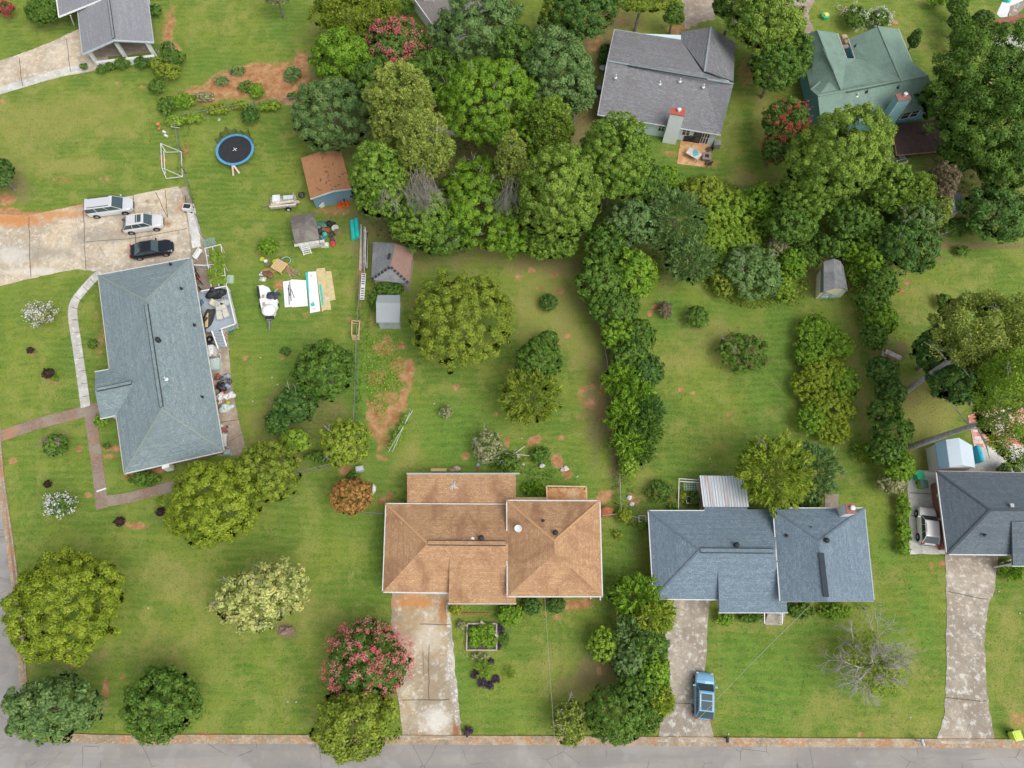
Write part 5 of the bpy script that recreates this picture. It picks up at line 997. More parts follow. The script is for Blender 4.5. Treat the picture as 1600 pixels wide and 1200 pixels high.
# -- left neighbour back yard
t('round dark green tree beside the vine fence', 508,580,46,50,6,'mid', style='broad'); s('dark low tree below the round one by the fence', 462,634,34,30,3.6,'dark', dead=2); s('dark bush left of the low dark tree', 434,660,20,20,2.6,'dark'); s('yellow-green broadleaf bush below the dark bushes', 462,690,24,20,2.6,'lime', leaf=.2); t('thin olive tree over the corner of the wire fence', 541,692,38,38,4.8,'yfeather', style='fine', dens=.7, dead=2); s('low weeds under the thin olive tree', 500,714,26,9,1.0,'mid', dens=.8)
s('green bush left of the brown-roofed shed', 419,385,16,16,1.6,'bright', style='fine'); s('small dark bush on the bare patch of the left back lawn', 447,549,8,7,.8,'dark', style='fine')
t('rusty reddish-brown tree at the lawn corner by the orange house', 550,776,32,30,4,'redb', style='broad')
# -- front yards
t('large yellow-green tree at the right corner of the blue-grey house', 334,786,74,68,8,'yel', style='fine', rz=3.4); t('olive-green tree behind the large yellow-green one', 420,738,52,48,7,'olive', style='fine'); s('shaded bush along the blue-grey house end wall', 226,748,28,10,1.2,'mid')
t('big spreading yellow-green tree at the street corner lawn', 106,948,92,86,9,'yel', style='fine', rz=3.6); t('dark rounded tree at the bottom left street corner', 84,1106,74,46,7,'blue', style='broad', rz=3.2); t('dark round tree alone on the bottom lawn', 254,1100,58,54,6.5,'mid', style='broad', rz=3)
t('pale cream-leaved tree on the bottom left lawn', 408,932,74,50,6.5,'pale', style='broad', dens=.75, rz=2.6, dead=10, rot=-18)
plant('crepe_myrtle', 'coral-pink crepe myrtle beside the orange house driveway', T, 574,1034,64,58,6,'crepe', flowers=(((.80,.12,.20),(.90,.34,.36)),190,.20,(.15,0,.35)), style='broad', rz=2.9, dens=.9)
t('olive billowy tree overhanging the street beside the driveway', 556,1128,68,54,6.5,'olive', style='lumpy', rz=3)
s('small scruffy pine bush by the street with grey dead side', 890,1128,27,32,3.6,'pineol', style='pine', dead=5)
FH = 'mixed hedge between the two front yards'
for px,py,rx,ry,pal,sty,H_,lab in ((992,934,38,32,'bright','feather',4.5,'top feathery tree of the front hedge by the slate driveway'),(1018,962,32,28,'yfeather','feather',4.5,'yellowish feathery front hedge bush overhanging the driveway'),(990,990,28,28,'blue','feather',4,'blue-green bush in the upper front hedge'),(1014,1010,30,30,'mid','broad',4,'green bush at the middle of the front hedge'),(986,1036,30,26,'blue','broad',4,'dull green bush left of the front hedge middle'),(1020,1050,28,30,'bright','broad',4,'bright bush on the driveway side of the front hedge'),(996,1076,34,28,'mid','broad',4.2,'green bush in the lower front hedge'),(1026,1094,24,24,'yfeather','feather',3.5,'feathery low bush beside the slate house driveway'),(962,1114,48,44,'mid','fine',5,'large dark green bush at the street end of the front hedge'),(1006,1120,28,24,'mid','fine',4,'small green bush right of the street-end bush')): s(lab, px,py,rx,ry,H_,pal, style=sty, group=FH)
s('round bright yellow-green bush on the orange house front lawn', 945,1007,26,28,2.8,'lime', style='fine')
s('yellow bush at the driveway corner of the orange house', 710,951,9,9,1.1,'yel', flowers=(((.75,.55,.05),(.85,.65,.1)),8,.18,(.5,0,.3))); s('broad bright bush below the orange porch roof corner', 797,960,21,17,1.6,'bright', style='fine'); s('clipped round bush at the left under the right wing eave', 830,947,14,13,1.3,'dark', style='conifer'); s('clipped round bush at the right under the right wing eave', 869,945,14,12,1.3,'dark', style='conifer')
s('leafy bush left of the slate house steps', 1131,965,14,12,1.2,'bright', style='fine'); s('low plants right beside the slate house steps', 1172,964,20,8,.8,'mid', style='fine'); s('low bush row right of the slate house steps', 1250,954,26,11,1.0,'mid', style='fine'); s('low leafy bed under the slate right wing', 1306,956,28,12,1.0,'bright', style='fine'); s('green bush below the charcoal porch roof', 1580,893,20,11,1.1,'bright', style='feather')
plant('crepe_myrtle', 'white-flowered small crepe myrtle on the left lawn', T, 66,492,22,16,2.6,'grey', flowers=(WHT,26,.26,(0,0,.6)), dens=.5); plant('crepe_myrtle', 'white-flowered small crepe myrtle on the lower left lawn', T, 96,789,20,17,2.6,'mid', flowers=(WHT,24,.26,(0,0,.6)), dens=.4); plant('crepe_myrtle', 'small green crepe myrtle with faint mauve blooms', T, 88,696,20,17,2.6,'mid', flowers=(((.35,.2,.3),(.5,.3,.4)),8,.2,(-.6,.4,.3)))
for px,py,rr,pal,lab in ((76,584,9,'wine','dark purple sapling leaning out of its mulch ring'),(188,815,8,'wine','dark red sapling beside the lower clay patch'),(251,800,7,'wine','dark red sapling near the yellow-green tree'),(75,757,6,'wine','brownish sapling above the white-flowered bush'),(48,548,5,'wine','tiny dark sapling near the left driveway lawn'),(86,592,4,'bright','tiny green seedling inside the mulch ring'),(146,538,8,'mid','spindly young tree beside the garden path'),(168,697,5,'mid','small blue-green bush on the clay bed by the house'),(160,657,12,'bright','rounded bush in the corner of the brick path')): s(lab, px,py,rr,rr*.85,1.2,pal, style='fine', dens=.9)
# bare tree on the slate house lawn: pale limbs, sparse leaves
rg = random.Random(12); bt = thing('bare_tree', 'pale leafless spreading tree with a few leaf clumps on the right front lawn', T, tuple(P(1345,1040,0)))
m = MB(); m.tube([(0,0,-.1),(0,0,1.0),(.1,.1,2.0)], [.24,.18,.15], 8); m.build('trunk', M['twig'], bt)
for i in range(15):
    a = i*2.4+.2; m = MB(); twigs(m, Vector((.1,.1,1.3+.07*i)), Vector((math.cos(a), math.sin(a), .3+.25*(i%3))), (3.0+.5*math.sin(a*2))*(1,.8,.62)[i%3], .105, 4, rg, 4, .8, .05); m.build('limb', M['twig'], bt)
for dx, dy, r_ in ((-.2,1.6,1.4),(1.8,.3,1.3),(-.6,-1.2,1.1),(.6,-1.0,1.5),(-1.8,.8,.9)):
    R_ = crown(r_, r_, .7, 'olive', 'fine', int(dx*10+50), .16); kk = np.random.default_rng(5).random(len(R_[0])) < .5; leaf_mesh('foliage', R_[0][kk]*np.array([1.2,1.2,1])+np.array([dx,dy,2.3]), *[r_[kk] for r_ in R_[1:5]], M['leaf'], bt)
# grey limbs showing through the pines' lower sides
M['deadgrey'] = plain((.30,.27,.24), .9, .35, 4)
def dead_fan(owner_label, px, py, z, n_, L_, dirv):
    o_ = next(o for o in C.objects if o.get('label') == owner_label); rg = random.Random(int(px)); m = MB(); p0 = P(px, py, z)-Vector(o_.location)
    for i in range(n_): twigs(m, p0+Vector((rg.uniform(-1,1)*1.2, rg.uniform(-.6,.6), rg.uniform(-.8,.8))), Vector(dirv)+Vector((rg.uniform(-.55,.55), rg.uniform(-.3,.3), rg.uniform(-.3,.3))), L_*rg.uniform(.6,1.1), .03, 2, rg, 6, .5, -.25)
    tag(m.build('dead_branches', M['deadgrey'], o_), kind='stuff')
dead_fan('olive pine with dead grey lower branches in the conifer group', 660,268,11.5,26,2.8,(0,-.9,-.6)); dead_fan('green pine at the left of the conifer group beside the shed', 612,286,11.5,8,1.8,(.2,-.9,-.5)); dead_fan('slim olive pine with dead grey twigs left of the big conifer', 797,280,9.8,16,2.6,(0,-.9,-.6)); dead_fan('olive pine with a brown patch at the top of the conifer group', 672,192,14,9,1.5,(.6,-.8,-.3))
# ------------------------------------------------------------------ cars
def car(label, cat, front, rear, W_, H_, paint, kind='suv', group=None, name='parked_car'):
    """front / rear: photo pixels of the nose and tail on the ground"""
    a, b = P(*front, .5), P(*rear, .5); c = (a+b)/2; d = a-b; L = d.length; rz = math.atan2(d.y, d.x)
    root = thing(name, label, cat, (c.x, c.y, .03), rz, group); h = L/2; w2 = W_/2
    belt = {'suv': .98, 'van': 1.0, 'sedan': .88}[kind]; hood = {'suv': .98, 'van': .98, 'sedan': .86}[kind]
    if kind == 'sedan': cab = (-h*.80, h*.36, -h*.42, h*.08); tail = .92
    elif kind == 'van': cab = (-h*.98, h*.62, -h*.93, h*.24); tail = 1.0
    else: cab = (-h*.95, h*.52, -h*.64, h*.20); tail = .96
    # lower body, lofted front to back
    st_ = [(-h, .60, .42, .70), (-h*.985, .78, .34, tail*.86), (-h*.95, .88, .28, tail*.94), (-h*.86, .96, .24, tail), (-h*.5, 1, .22, belt), (0, 1, .22, belt), (h*.40, 1, .22, belt*.99), (h*.62, .99, .22, hood), (h*.78, .955, .24, hood*.95), (h*.88, .89, .26, hood*.88), (h*.95, .77, .30, hood*.78), (h*.985, .62, .36, hood*.68), (h, .45, .42, .52)]
    m = MB(); rings = []
    for x, f, zb, zt in st_:
        w_ = w2*f; rings.append([(x,-w_*.86,zb),(x,-w_,zb+.14),(x,-w_,zt-.20),(x,-w_*.93,zt-.05),(x,-w_*.80,zt),(x,0,zt+.03),(x,w_*.80,zt),(x,w_*.93,zt-.05),(x,w_,zt-.20),(x,w_,zb+.14),(x,w_*.86,zb)])
    for r0_, r1_ in zip(rings, rings[1:]):
        for i in range(len(r0_)): j = (i+1) % len(r0_); m.face([r0_[i], r0_[j], r1_[j], r1_[i]])
    m.face(rings[0][::-1]); m.face(rings[-1]); m.build('body', paint, root, smooth=True)
    x0, x1, x2, x3 = cab; wb, wt, zb, zt = w2*.92, w2*.76, belt-.03, H_
    # cabin: pillars and roof
    lo = [(x0,-wb,zb),(x1,-wb*.94,zb),(x1,wb*.94,zb),(x0,wb,zb)]; hi = [(x2,-wt,zt-.05),(x3,-wt,zt-.05),(x3,wt,zt-.05),(x2,wt,zt-.05)]
    m = MB()
    for i in range(4): j = (i+1) % 4; m.face([lo[i], lo[j], hi[j], hi[i]])
    xm = (x2+x3)/2; tp = [(x2+.12,-wt*.82,zt),(x3-.12,-wt*.82,zt),(x3-.12,wt*.82,zt),(x2+.12,wt*.82,zt)]
    for i in range(4): j = (i+1) % 4; m.face([hi[i], hi[j], tp[j], tp[i]])
    m.face(tp); m.build('cabin', paint, root)
    def pane(nm, q, off):
        q = [Vector(p) for p in q]; n_ = (q[1]-q[0]).cross(q[3]-q[0]).normalized(); 
        if n_.dot(Vector(off)) < 0: n_ = -n_
        cc = sum(q, Vector())/4; q = [cc+(p-cc)*.93+n_*.015 for p in q]; return MB().face(q).face([p-n_*.01 for p in reversed(q)]).build(nm, M['carglass'], root)
    pane('windshield', [lo[1], lo[2], hi[2], hi[1]], (1,0,.3)); pane('rear_window', [lo[3], lo[0], hi[0], hi[3]], (-1,0,.3))
    nwin = 2 if kind == 'sedan' else 3
    for sgn, li, hi_ in ((-1,(lo[0],lo[1]),(hi[0],hi[1])),(1,(lo[3],lo[2]),(hi[3],hi[2]))):
        for k in range(nwin):
            t0_, t1_ = k/nwin, (k+1)/nwin; A0, A1 = Vector(li[0]).lerp(Vector(li[1]), t0_), Vector(li[0]).lerp(Vector(li[1]), t1_); B0, B1 = Vector(hi_[0]).lerp(Vector(hi_[1]), t0_), Vector(hi_[0]).lerp(Vector(hi_[1]), t1_)
            pane('side_window', [A0.lerp(B0,.12), A1.lerp(B1,.12), B1.lerp(A1,.06), B0.lerp(A0,.06)], (0,sgn,.2))
        MB().box((x1-.25, sgn*(w2+.10), belt+.05), (.14,.22,.14)).build('mirror', paint, root)
        for xx in (-h*.62, h*.62):
            y_ = sgn*(w2-.09); t_ = MB(); 
            for q in range(1):
                t_.tube([(xx,y_-.11,.33),(xx,y_+.11,.33)], .33, 18)
            wh = t_.build('wheel', M['rubber'], root, smooth=False); MB().tube([(xx,y_+sgn*.105,.33),(xx,y_+sgn*.125,.33)], .20, 12).build('rim', M['metal'], wh)
            MB().tube([(xx,sgn*(w2-.2),.36),(xx,sgn*(w2+.006),.36)], .40, 20).build('wheel_arch', M['dark'], root)
        MB().box((h*.925, sgn*w2*.70, hood*.76), (.16,.26,.10), rz=-sgn*.45).build('headlight', plain((.42,.45,.47), .15, .05), root)
        MB().box((-h*.975, sgn*w2*.78, tail*.86), (.10,.26,.30)).build('taillight', plain((.45,.02,.02), .3), root)
        if kind != 'sedan': MB().bar((x2+.35, sgn*wt*.86, zt+.04), (x3-.3, sgn*wt*.86, zt+.04), .05, .05).build('roof_rail', M['dark'] if kind == 'van' else M['gutter'], root)
    MB().box((h*.985,0,.5), (.08,W_*.5,.18)).build('grille', M['dark'], root); MB().box((-h*1.0,0,.42), (.1,W_*.75,.2)).build('rear_bumper', plain((.2,.2,.21)), root)
    return root, (x2, x3, wt, zt)
pw = lambda c, me=.2: N('car_paint').done(c, .22, .6, me)
G = 'cars parked on the big stained driveway'
r_, q_ = car('white silver minivan with black roof rails on the stained driveway', 'minivan', (209,320), (137.5,329), 1.95, 1.75, pw((.62,.64,.66)), 'van', G)
r_, q_ = car('white sport utility vehicle with roof rack and sunroof behind the minivan', 'suv', (256,346), (193,355), 1.82, 1.72, pw((.66,.67,.67)), 'suv', G)
MB().box((q_[1]-.55,0,q_[3]+.012), (.65,1.0,.03)).build('sunroof', M['carglass'], r_)
for i in range(4): MB().bar((q_[0]+.35+i*.3,-q_[2]*.8,q_[3]+.07), (q_[0]+.35+i*.3,q_[2]*.8,q_[3]+.07), .04, .03).build('rack_bar', M['gutter'], r_)
car('black sedan parked nearest to the blue-grey roof', 'sedan', (271,385), (205,395), 1.82, 1.42, pw((.012,.016,.024)), 'sedan', G)
r_, q_ = car('sky blue sport utility vehicle at the street end of the slate house driveway', 'suv', (1100,1050), (1099,1124), 1.82, 1.66, pw((.20,.40,.58)), 'suv')
MB().box(((q_[0]+q_[1])/2+.35,0,q_[3]+.012), (.55,.95,.03)).build('sunroof', M['carglass'], r_); MB().box(((q_[0]+q_[1])/2-.38,0,q_[3]+.012), (.75,.95,.03)).build('sunroof', M['carglass'], r_)
car('champagne white compact car on the pale pad beside the charcoal house', 'car', (1446,793), (1450,852), 1.78, 1.60, pw((.78,.74,.70), 0), 'suv')

# ------------------------------------------------------------------ small builders
def at(name, label, cat, mb, mat, px, py, rz=0, z=0, group=None, smooth=False):
    o = mb.build(name, mat, None, smooth); o.location = P(px, py, z); o.rotation_euler.z = rz; return tag(o, label, cat, group)
def gfence(lab, pts, h=1.2, mat=None, net=True, step=2.4):
    """wire fence: posts, top rail, thin see-through wire"""
    root = thing('wire_fence', lab, 'fence'); L = pp(pts); mat = mat or M['metal']
    for a, b in zip(L, L[1:]):
        MB().bar(a+Vector((0,0,h)), b+Vector((0,0,h)), .045).build('rail', mat, root); n_ = max(1, round((b-a).length/step))
        for i in range(n_+1): q = a.lerp(b, i/n_); MB().tube([q-Vector((0,0,.1)), q+Vector((0,0,h+.06))], .035, 6).build('post', mat, root)
        if net: MB().face([a+Vector((0,0,.03)), b+Vector((0,0,.03)), b+Vector((0,0,h)), a+Vector((0,0,h))]).build('wire_mesh', M['net'], root)
    return root
def netmat(name, col, op):
    n = N(name); n.done(col, .7); tr = n.add('BsdfTransparent'); ms = n.add('MixShader', Fac=op); n.t.links.new(tr.outputs[0], ms.inputs[1]); n.t.links.new(n.b.outputs[0], ms.inputs[2]); n.t.links.new(ms.outputs[0], n.out.inputs[0]); return n.m
M['net'] = netmat('galvanised_wire', (.30,.31,.31), .16); M['blacknet'] = netmat('black_net', (.02,.02,.02), .42)
gfence('wire fence between the top-left lawn and the trampoline yard', [(278,196),(284,236),(291,272),(302,312),(318,372)])
gfence('vine-covered wire fence between left yard and garden plot', [(566,436),(560,530),(558,600),(556,660),(553,724)]); gfence('wire fence at the left of the middle hedgerow', [(938,520),(948,580),(960,660),(965,720),(968,800)])
gfence('garden fence below the clay vegetable plot', [(268,192),(330,180),(400,168),(470,160)], 1.0); gfence('short wire fence closing the left back yard', [(466,742),(500,733),(535,725)], 1.0); gfence('small wire fence by the reddish-brown tree', [(558,802),(600,805)], .9); gfence('short fence between the two split-level houses', [(940,808),(968,805),(1014,816)], .9)
# trampoline
c = P(371,241,0); s_ = S(371,241); r = 29.5*s_; tr = thing('trampoline', 'round trampoline with blue rim and black mat on the left back lawn', 'trampoline', tuple(c))
m = MB(); n_ = 40
for k in range(n_):
    a0, a1 = k/n_*6.2832, (k+1)/n_*6.2832
    def pt(a, rr, z): return (math.cos(a)*rr, math.sin(a)*rr, z)
    m.face([pt(a0,r*.87,.92),pt(a0,r,.92),pt(a1,r,.92),pt(a1,r*.87,.92)]); m.face([pt(a0,r,.92),pt(a0,r,.84),pt(a1,r,.84),pt(a1,r,.92)]); m.face([pt(a0,r*.87,.84),pt(a0,r*.87,.92),pt(a1,r*.87,.92),pt(a1,r*.87,.84)])
m.build('rim_pad', plain((.09,.32,.52), .5, .15), tr); MB().lathe((0,0,.86), [(r*.88,-.01),(r*.88,.02)], 40).build('mat', M['dark'], tr)
x_ = MB().bar((-.22,-.18,.90), (.22,.18,.90), .06, .02).bar((-.15,.24,.901), (.18,-.2,.901), .06, .02).build('mat_mark', M['white'], tr.children[1])
for k in range(6):
    a = k*1.047+.3; MB().tube([(math.cos(a)*r*.95,math.sin(a)*r*.95,0),(math.cos(a)*r*.97,math.sin(a)*r*.97,.86)], .04, 6).build('leg', M['metal'], tr)
nb = MB(); tops = []
for k in range(7):
    a = R(22+k*23); lean = 1.0 + .12*math.sin(k*2.1); p0, p1 = Vector(pt(a, r, .9)), Vector(pt(a, r*lean*1.03, 2.0+.25*math.sin(k*1.7))); tops.append((p0,p1)); MB().tube([p0,p1], .03, 6).build('net_pole', M['dark'], tr)
for (a0,a1),(b0,b1) in zip(tops, tops[1:]): mm = (a1+b1)/2-Vector((0,0,.35)); nb.face([a0,b0,b1,mm,a1])
nb.build('safety_net', M['blacknet'], tr)
for x0,y0,x1,y1 in ((.0,-r*.98,-.05,-r*1.38),(.12,-r*.98,.62,-r*1.22)): MB().bar((x0,y0,.9),(x1,y1,.05), .22, .05).build('ladder_board', plain((.62,.47,.40), .8), tr)
# goal frame
gl = thing('goal_frame', 'white pipe goal frame lying on the grass by the wire fence', 'goal frame')
V3 = lambda x, y, z: P(x, y, z)
for a, b in (((251,224,.08),(283,237,.9)),((251,224,.08),(253,262,.08)),((253,262,.08),(285,276,.9)),((283,237,.9),(285,276,.9)),((253,262,.08),(260,279,.06)),((260,279,.06),(285,276,.9)),((251,224,.08),(259,238,.06)),((259,238,.06),(283,237,.9)),((256,236,.06),(258,272,.06))):
    MB().tube([V3(*a), V3(*b)], .045, 6).build('pipe', M['white'], gl)
gt = thing('white_gate', 'small white gate panel at the top end of the wire fence', 'gate'); 
for z_ in (.2,.6,1.0): MB().bar(P(267,198,z_), P(281,200,z_), .04, .06).build('rail', M['white'], gt)
rk = MB().blob((0,0,.12), (.3,.4,.2), 3); at('orange_bucket', 'orange plastic bucket tipped over near the goal frame', 'bucket', MB().lathe((0,0,0), [(.14,0),(.2,.4),(.22,.42)], 12), plain((.68,.22,.08), .5), 249, 197); at('clay_pot', 'small reddish pot below the orange bucket', 'pot', MB().lathe((0,0,0), [(.1,0),(.16,.25),(.18,.26)], 12), plain((.55,.18,.09)), 250, 203)
for i, (x, y, l) in enumerate(((257,207,'upper white brick-shaped block by the goal frame'),(260,213,'lower white brick-shaped block by the goal frame'))): at('white_block', l, 'block', MB().box((0,0,.1), (.42,.22,.2)).box((0,0,.21), (.3,.1,.03)), M['white'], x, y, -.5)
at('rock', 'pale rock at the fence above the trampoline', 'rock', MB().blob((0,0,.08), (.22,.2,.16), 7), plain((.5,.42,.33), .9), 343, 188)

# ------------------------------------------------------------------ back deck of the blue-grey house
Z = 1.05; dk = thing('back_deck', 'light grey painted deck with white rails behind the blue-grey house', 'deck')
dm = N('painted_boards'); wv = dm.add('TexBrick', Vector=dm.coord(), Scale=1.0, Mortar__Size=.012, Brick__Width=4.0, Row__Height=.14, Color1=(.40,.46,.52,1), Color2=(.36,.42,.48,1), Mortar=(.2,.24,.28,1)); M['deckpaint'] = dm.done(wv.outputs[0], .7)
MB().prism(pp([(309,456),(354,447),(368,507),(345,515),(333,518),(322,518)], Z), Z-.14, Z).build('deck_floor', M['deckpaint'], dk)
def rail(root, a, b, z0, z1=None, hh=.95, mat=None, step=.14, pickets=True):
    z1 = z0 if z1 is None else z1; A_, B_ = P(*a, z0+hh), P(*b, z1+hh); r = MB().bar(A_, B_, .13, .05); n_ = max(2, int((B_-A_).length/step))
    if pickets:
        for i in range(n_+1): q = A_.lerp(B_, i/n_); r.box((q.x, q.y, q.z-hh/2), (.04,.04,hh))
    return r.build('railing', mat or M['white'], root)
rail(dk, (354,447), (368,506), Z); rail(dk, (345,514), (368,506), Z); rail(dk, (314,455), (353,447), Z)
for i in range(7): q = P(338.5+i*1.6, 519+i*4.1, Z-.15*(i+1)); MB().box(q, (1.15,.30,.05), -.12).build('tread', M['deckpaint'], dk)
rail(dk, (331,517), (341,545), Z, .05, step=.5); rail(dk, (346,515), (354,541), Z, .05, step=.5)
for x, y in ((354,448),(361,478),(367,506),(346,515)): q = P(x,y,Z); MB().box((q.x,q.y,Z/2), (.14,.14,Z)).build('post', M['white'], dk)
DK = 'things on the back deck'
def cover_blob(lab, name, cat, px, py, r, z, col, seed, rz=0, amp=.16, rough=.5, group=None):
    m = MB().blob((0,0,r[2]*.55), r, seed, 16, amp=amp); o = m.build(name, plain(col, rough, .3, 4), None, True); q = P(px,py,z); o.location = q; o.rotation_euler.z = rz
    return tag(o, lab, cat, group)
bt_ = lambda lab, px, py, dx, dy, dz, z, col, rz=0, name='box', cat='box': at(name, lab, cat, MB().box((0,0,dz*.48), (dx,dy,dz*.96)).box((0,0,dz*.98), (dx*.86,dy*.86,dz*.06)).box((0,0,dz*.80), (dx*1.05,dy*1.05,dz*.07)), plain(col, .6, .2, 4), px, py, rz, z)
cover_blob('black tarp cover over a grill at the top of the deck', 'tarp_cover', 'cover', 337,462, (.95,.6,.7), Z, (.03,.033,.035), 5, .2); cover_blob('second black tarp heap beside the bicycle wheel', 'tarp_cover', 'cover', 347,459, (.6,.55,.55), Z, (.035,.038,.04), 8, .2)
at('wheel_hoop', 'grey bicycle wheel leaning by the deck rail', 'wheel', (lambda m: [m.tube([(math.cos(k*.393)*.36,math.sin(k*.393)*.36,.05),(math.cos((k+1)*.393)*.36,math.sin((k+1)*.393)*.36,.05)], .035, 6) for k in range(16)] and [m.bar((0,0,.05),(math.cos(k*.785)*.36,math.sin(k*.785)*.36,.05),.012) for k in range(8)] and m)(MB()), plain((.5,.53,.56), .4), 352,467, 0, Z+.3)
def lounger(lab, px, py, rz, col=(.58,.56,.48)):
    root = thing('outdoor_lounger', lab, 'lounger', tuple(P(px,py,Z)), rz, 'cushioned loungers on the deck'); fr = plain((.42,.44,.44), .6)
    MB().box((0,0,.3), (.7,1.5,.08)).build('frame', fr, root); MB().box((0,-.2,.40), (.62,1.0,.13)).build('cushion', plain(col, .8), root); MB().box((0,.55,.55), (.62,.14,.5), 0, rx=-.4).build('backrest', plain(col, .8), root)
    for sx in (-.33,.33):
        MB().box((sx,0,.48), (.06,1.0,.05)).build('armrest', fr, root)
        for sy in (-.65,.65): MB().box((sx,sy,.14), (.06,.06,.28)).build('leg', fr, root)
lounger('left cushioned lounger on the back deck', 345.5,492,.15); lounger('right cushioned lounger on the back deck', 353.5,489,.45); lounger('upper beige lounger on the back deck', 341,478,1.2,(.62,.55,.40)); lounger('upper right cushioned lounger on the back deck', 351,477,1.9,(.5,.52,.5))
cover_blob('long dark tarp heap along the house wall on the deck', 'tarp_cover', 'cover', 326,500, (.55,1.25,.5), Z, (.05,.05,.045), 11, -.2); at('plank', 'pale plank lying over the long dark tarp', 'plank', MB().box((0,0,0), (.3,1.7,.05)), M['newwood'], 323,500, .12, Z+.75)
cover_blob('blue bag by the wall on the deck', 'bag', 'bag', 316,474, (.2,.33,.25), Z, (.10,.18,.32), 4, 0)
at('tire', 'black car tire beside the deck stairs', 'tire', (lambda m: [m.tube([(math.cos(k*.4488)*.3,math.sin(k*.4488)*.3,.12),(math.cos((k+1)*.4488)*.3,math.sin((k+1)*.4488)*.3,.12)], .13, 8) for k in range(14)] and m)(MB()), M['rubber'], 328,531, 0, .03); cover_blob('dark heap under the stairs beside the house', 'heap', 'heap', 330,541, (.5,.35,.35), 0, (.05,.055,.07), 14)
for x, y, c_, l in ((355,519,(.48,.30,.22),'terracotta pot below the deck rail'),(362,517,(.06,.28,.26),'teal pot below the deck rail corner')): at('plant_pot', l, 'pot', MB().lathe((0,0,0), [(.22,0),(.34,.45),(.37,.46),(.30,.44),(.28,.36)], 16), plain(c_), x, y)
# heap of things on the strip along the wall
ZS = .04
at('appliance', 'white tarped appliance below the deck stairs', 'appliance', MB().box((0,0,.5), (.75,1.1,1.0)).blob((0,-.1,1.0), (.4,.6,.14), 3), M['white'], 333,552, .1, ZS); bt_('pale mint storage box beside the house wall', 338,573,1.15,1.25,.95,ZS,(.50,.60,.57),.12,'storage_box')
at('hand_truck', 'white frame hand truck beside the mint box', 'hand truck', MB().bar((-.1,-.6,.1),(-.1,.6,.15),.05).bar((.12,-.55,.1),(-.1,-.6,.1),.05).bar((-.1,.6,.15),(-.3,.65,.15),.05), M['white'], 347,562,.1)
rgj = random.Random(9)
for i,(px,py,rr,c_,l) in enumerate(((341,590,.34,(.30,.10,.07),'rusty red bag at the top of the junk row'),(349,592,.3,(.10,.16,.20),'dark teal bag in the junk row'),(356,588,.33,(.35,.36,.42),'grey lilac bag in the junk row'),(359,596,.3,(.12,.12,.15),'dark bag at the outer edge of the junk row'),(345,600,.3,(.07,.06,.06),'small black bag under the rusty one'),(348,606,.55,(.03,.03,.04),'large black rubbish bag in the junk row'),(355,604,.42,(.28,.30,.38),'shiny grey rubbish bag beside the big black one'),(348,613,.22,(.55,.05,.04),'bright red bag between black and white bags'),(345,621,.45,(.70,.69,.68),'white rubbish bag at the wall'),(353,620,.40,(.68,.66,.64),'white rubbish bag in the middle of the heap'),(361,619,.45,(.72,.71,.70),'outermost white rubbish bag in the heap'),(344,629,.25,(.60,.50,.45),'small pinkish bag below the white heap'),(356,631,.26,(.62,.50,.03),'bright yellow bag below the white heap'),(338,606,.2,(.35,.2,.18),'small mixed bag against the wall'))): cover_blob(l, 'rubbish_bag', 'bag', px, py, (rr,rr*.9,rr*.75), ZS, c_, 20+i, rgj.uniform(0,3), .2, .45, 'bags heaped along the house wall')
cover_blob('pale mint tarp over a mound on the concrete strip', 'tarp_cover', 'cover', 353,639, (.85,.45,.4), ZS, (.55,.66,.62), 40, .15)
for px,py,rr,c_,l in ((348,667,.16,(.7,.7,.68),'white pot near the wall below the mint tarp'),(352,673,.22,(.40,.12,.09),'reddish pot in the row by the wall'),(356,668,.12,(.2,.08,.07),'small dark red pot in the row by the wall'),(350,680,.17,(.72,.66,.58),'cream pot in the row by the wall'),(356,675,.1,(.15,.12,.12),'small black pot in the row by the wall')): at('plant_pot', l, 'pot', MB().lathe((0,0,0), [(rr*.7,0),(rr,.3),(rr*1.1,.32),(rr*.8,.30)], 14), plain(c_), px, py, 0, ZS, 'pots along the house wall')
tb = thing('white_table', 'white table against the wall near the lower roof corner', 'table', tuple(P(353,691,ZS)), .12); MB().box((0,0,.72), (.62,1.35,.05)).build('table_top', M['white'], tb)
for sx in (-.26,.26):
    for sy in (-.6,.6): MB().box((sx,sy,.35), (.05,.05,.70)).build('leg', M['white'], tb)
bt_('pale teal box at the end of the concrete strip', 357,708,.6,.5,.5,ZS,(.42,.55,.55),.1,'storage_box')
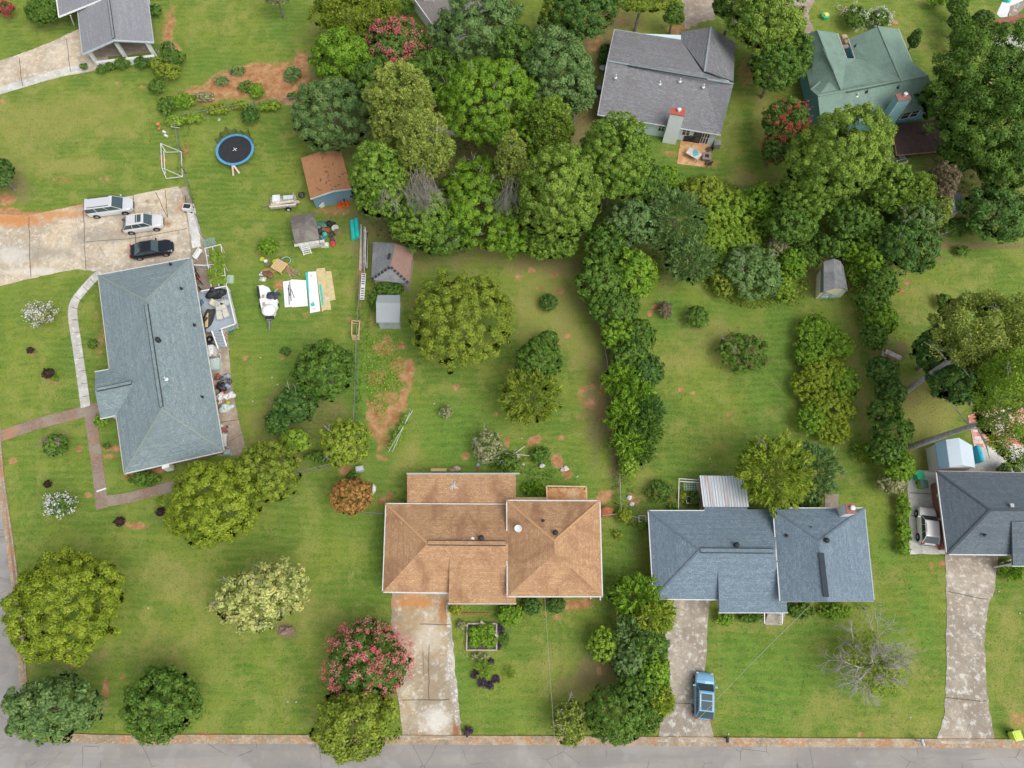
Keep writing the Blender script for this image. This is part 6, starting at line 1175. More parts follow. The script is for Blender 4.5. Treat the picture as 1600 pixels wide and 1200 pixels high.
# north strip: bench, bikes, gate, white cart
bn = thing('white_bench', 'white bench standing askew on the brown strip', 'bench', tuple(P(312,400,ZS)), 1.15); MB().box((0,0,.42), (1.3,.4,.06)).build('seat', M['white'], bn); MB().box((0,.2,.65), (1.3,.06,.35)).build('backrest', M['white'], bn)
for sx in (-.55,.55): MB().box((sx,0,.2), (.06,.35,.4)).build('leg', M['white'], bn)
def bike(lab, a, b, col):
    A_, B_ = P(*a, ZS), P(*b, ZS); d = (B_-A_); root = thing('bicycle', lab, 'bicycle', tuple((A_+B_)/2), math.atan2(d.y, d.x), 'bikes parked along the strip'); 
    for x in (-.5,.5):
        m = MB()
        for k in range(14): m.tube([(x+math.cos(k*.449)*.3,.0,.32+math.sin(k*.449)*.3),(x+math.cos((k+1)*.449)*.3,.0,.32+math.sin((k+1)*.449)*.3)], .035, 6)
        m.build('wheel', M['rubber'], root)
    MB().bar((-.5,0,.32),(-.1,0,.75),.06).bar((-.1,0,.75),(.35,0,.8),.08).bar((.5,0,.32),(.32,0,.9),.06).bar((-.15,0,.35),(.35,0,.8),.06).blob((.1,0,.75),(.28,.12,.14),2).build('frame', plain(col,.4), root); MB().bar((.32,-.3,.95),(.32,.3,.95),.04).build('handlebar', M['dark'], root); MB().blob((-.15,0,.88),(.2,.1,.06),3).build('saddle', M['dark'], root)
bike('dark bicycle standing nearest to the white bar on the strip', (306,421), (311,431), (.06,.06,.07)); bike('red bicycle on the brown strip beside the roof', (308,432), (317,445), (.55,.04,.06)); bike('grey bicycle at the wall behind the red one', (308,443), (314,452), (.25,.22,.26))
gb = thing('white_gate', 'white gate bar running from the roof corner to the arbour', 'gate')
for a, b in (((303,414,1.2),(326,415,1.2)),((326,415,1.2),(331,421,1.2)),((325,415,1.2),(325,418,0)),((303,414,1.2),(303,417,0))): MB().bar(P(*a), P(*b), .13, .08).build('bar', M['white'], gb)
ct_ = thing('utility_cart', 'white utility cart with dark tray at the driveway corner', 'cart', tuple(P(296,328,.05)), -.1); MB().box((0,0,.5), (1.0,.8,.5)).build('body', M['white'], ct_); MB().box((0,0,.77), (.8,.55,.04)).build('tray', M['dark'], ct_); MB().bar((-.2,.4,.7),(-.35,1.2,1.1),.07).build('handle', M['dark'], ct_)
for sx in (-.4,.4):
    for sy in (-.38,.38): MB().tube([(sx,sy-.04,.12),(sx,sy+.04,.12)], .12, 10).build('wheel', M['rubber'], ct_)
at('plastic_tub', 'pale green plastic tub on the grass beside the arbour', 'tub', MB().prism([(-.3,-.5),(.3,-.5),(.38,-.35),(.38,.35),(.3,.5),(-.3,.5),(-.38,.35),(-.38,-.35)], 0, .3).prism([(-.2,-.35),(.2,-.35),(.2,.35),(-.2,.35)], .3, .31).blob((0,0,.33), (.12,.2,.06), 2), plain((.42,.52,.40)), 360.5,438)
# arbour with vines
ab = thing('garden_arbour', 'white pipe arbour covered in green vines above the deck', 'arbour'); zt_ = 2.0
for a, b in (((320,388),(345,382)),((345,382),(354,446)),((320,388),(326,421)),((326,421),(330,448)),((322,400),(348,395)),((325,414),(350,411)),((328,433),(352,430)),((332,386),(342,447))): MB().tube([P(*a,zt_), P(*b,zt_)], .045, 6).build('bar', M['white'], ab)
for x, y in ((320,388),(345,382),(354,446),(330,448),(350,411),(325,416)): MB().tube([P(x,y,0), P(x,y,zt_)], .04, 6).build('post', M['white'], ab)
MB().bar(P(345,383,zt_), P(351,395,.3), .06).bar(P(349,410,zt_), P(356,424,.2), .05).build('brace', M['white'], ab)
for i,(px,py,rx,ry) in enumerate(((335,402,8,14),(342,420,10,18),(336,436,10,14),(345,404,6,12),(347,440,8,8),(330,425,5,10))):
    s__ = S(px,py,2); R_ = crown(rx*s__, ry*s__, .3, 'lime', 'fine', 700+i, .75); R_[4][:] *= .9; leaf_mesh('vine', *R_[:5], M['leaf'], ab, R_[5], P(px,py,2.05))
at('glass_panel', 'greenish clear panel leaning at the top of the arbour', 'panel', MB().box((0,0,.5), (1.5,.05,.9), rx=-.9), netmat('green_plastic', (.25,.36,.30), .45), 329,382,.2)
# ------------------------------------------------------------------ trailer, sheds' clutter
tl = thing('utility_trailer', 'small trailer loaded with pale boards beside the orange-roofed shed', 'trailer', tuple(P(445,321,0)), .12); MB().box((0,0,.5), (3.0,1.4,.08)).build('bed', M['oldwood'], tl)
for sy in (-.68,.68): MB().box((0,sy,.68), (3.0,.06,.3)).build('side_board', M['oldwood'], tl); w_ = MB().tube([(.5,sy*1.2-.1,.32),(.5,sy*1.2+.1,.32)], .32, 16).build('wheel', M['rubber'], tl); MB().tube([(.5,sy*1.2-.12,.32),(.5,sy*1.2+.12,.32)], .17, 10).build('rim', M['white'], w_)
MB().bar((-1.5,0,.45),(-2.4,-.1,.4),.09).build('tongue', M['metal'], tl); MB().bar((1.4,-.6,.6),(1.3,.9,1.1),.1,.1).build('rear_bar', M['oldwood'], tl)
rg = random.Random(3)
for i in range(9): 
    o = MB().box((0,0,0), (rg.uniform(2.0,3.4),.16,.06)).build('board', plain(rg.choice([(.66,.57,.42),(.56,.47,.36),(.72,.66,.55)]), .8, .2), None); q = P(440+i*.8, 322-i*.6+rg.uniform(-3,2), .62+.05*(i%4)); o.location = q; o.rotation_euler = (0,0,rg.uniform(.08,.22)); tag(o, 'pale weathered board on the small trailer load', 'board', 'boards loaded on the trailer')
bt_('white plastic box at the left end of the trailer load', 433,313,.85,.85,.5,.56,(.75,.75,.74),.1); bt_('glassy white box at the right end of the trailer load', 451,310,1.1,.5,.3,.56,(.60,.66,.66),.1); cover_blob('dark round heap at the back of the trailer', 'heap', 'heap', 472,306, (.4,.35,.3), 0, (.08,.07,.06), 51)
for px,py,l in ((530.5,322,'left traffic cone of three below the blue shed'),(537,320,'middle traffic cone of three below the blue shed'),(543,320,'right traffic cone of three below the blue shed')):
    o = thing('traffic_cone', l, 'traffic cone', tuple(P(px,py,0)), 0, 'traffic cones'); MB().lathe((0,0,.03), [(.2,0),(.05,.85),(.03,.86)], 12).build('cone', plain((.80,.10,.02), .5), o); MB().box((0,0,.02), (.5,.5,.04)).build('base', plain((.75,.10,.03), .5), o)
    if px == 537: MB().lathe((0,0,.38), [(.128,0),(.092,.2)], 12).build('band', M['white'], o)
bt_('dark bin behind the traffic cones', 534,312,.8,.5,.5,0,(.05,.05,.07),.1,'storage_bin','bin'); at('white_board', 'white board leaning against the blue shed wall', 'board', MB().box((0,0,.4), (1.1,.08,.7), ry=-.35), M['white'], 507,322,.7); cover_blob('dark junk heap at the right end of the blue shed', 'heap', 'heap', 553,305, (.55,.6,.5), 0, (.04,.045,.05), 61, 0,.3)
ld = thing('step_ladder', 'white ladder lying against the brown-roofed shed front', 'ladder')
A0,A1,B0,B1 = P(470,384,1.1), P(475,399,.1), P(481,381,1.1), P(487,396,.1)
for a, b in ((A0,A1),(B0,B1)): MB().bar(a, b, .08, .06).build('side_rail', M['white'], ld)
for i in range(5): MB().bar(A0.lerp(A1,(i+.5)/5), B0.lerp(B1,(i+.5)/5), .1, .05).build('rung', M['white'], ld)
sh_ = thing('white_shutters', 'row of white louvred shutters propped before the brown-roofed shed', 'shutters')
for i in range(6): a = P(460+i*8,383.5-i*1.2,1.2); b = P(467+i*8,382.5-i*1.2,1.2); MB().bar(a, b, .3, .1).build('shutter', plain((.70,.68,.64), .6, .2), sh_); 
for x,y in ((462,384),(485,381),(506,377)): q = P(x,y,0); MB().box((q.x,q.y,.55), (.08,.08,1.1)).build('post', M['oldwood'], sh_)
MB().bar(P(484,386,.5), P(507,382,.5), .4, .06).build('lower_shelf', M['oldwood'], sh_); at('laundry_basket', 'white plastic basket at the right end of the shutters', 'basket', MB().prism([(-.45,-.25),(.45,-.25),(.45,.25),(-.45,.25)], 0, .3).prism([(-.36,-.17),(.36,-.17),(.36,.17),(-.36,.17)], .3,.305), [plain((.72,.71,.68))], 508,384,.1)
at('barrel', 'pale metal barrel full of brown leaves in the junk pile', 'barrel', MB().lathe((0,0,0), [(.34,0),(.40,.8),(.42,.82),(.36,.8)], 18), plain((.52,.50,.46), .6), 526,362); at('leaf_litter', 'brown leaf litter filling the pale barrel', 'litter', MB().blob((0,0,0), (.33,.33,.08), 3), plain((.20,.12,.08)), 526,362,0,.82)
for px,py,r3,c_,l,nm,ct__ in ((518,352,(.45,.4,.4),(.02,.02,.025),'shiny black bag at the top of the junk pile','bag','bag'),(503,352,(.7,.35,.25),(.10,.22,.16),'dark green tarp beside the brown roof','tarp_cover','cover'),(500,363,(.35,.4,.3),(.03,.05,.07),'dark bin bag at the shed corner','bag','bag'),(504,373,(.45,.25,.2),(.05,.25,.28),'teal bag below the teal ball','bag','bag'),(519,368,(.3,.3,.3),(.05,.10,.06),'dark green bag in the junk pile','bag','bag'),(520,375,(.25,.22,.25),(.15,.05,.09),'plum bag above the red one','bag','bag'),(521,381,(.3,.38,.3),(.60,.06,.08),'red and white bag at the bottom of the junk pile','bag','bag'),(498,357,(.25,.2,.2),(.35,.34,.32),'grey bag near the shed wall','bag','bag')): cover_blob(l, nm, ct__, px, py, r3, 0, c_, int(px), 0, .25, .45)
at('ball', 'teal ball in the junk pile beside the brown-roofed shed', 'ball', MB().blob((0,0,.3), (.3,.3,.3), 1, 16, amp=0), plain((.10,.45,.45), .4), 508.5,368, smooth=True); bt_('rust coloured toolbox in the junk pile', 510,361,.9,.4,.3,.1,(.33,.11,.05),-.3,'toolbox','toolbox')
for px,l in ((550.5,'left roll of turquoise sheeting near the wire fence'),(557,'right roll of turquoise sheeting near the wire fence')):
    a, b = P(px-.5, 342 if px > 555 else 345, .3), P(px+2, 371 if px > 555 else 374, .3); at('plastic_roll', l, 'roll', MB().tube([a,b], .26, 14).tube([a-(b-a)*.01,b+(b-a)*.01], .12, 10), plain((.03,.52,.46), .5), 0,0); C.objects[-1].location = (0,0,0)
rg = random.Random(6)
for i in range(13):
    x = 563+rg.uniform(0,11); y0 = 350+rg.uniform(0,14); y1 = y0+rg.uniform(40,72); o = MB().bar(P(x,y0,.1+.05*(i%5)), P(x+rg.uniform(-1,2)-1,y1,.1+.05*(i%5)), rg.uniform(.1,.22), .06).build('board', plain(rg.choice([(.58,.55,.50),(.46,.42,.37),(.68,.66,.62),(.50,.44,.38)]), .8, .25), None); tag(o, 'weathered board in the long stack along the wire fence', 'board', 'boards stacked along the wire fence')
lv = thing('perforated_panel', 'long white perforated panel standing at the fence below the board stack', 'panel'); a, b = P(568.5,427,.8), P(565.5,468,.8); MB().bar(a, b, .5, .08).build('panel', plain((.68,.67,.64), .6, .2), lv)
for i in range(11):
    if i == 5: continue
    q = a.lerp(b, (i+.5)/11)+Vector((0,0,.045)); MB().box(q, (.34,.12,.012)).build('slot', M['dark'], lv)
for t_ in (.1,.9): q = a.lerp(b,t_); MB().box((q.x,q.y,.38), (.1,.1,.76)).build('leg', M['oldwood'], lv)
bf = thing('timber_stand', 'empty pale wooden frame standing by the wire fence', 'stand')
for a, b in (((550,501,.8),(562,502,.8)),((550,501,.8),(549.5,524,.8)),((562,502,.8),(560.5,524,.8)),((549.5,524,.8),(560.5,524,.8)),((550,501,.8),(550,504,0)),((562,502,.8),(562,505,0)),((549.5,524,.8),(551,531,0)),((560.5,524,.8),(561,531,0)),((551,531,.1),(561,531,.1)),((551,505,.25),(561,506,.25))): MB().bar(P(*a), P(*b), .10, .08).build('rail', M['newwood'], bf)
for i in range(4): MB().bar(P(551,526+i*1.4,.6-.15*i), P(560.5,526+i*1.4,.6-.15*i), .12, .04).build('slat', M['newwood'], bf)
ptb = thing('wooden_table', 'square slatted tan wooden table on the left back lawn', 'table', tuple(P(438.5,419,0)), -.55)
for i in range(6): MB().box((-.62+i*.25,0,.6), (.2,1.3,.05)).build('slat', M['newwood'], ptb)
for sx in (-.62,.62):
    MB().box((0,sx,.56), (1.4,.1,.06)).build('apron', M['newwood'], ptb)
    for sy in (-.6,.6): MB().box((sx,sy,.28), (.12,.12,.56)).build('leg', M['newwood'], ptb)
q = MB()
for k in range(16): q.tube([(math.cos(k*.3927)*.52,math.sin(k*.3927)*.52,.22),(math.cos((k+1)*.3927)*.52,math.sin((k+1)*.3927)*.52,.22)], .045, 6)
at('hoop_planter', 'round planter ringed with blue tube beside the wooden table', 'planter', q, plain((.30,.52,.60)), 447.5,409); s('weeds growing inside the blue ringed planter', 447,410,5,5,.45,'olive', style='fine')
for px,py,rr,c_,l in ((411,407,.26,(.42,.55,.04),'left lime green pot on the left back lawn'),(431.5,411,.32,(.42,.58,.05),'right lime green pot on the left back lawn'),(416.5,410,.2,(.70,.70,.68),'white pot between the lime pots'),(420,415,.24,(.20,.13,.11),'brown pot below the white pot'),(440,410,.24,(.22,.15,.14),'brown pot right of the lime pots')): at('plant_pot', l, 'pot', MB().lathe((0,0,0), [(rr*.7,0),(rr,.3),(rr*1.08,.32),(rr*.85,.31),(rr*.8,.26)], 16), plain(c_), px,py,0,0,'pots on the left back lawn')
for px,py,r3,c_,l in ((409,429,(.25,.22,.18),(.70,.70,.68),'small white bag at the bare patch edge'),(411,437,(.42,.22,.2),(.62,.66,.55),'pale crumpled sack below the small white bag'),(420,430,(.55,.4,.25),(.22,.10,.06),'rusty brush heap on the bare patch')): cover_blob(l, 'sack' if c_[0] > .4 else 'heap', 'sack' if c_[0] > .4 else 'heap', px,py,r3,0,c_,int(px*3),0,.3)
rg = random.Random(8)
for i in range(11): x, y = 447+rg.uniform(0,18), 414+rg.uniform(0,15); o = MB().bar(P(x,y,.06), P(x+rg.uniform(3,10),y+rg.uniform(2,9),.05+.02*i), .1, .05).build('scrap_board', plain((.40,.28,.22), .9, .25), None); tag(o, 'brown scrap board on the bare patch beside the wooden table', 'board', 'scrap boards by the wooden table')
# white boat on its trailer
bo = thing('boat_on_trailer', 'white boat with dark trim on a trailer on the left back lawn', 'boat'); hull = [(403,448),(412,447),(421,451),(426,459),(431,465),(434,468),(434,480),(431,484),(430,490),(426,497),(417,498),(411,490),(409,482),(406,466)]
wm = plain((.80,.80,.79), .4, .06); MB().prism(pp(hull, .6), .3, .85).build('hull', wm, bo); MB().lathe(tuple(P(420,485,.85)), [(.78,0),(.74,.16),(.4,.26),(.05,.28)], 20).build('foredeck', wm, bo, smooth=True)
MB().bar(P(403,448,.8), P(406,467,.8), .22, .35).build('trim', M['dark'], bo); MB().blob(P(427,462,1.0), (.65,.5,.35), 6, amp=.25).build('motor_cover', plain((.04,.05,.07), .5), bo); MB().bar(P(424,461,1.2), P(434,451,1.1), .1, .1).build('tiller', M['oldwood'], bo); MB().box(P(421.5,496,.95), (.95,.35,.14)).build('bow_trim', M['dark'], bo)
for x,y in ((411,463),(412,475)): MB().box(P(x,y,.87), (.3,.42,.05)).build('seat_pad', plain((.42,.33,.26)), bo)
MB().bar(P(421,498,.4), P(421,516,.4), .16, .1).bar(P(416,498,.4), P(421,507,.4), .08).bar(P(427,498,.4), P(421,507,.4), .08).build('tongue', M['metal'], bo)
for x in (408,434): q = P(x,478,.3); MB().tube([q-Vector((.1,0,0)), q+Vector((.1,0,0))], .3, 14).build('wheel', M['rubber'], bo)
# sheets laid on the grass
def sheet(lab, pts, z, th, mat, name='sheet', cat='sheet'): o = MB().prism(pp(pts, z), z-th, z).build(name, mat); return tag(o, lab, cat, 'building sheets laid on the back lawn')
wh_ = plain((.84,.84,.83), .5, .04)
sheet('left narrow white sheet on the back lawn', [(442,440),(455,438),(457,479),(445,480)], .08,.06,wh_); sheet('wide white sheet overlapping the narrow one', [(454.5,436.5),(478,438),(481,478),(456,480)], .13,.045,wh_)
for a, b in (((451,445),(452,476)),((452.5,440),(455,470)),((455,452),(460,466)),((450,450),(453,462))): tag(MB().bar(P(*a,.17), P(*b,.17), .06, .03).build('metal_rod', M['dark']), 'thin dark rod lying on the white sheets', 'rod', 'rods on the white sheets')
tq = plain((.04,.52,.47), .5, .1); sheet('turquoise sheet under the printed white sheet', [(477,426),(484,424),(491,480),(484,480)], .08,.06,tq); o_ = sheet('long white sheet with small grey print marks', [(481,425),(494,424),(500.5,486),(484.5,489)], .14,.05,wh_)
for x,y in ((486,431),(489,472),(491,482.5)):
    for dx in (-1.2,-.2,.8,1.6): MB().box(P(x+dx,y,.145), (.05,.11,.008)).build('print_mark', plain((.22,.23,.22)), o_)
MB().prism(pp([(485,474),(491,473),(492,478),(486,479)], .15), .141, .15).build('patch', tq, o_)
yw = plain((.60,.50,.26), .7, .14, 3); sheet('long golden board with a turquoise strip on it', [(494,420),(507.5,418),(511,440),(517.5,484),(507,484),(503,487),(499,460)], .10,.08,yw); sheet('short golden board overlapping the long one', [(509,424),(517.5,423.5),(524.5,468),(511.5,471)], .17,.06,yw); sheet('thin turquoise strip on the long golden board', [(498.5,445),(502,444.5),(506,476),(503.5,478)], .125,.02,tq)
at('bracket', 'small white two-holed plate on the golden boards', 'plate', MB().box((0,0,.02), (.35,.25,.04)).box((-.08,0,.045), (.07,.07,.01),mi=1).box((.08,0,.045), (.07,.07,.01),mi=1), [M['white'], M['dark']], 511,466,.1,.18)
# ------------------------------------------------------------------ other yards
def bin_(lab, px, py, col, rz=0, lid=None):
    r_ = thing('trash_bin', lab, 'trash bin', tuple(P(px,py,.03)), rz); m = MB(); lo = [(-.27,-.27),(.27,-.27),(.27,.27),(-.27,.27)]; hi = [(-.35,-.37),(.35,-.37),(.35,.37),(-.35,.37)]
    for i in range(4): j = (i+1)%4; m.face([(*lo[i],.05),(*lo[j],.05),(*hi[j],1.0),(*hi[i],1.0)])
    m.face([(*p,.05) for p in lo[::-1]]); m.face([(*p,1.0) for p in hi]); m.build('bin_body', plain(col, .5), r_); MB().box((0,0,1.04), (.76,.8,.07)).box((0,0,1.09), (.5,.5,.04)).build('lid', plain(lid or col, .5), r_); MB().bar((-.3,.42,1.0),(.3,.42,1.0),.05).build('handle', plain(lid or col, .5), r_)
    for sx in (-.3,.3): MB().tube([(sx-.03,.3,.12),(sx+.03,.3,.12)], .12, 10).build('wheel', M['rubber'], r_)
bin_('bright green trash bin half hidden by the right hedge', 1430,746, (.02,.48,.22), .2); bin_('lime green recycling bin with dark lid on the side pad', 1436,760, (.25,.52,.03), -.1, (.12,.20,.17)); bin_('lime yellow bin on the grass by the street', 1579,1148, (.55,.72,.10), .2)
for px,py,rz_,c_,l in ((1131,1152,0,(.03,.03,.035),'black mailbox by the kerb beside the slate house driveway'),(1431,1157,.1,(.50,.60,.66),'pale blue mailbox on the kerb at the lower right'),(731,1144,0,(.05,.04,.05),'dark mailbox in a ring of purple plants')):
    mb_ = thing('mailbox', l, 'mailbox', tuple(P(px,py,0)), rz_); MB().box((0,0,.5), (.1,.1,1.0)).build('post', plain(c_), mb_); MB().box((0,-.05,1.1), (.22,.55,.2)).tube([(0,-.32,1.2),(0,.22,1.2)], .11, 10).build('box', plain(c_, .4), mb_); MB().box((.13,0,1.25), (.02,.12,.12)).build('flag', plain((.5,.05,.04)), mb_)
# raised vegetable bed
rb = thing('raised_bed', 'square timber raised bed full of leafy greens on the orange house lawn', 'raised bed'); cs = [(730.5,974.5),(776,974.5),(776,1016),(729,1016)]
for i in range(4): MB().bar(P(*cs[i],.15), P(*cs[(i+1)%4],.15), .14, .3).build('timber', M['oldwood'], rb)
MB().prism(pp([(731,975),(775,975),(775,1015),(730,1015)]), .02, .2).build('soil', plain((.10,.07,.05), .95), rb)
for i,(x,y) in enumerate(((740,988),(752,985),(765,984),(742,1002),(756,1000),(768,1002))): s(('leafy green clump number %s in the raised bed' % 'one two three four five six'.split()[i]) if 0 else ('back left','back middle','back right','front left','front middle','front right')[i]+' leafy clump in the timber raised bed', x,y,9,9,.75,'bright', leaf=.15, base=None)
tag(MB().bar(P(751,971,.45), P(778,995,.4), .22, .05).build('plank', M['oldwood']), 'grey plank lying across the corner of the raised bed', 'plank')
for i,(px,py,rx,ry,l) in enumerate(((781,985,8,11,'purple plant patch right of the raised bed'),(779,1009,3,6,'small purple patch below the raised bed corner'),(768,1035,4,6,'small purple patch above the flower ring'),(741,1054,9,6,'left purple patch of the flower ring'),(752,1066,9,7,'lower left purple patch of the flower ring'),(764,1071,9,6,'lower middle purple patch of the flower ring'),(775,1062,8,7,'lower right purple patch of the flower ring'),(731,1141,9,8,'purple plants around the dark mailbox'))): s(l, px,py,rx,ry,.22,'purple', style='fine', dens=.5, leaf=.07)
s('young corn-like plants inside the flower ring', 757,1046,11,13,1.1,'lime', style='feather', dens=.6); s('spiky yucca-like plant right of the flower ring', 796,1051,8,7,.7,'lime', style='feather', dens=.35, leaf=.3); s('grey-green herb left of the raised bed', 721,977,8,7,.5,'grey', style='fine'); s('wispy weeds below the raised bed', 750,1025,17,6,.35,'grey', style='fine', dens=.5); s('wispy weeds right of the raised bed', 788,1000,8,12,.4,'mid', style='fine', dens=.5)
for i in range(9): at('brick', 'red brick in the edging line below the porch roof', 'brick', MB().box((0,0,.05), (.4,.15,.1)).box((0,0,.105),(.3,.08,.01)), plain((.38,.13,.08)), 723+i*5,959, .03*(i%3), 0, 'brick edging below the porch roof')
# overhead cables
def cable(lab, pts, sag=.5, r=.013):
    L = [P(*q) for q in pts]; a, b = L[0], L[-1]; P_ = [a.lerp(b, i/14)-Vector((0,0,sag*math.sin(math.pi*i/14))) for i in range(15)]; return tag(MB().tube(P_, r, 5).build('service_cable', plain((.38,.40,.38), .5)), lab, 'cable')
cable('overhead service cable from the orange house to the street', ((851,931,3.9),(871,1215,6.5))); cable('overhead service cable crossing the right front lawn', ((1272,940,3.9),(1085,1130,5.6)), .4)
# trellis and vegetable garden
tg = thing('bean_trellis', 'row of thin poles with climbing beans on the garden plot', 'trellis')
for a, b in (((607,706),(645,641)),((613,706),(640,645))): MB().bar(P(*a,1.1), P(*b,1.1), .05).build('top_pole', plain((.45,.52,.48)), tg)
for i in range(7): q = P(609+i*5.6,704-i*10,0); MB().tube([q,q+Vector((0,0,1.3))], .03, 5).build('stake', plain((.45,.52,.48)), tg)
for i,(px,py) in enumerate(((614,695),(621,683),(628,668),(634,656))):
    s__ = S(px,py); R_ = crown(8*s__, 8*s__, .5, 'lime', 'fine', 800+i, .7); leaf_mesh('vine', *R_[:5], M['leaf'], tg, R_[5], P(px,py,.6))
def ground_leaves(name, ells, count, pal, leaf, zmax, seed, label=None):
    rg = np.random.default_rng(seed); ps = []
    for (cx,cy,rx,ry,rot) in ells:
        n_ = int(count*rx*ry/400); a = rg.uniform(0, 6.28, n_); q = np.sqrt(rg.random(n_)); dx, dy = rx*q*np.cos(a), ry*q*np.sin(a); c_, s2_ = math.cos(R(rot)), math.sin(R(rot))
        for x_, y_ in zip(cx+dx*c_-dy*s2_, cy+dx*s2_+dy*c_): v = P(float(x_), float(y_), 0); ps.append((v.x, v.y, 0))
    ps = np.array(ps); ps[:,2] = rg.uniform(.03, zmax, len(ps)); n_ = len(ps); nr = unit(rg.normal(size=(n_,3))*.5+np.array([0,0,1.0])); l_ = leaf*rg.uniform(.6,1.3,n_)
    c0_, c1_ = np.array(PAL[pal][0]), np.array(PAL[pal][1]); cc = c0_+(c1_-c0_)*rg.random((n_,1)); o = leaf_mesh(name, ps, nr, l_, l_*.7, cc*rg.uniform(.8,1.2,(n_,1)), M['leaf']); tag(o, kind='stuff'); 
    if label: tag(o, label, name.replace('_',' '))
    return o
ground_leaves('ground_vines', [(605,545,26,24,-20),(600,580,28,24,0),(590,610,20,24,0),(610,600,18,16,0),(596,640,10,14,0),(575,560,8,40,0)], 170, 'lime', .10, .3, 1, 'sprawling yellow-green vines covering the garden plot')
ground_leaves('garden_weeds', [(825,728,22,14,0),(790,735,30,8,0),(800,712,14,8,0),(860,735,10,12,0),(780,728,16,12,0),(840,745,20,8,0)], 120, 'mid', .10, .35, 2, 'mixed low weeds in the bed behind the orange house')
ground_leaves('fence_weeds', [(965,760,8,45,0),(978,745,10,30,-20),(975,800,10,10,0),(985,820,12,8,0),(948,540,5,40,-5),(560,560,6,120,0),(572,480,7,60,0),(287,240,6,50,12),(302,310,5,26,14)], 130, 'mid', .10, .5, 3, 'weeds growing along the wire fences')
ground_leaves('thicket_undergrowth', [(1130,360,60,60,0),(1210,400,60,34,0),(1120,420,30,40,0),(1180,460,50,24,0),(1240,430,24,50,0),(1100,300,60,20,0),(1330,440,14,30,0),(1250,370,50,30,0),(1345,470,12,40,0)], 220, 'olive', .13, .7, 4, 'yellow-green undergrowth between thicket and twiggy bush')
ground_leaves('wood_undergrowth', [(700,300,150,100,0),(760,170,120,80,0),(640,120,80,60,0),(560,150,70,60,0),(860,130,60,60,0),(560,90,70,60,0),(960,330,70,70,0),(1040,380,80,60,0),(1300,350,90,60,0),(1400,330,80,60,0),(1530,260,80,110,0),(1380,420,30,40,0)], 30, 'mid', .22, 1.2, 5, 'dark undergrowth beneath the crowded woods')
ground_leaves('house_bed_plants', [(1128,966,14,8,0),(1176,965,24,6,0),(1245,953,20,8,0),(1300,955,26,8,0),(1345,948,14,5,0),(1580,890,20,8,0),(228,748,26,7,-8),(1075,775,12,18,0)], 200, 'mid', .09, .4, 6, 'low bedding plants along the house fronts')
# vegetable pen
vp = thing('vegetable_pen', 'small fenced vegetable pen with tomato cages beside the patio cover', 'pen')
for a, b in (((1061,748),(1092,750)),((1061,748),(1060,795)),((1061,752),(1092,754))): MB().bar(P(*a,1.3), P(*b,1.3), .08, .06).build('rail', plain((.62,.60,.55)), vp)
for x, y in ((1061,748),(1092,750),(1060,772),(1060,795),(1076,749)): MB().tube([P(x,y,0),P(x,y,1.4)], .04, 6).build('post', plain((.55,.53,.5)), vp)
m = MB()
for i in range(6): m.bar(P(1069+i*4,752,1.0), P(1069+i*4,766,1.0), .03).bar(P(1068,752+i*2.7,1.02), P(1090,752+i*2.7,1.02), .03)
m.build('cage', plain((.35,.50,.42)), vp); wf = at('window_sash', 'white window sash lying in the vegetable pen', 'window', MB().bar((-.3,-.35,0),(.3,-.35,0),.07).bar((-.3,.35,0),(.3,.35,0),.07).bar((-.3,-.35,0),(-.3,.35,0),.07).bar((.3,-.35,0),(.3,.35,0),.07).box((0,0,-.01),(.55,.65,.02),mi=1), [M['white'],M['dark']], 1077,781,0,.3)
s('tomato plant at the bottom of the vegetable pen', 1085,778,6,14,1.1,'mid'); s('yellowish plant left in the vegetable pen', 1067,775,5,10,.8,'olive'); s('leafy weed at the wall corner of the slate house', 1052,792,7,7,.8,'bright'); at('plank', 'brown planks leaning along the patio cover edge', 'plank', MB().box((0,0,.1), (.45,3.0,.12)), plain((.42,.30,.22)), 1093.5,776,.05)
at('cage_frame', 'square white pipe cage between the two houses', 'cage', MB().bar((-.35,-.3,.5),(.35,-.3,.5),.06).bar((-.35,.3,.5),(.35,.3,.5),.06).bar((-.35,-.3,.5),(-.35,.3,.5),.06).bar((.35,-.3,.5),(.35,.3,.5),.06).bar((-.35,-.3,.5),(-.35,-.3,0),.05).bar((.35,-.3,.5),(.35,-.3,0),.05).bar((-.35,.3,.5),(-.35,.3,0),.05).bar((.35,.3,.5),(.35,.3,0),.05), M['white'], 1002.5,812); s('yellowish bush at the fence gap between the houses', 974,806,11,11,1.6,'yel', style='fine'); s('bright weed bush below the white cage', 1004,822,8,6,.8,'bright'); s('sparse yellow weed on the lawn beside the orange roof', 964,836,12,7,.5,'olive', dens=.4)
cover_blob('rusty orange earth mound by the right orange roof corner', 'earth_mound', 'mound', 947,800, (.85,.6,.4), 0, (.42,.16,.07), 33, 0, .12, .9); cover_blob('white bag on the clay near the hedgerow foot', 'bag', 'bag', 983,778, (.3,.25,.2), 0, (.75,.74,.73), 34); cover_blob('lower white bag on the clay near the hedgerow foot', 'bag', 'bag', 987,788, (.3,.22,.2), 0, (.75,.74,.73), 35); cover_blob('white bag among the back bed weeds', 'bag', 'bag', 847,728, (.35,.2,.2), 0, (.75,.74,.72), 36); cover_blob('crumpled pinkish white paper on the clay strip', 'paper', 'paper', 882,733, (.35,.28,.1), 0, (.62,.50,.47), 37, 0,.4)
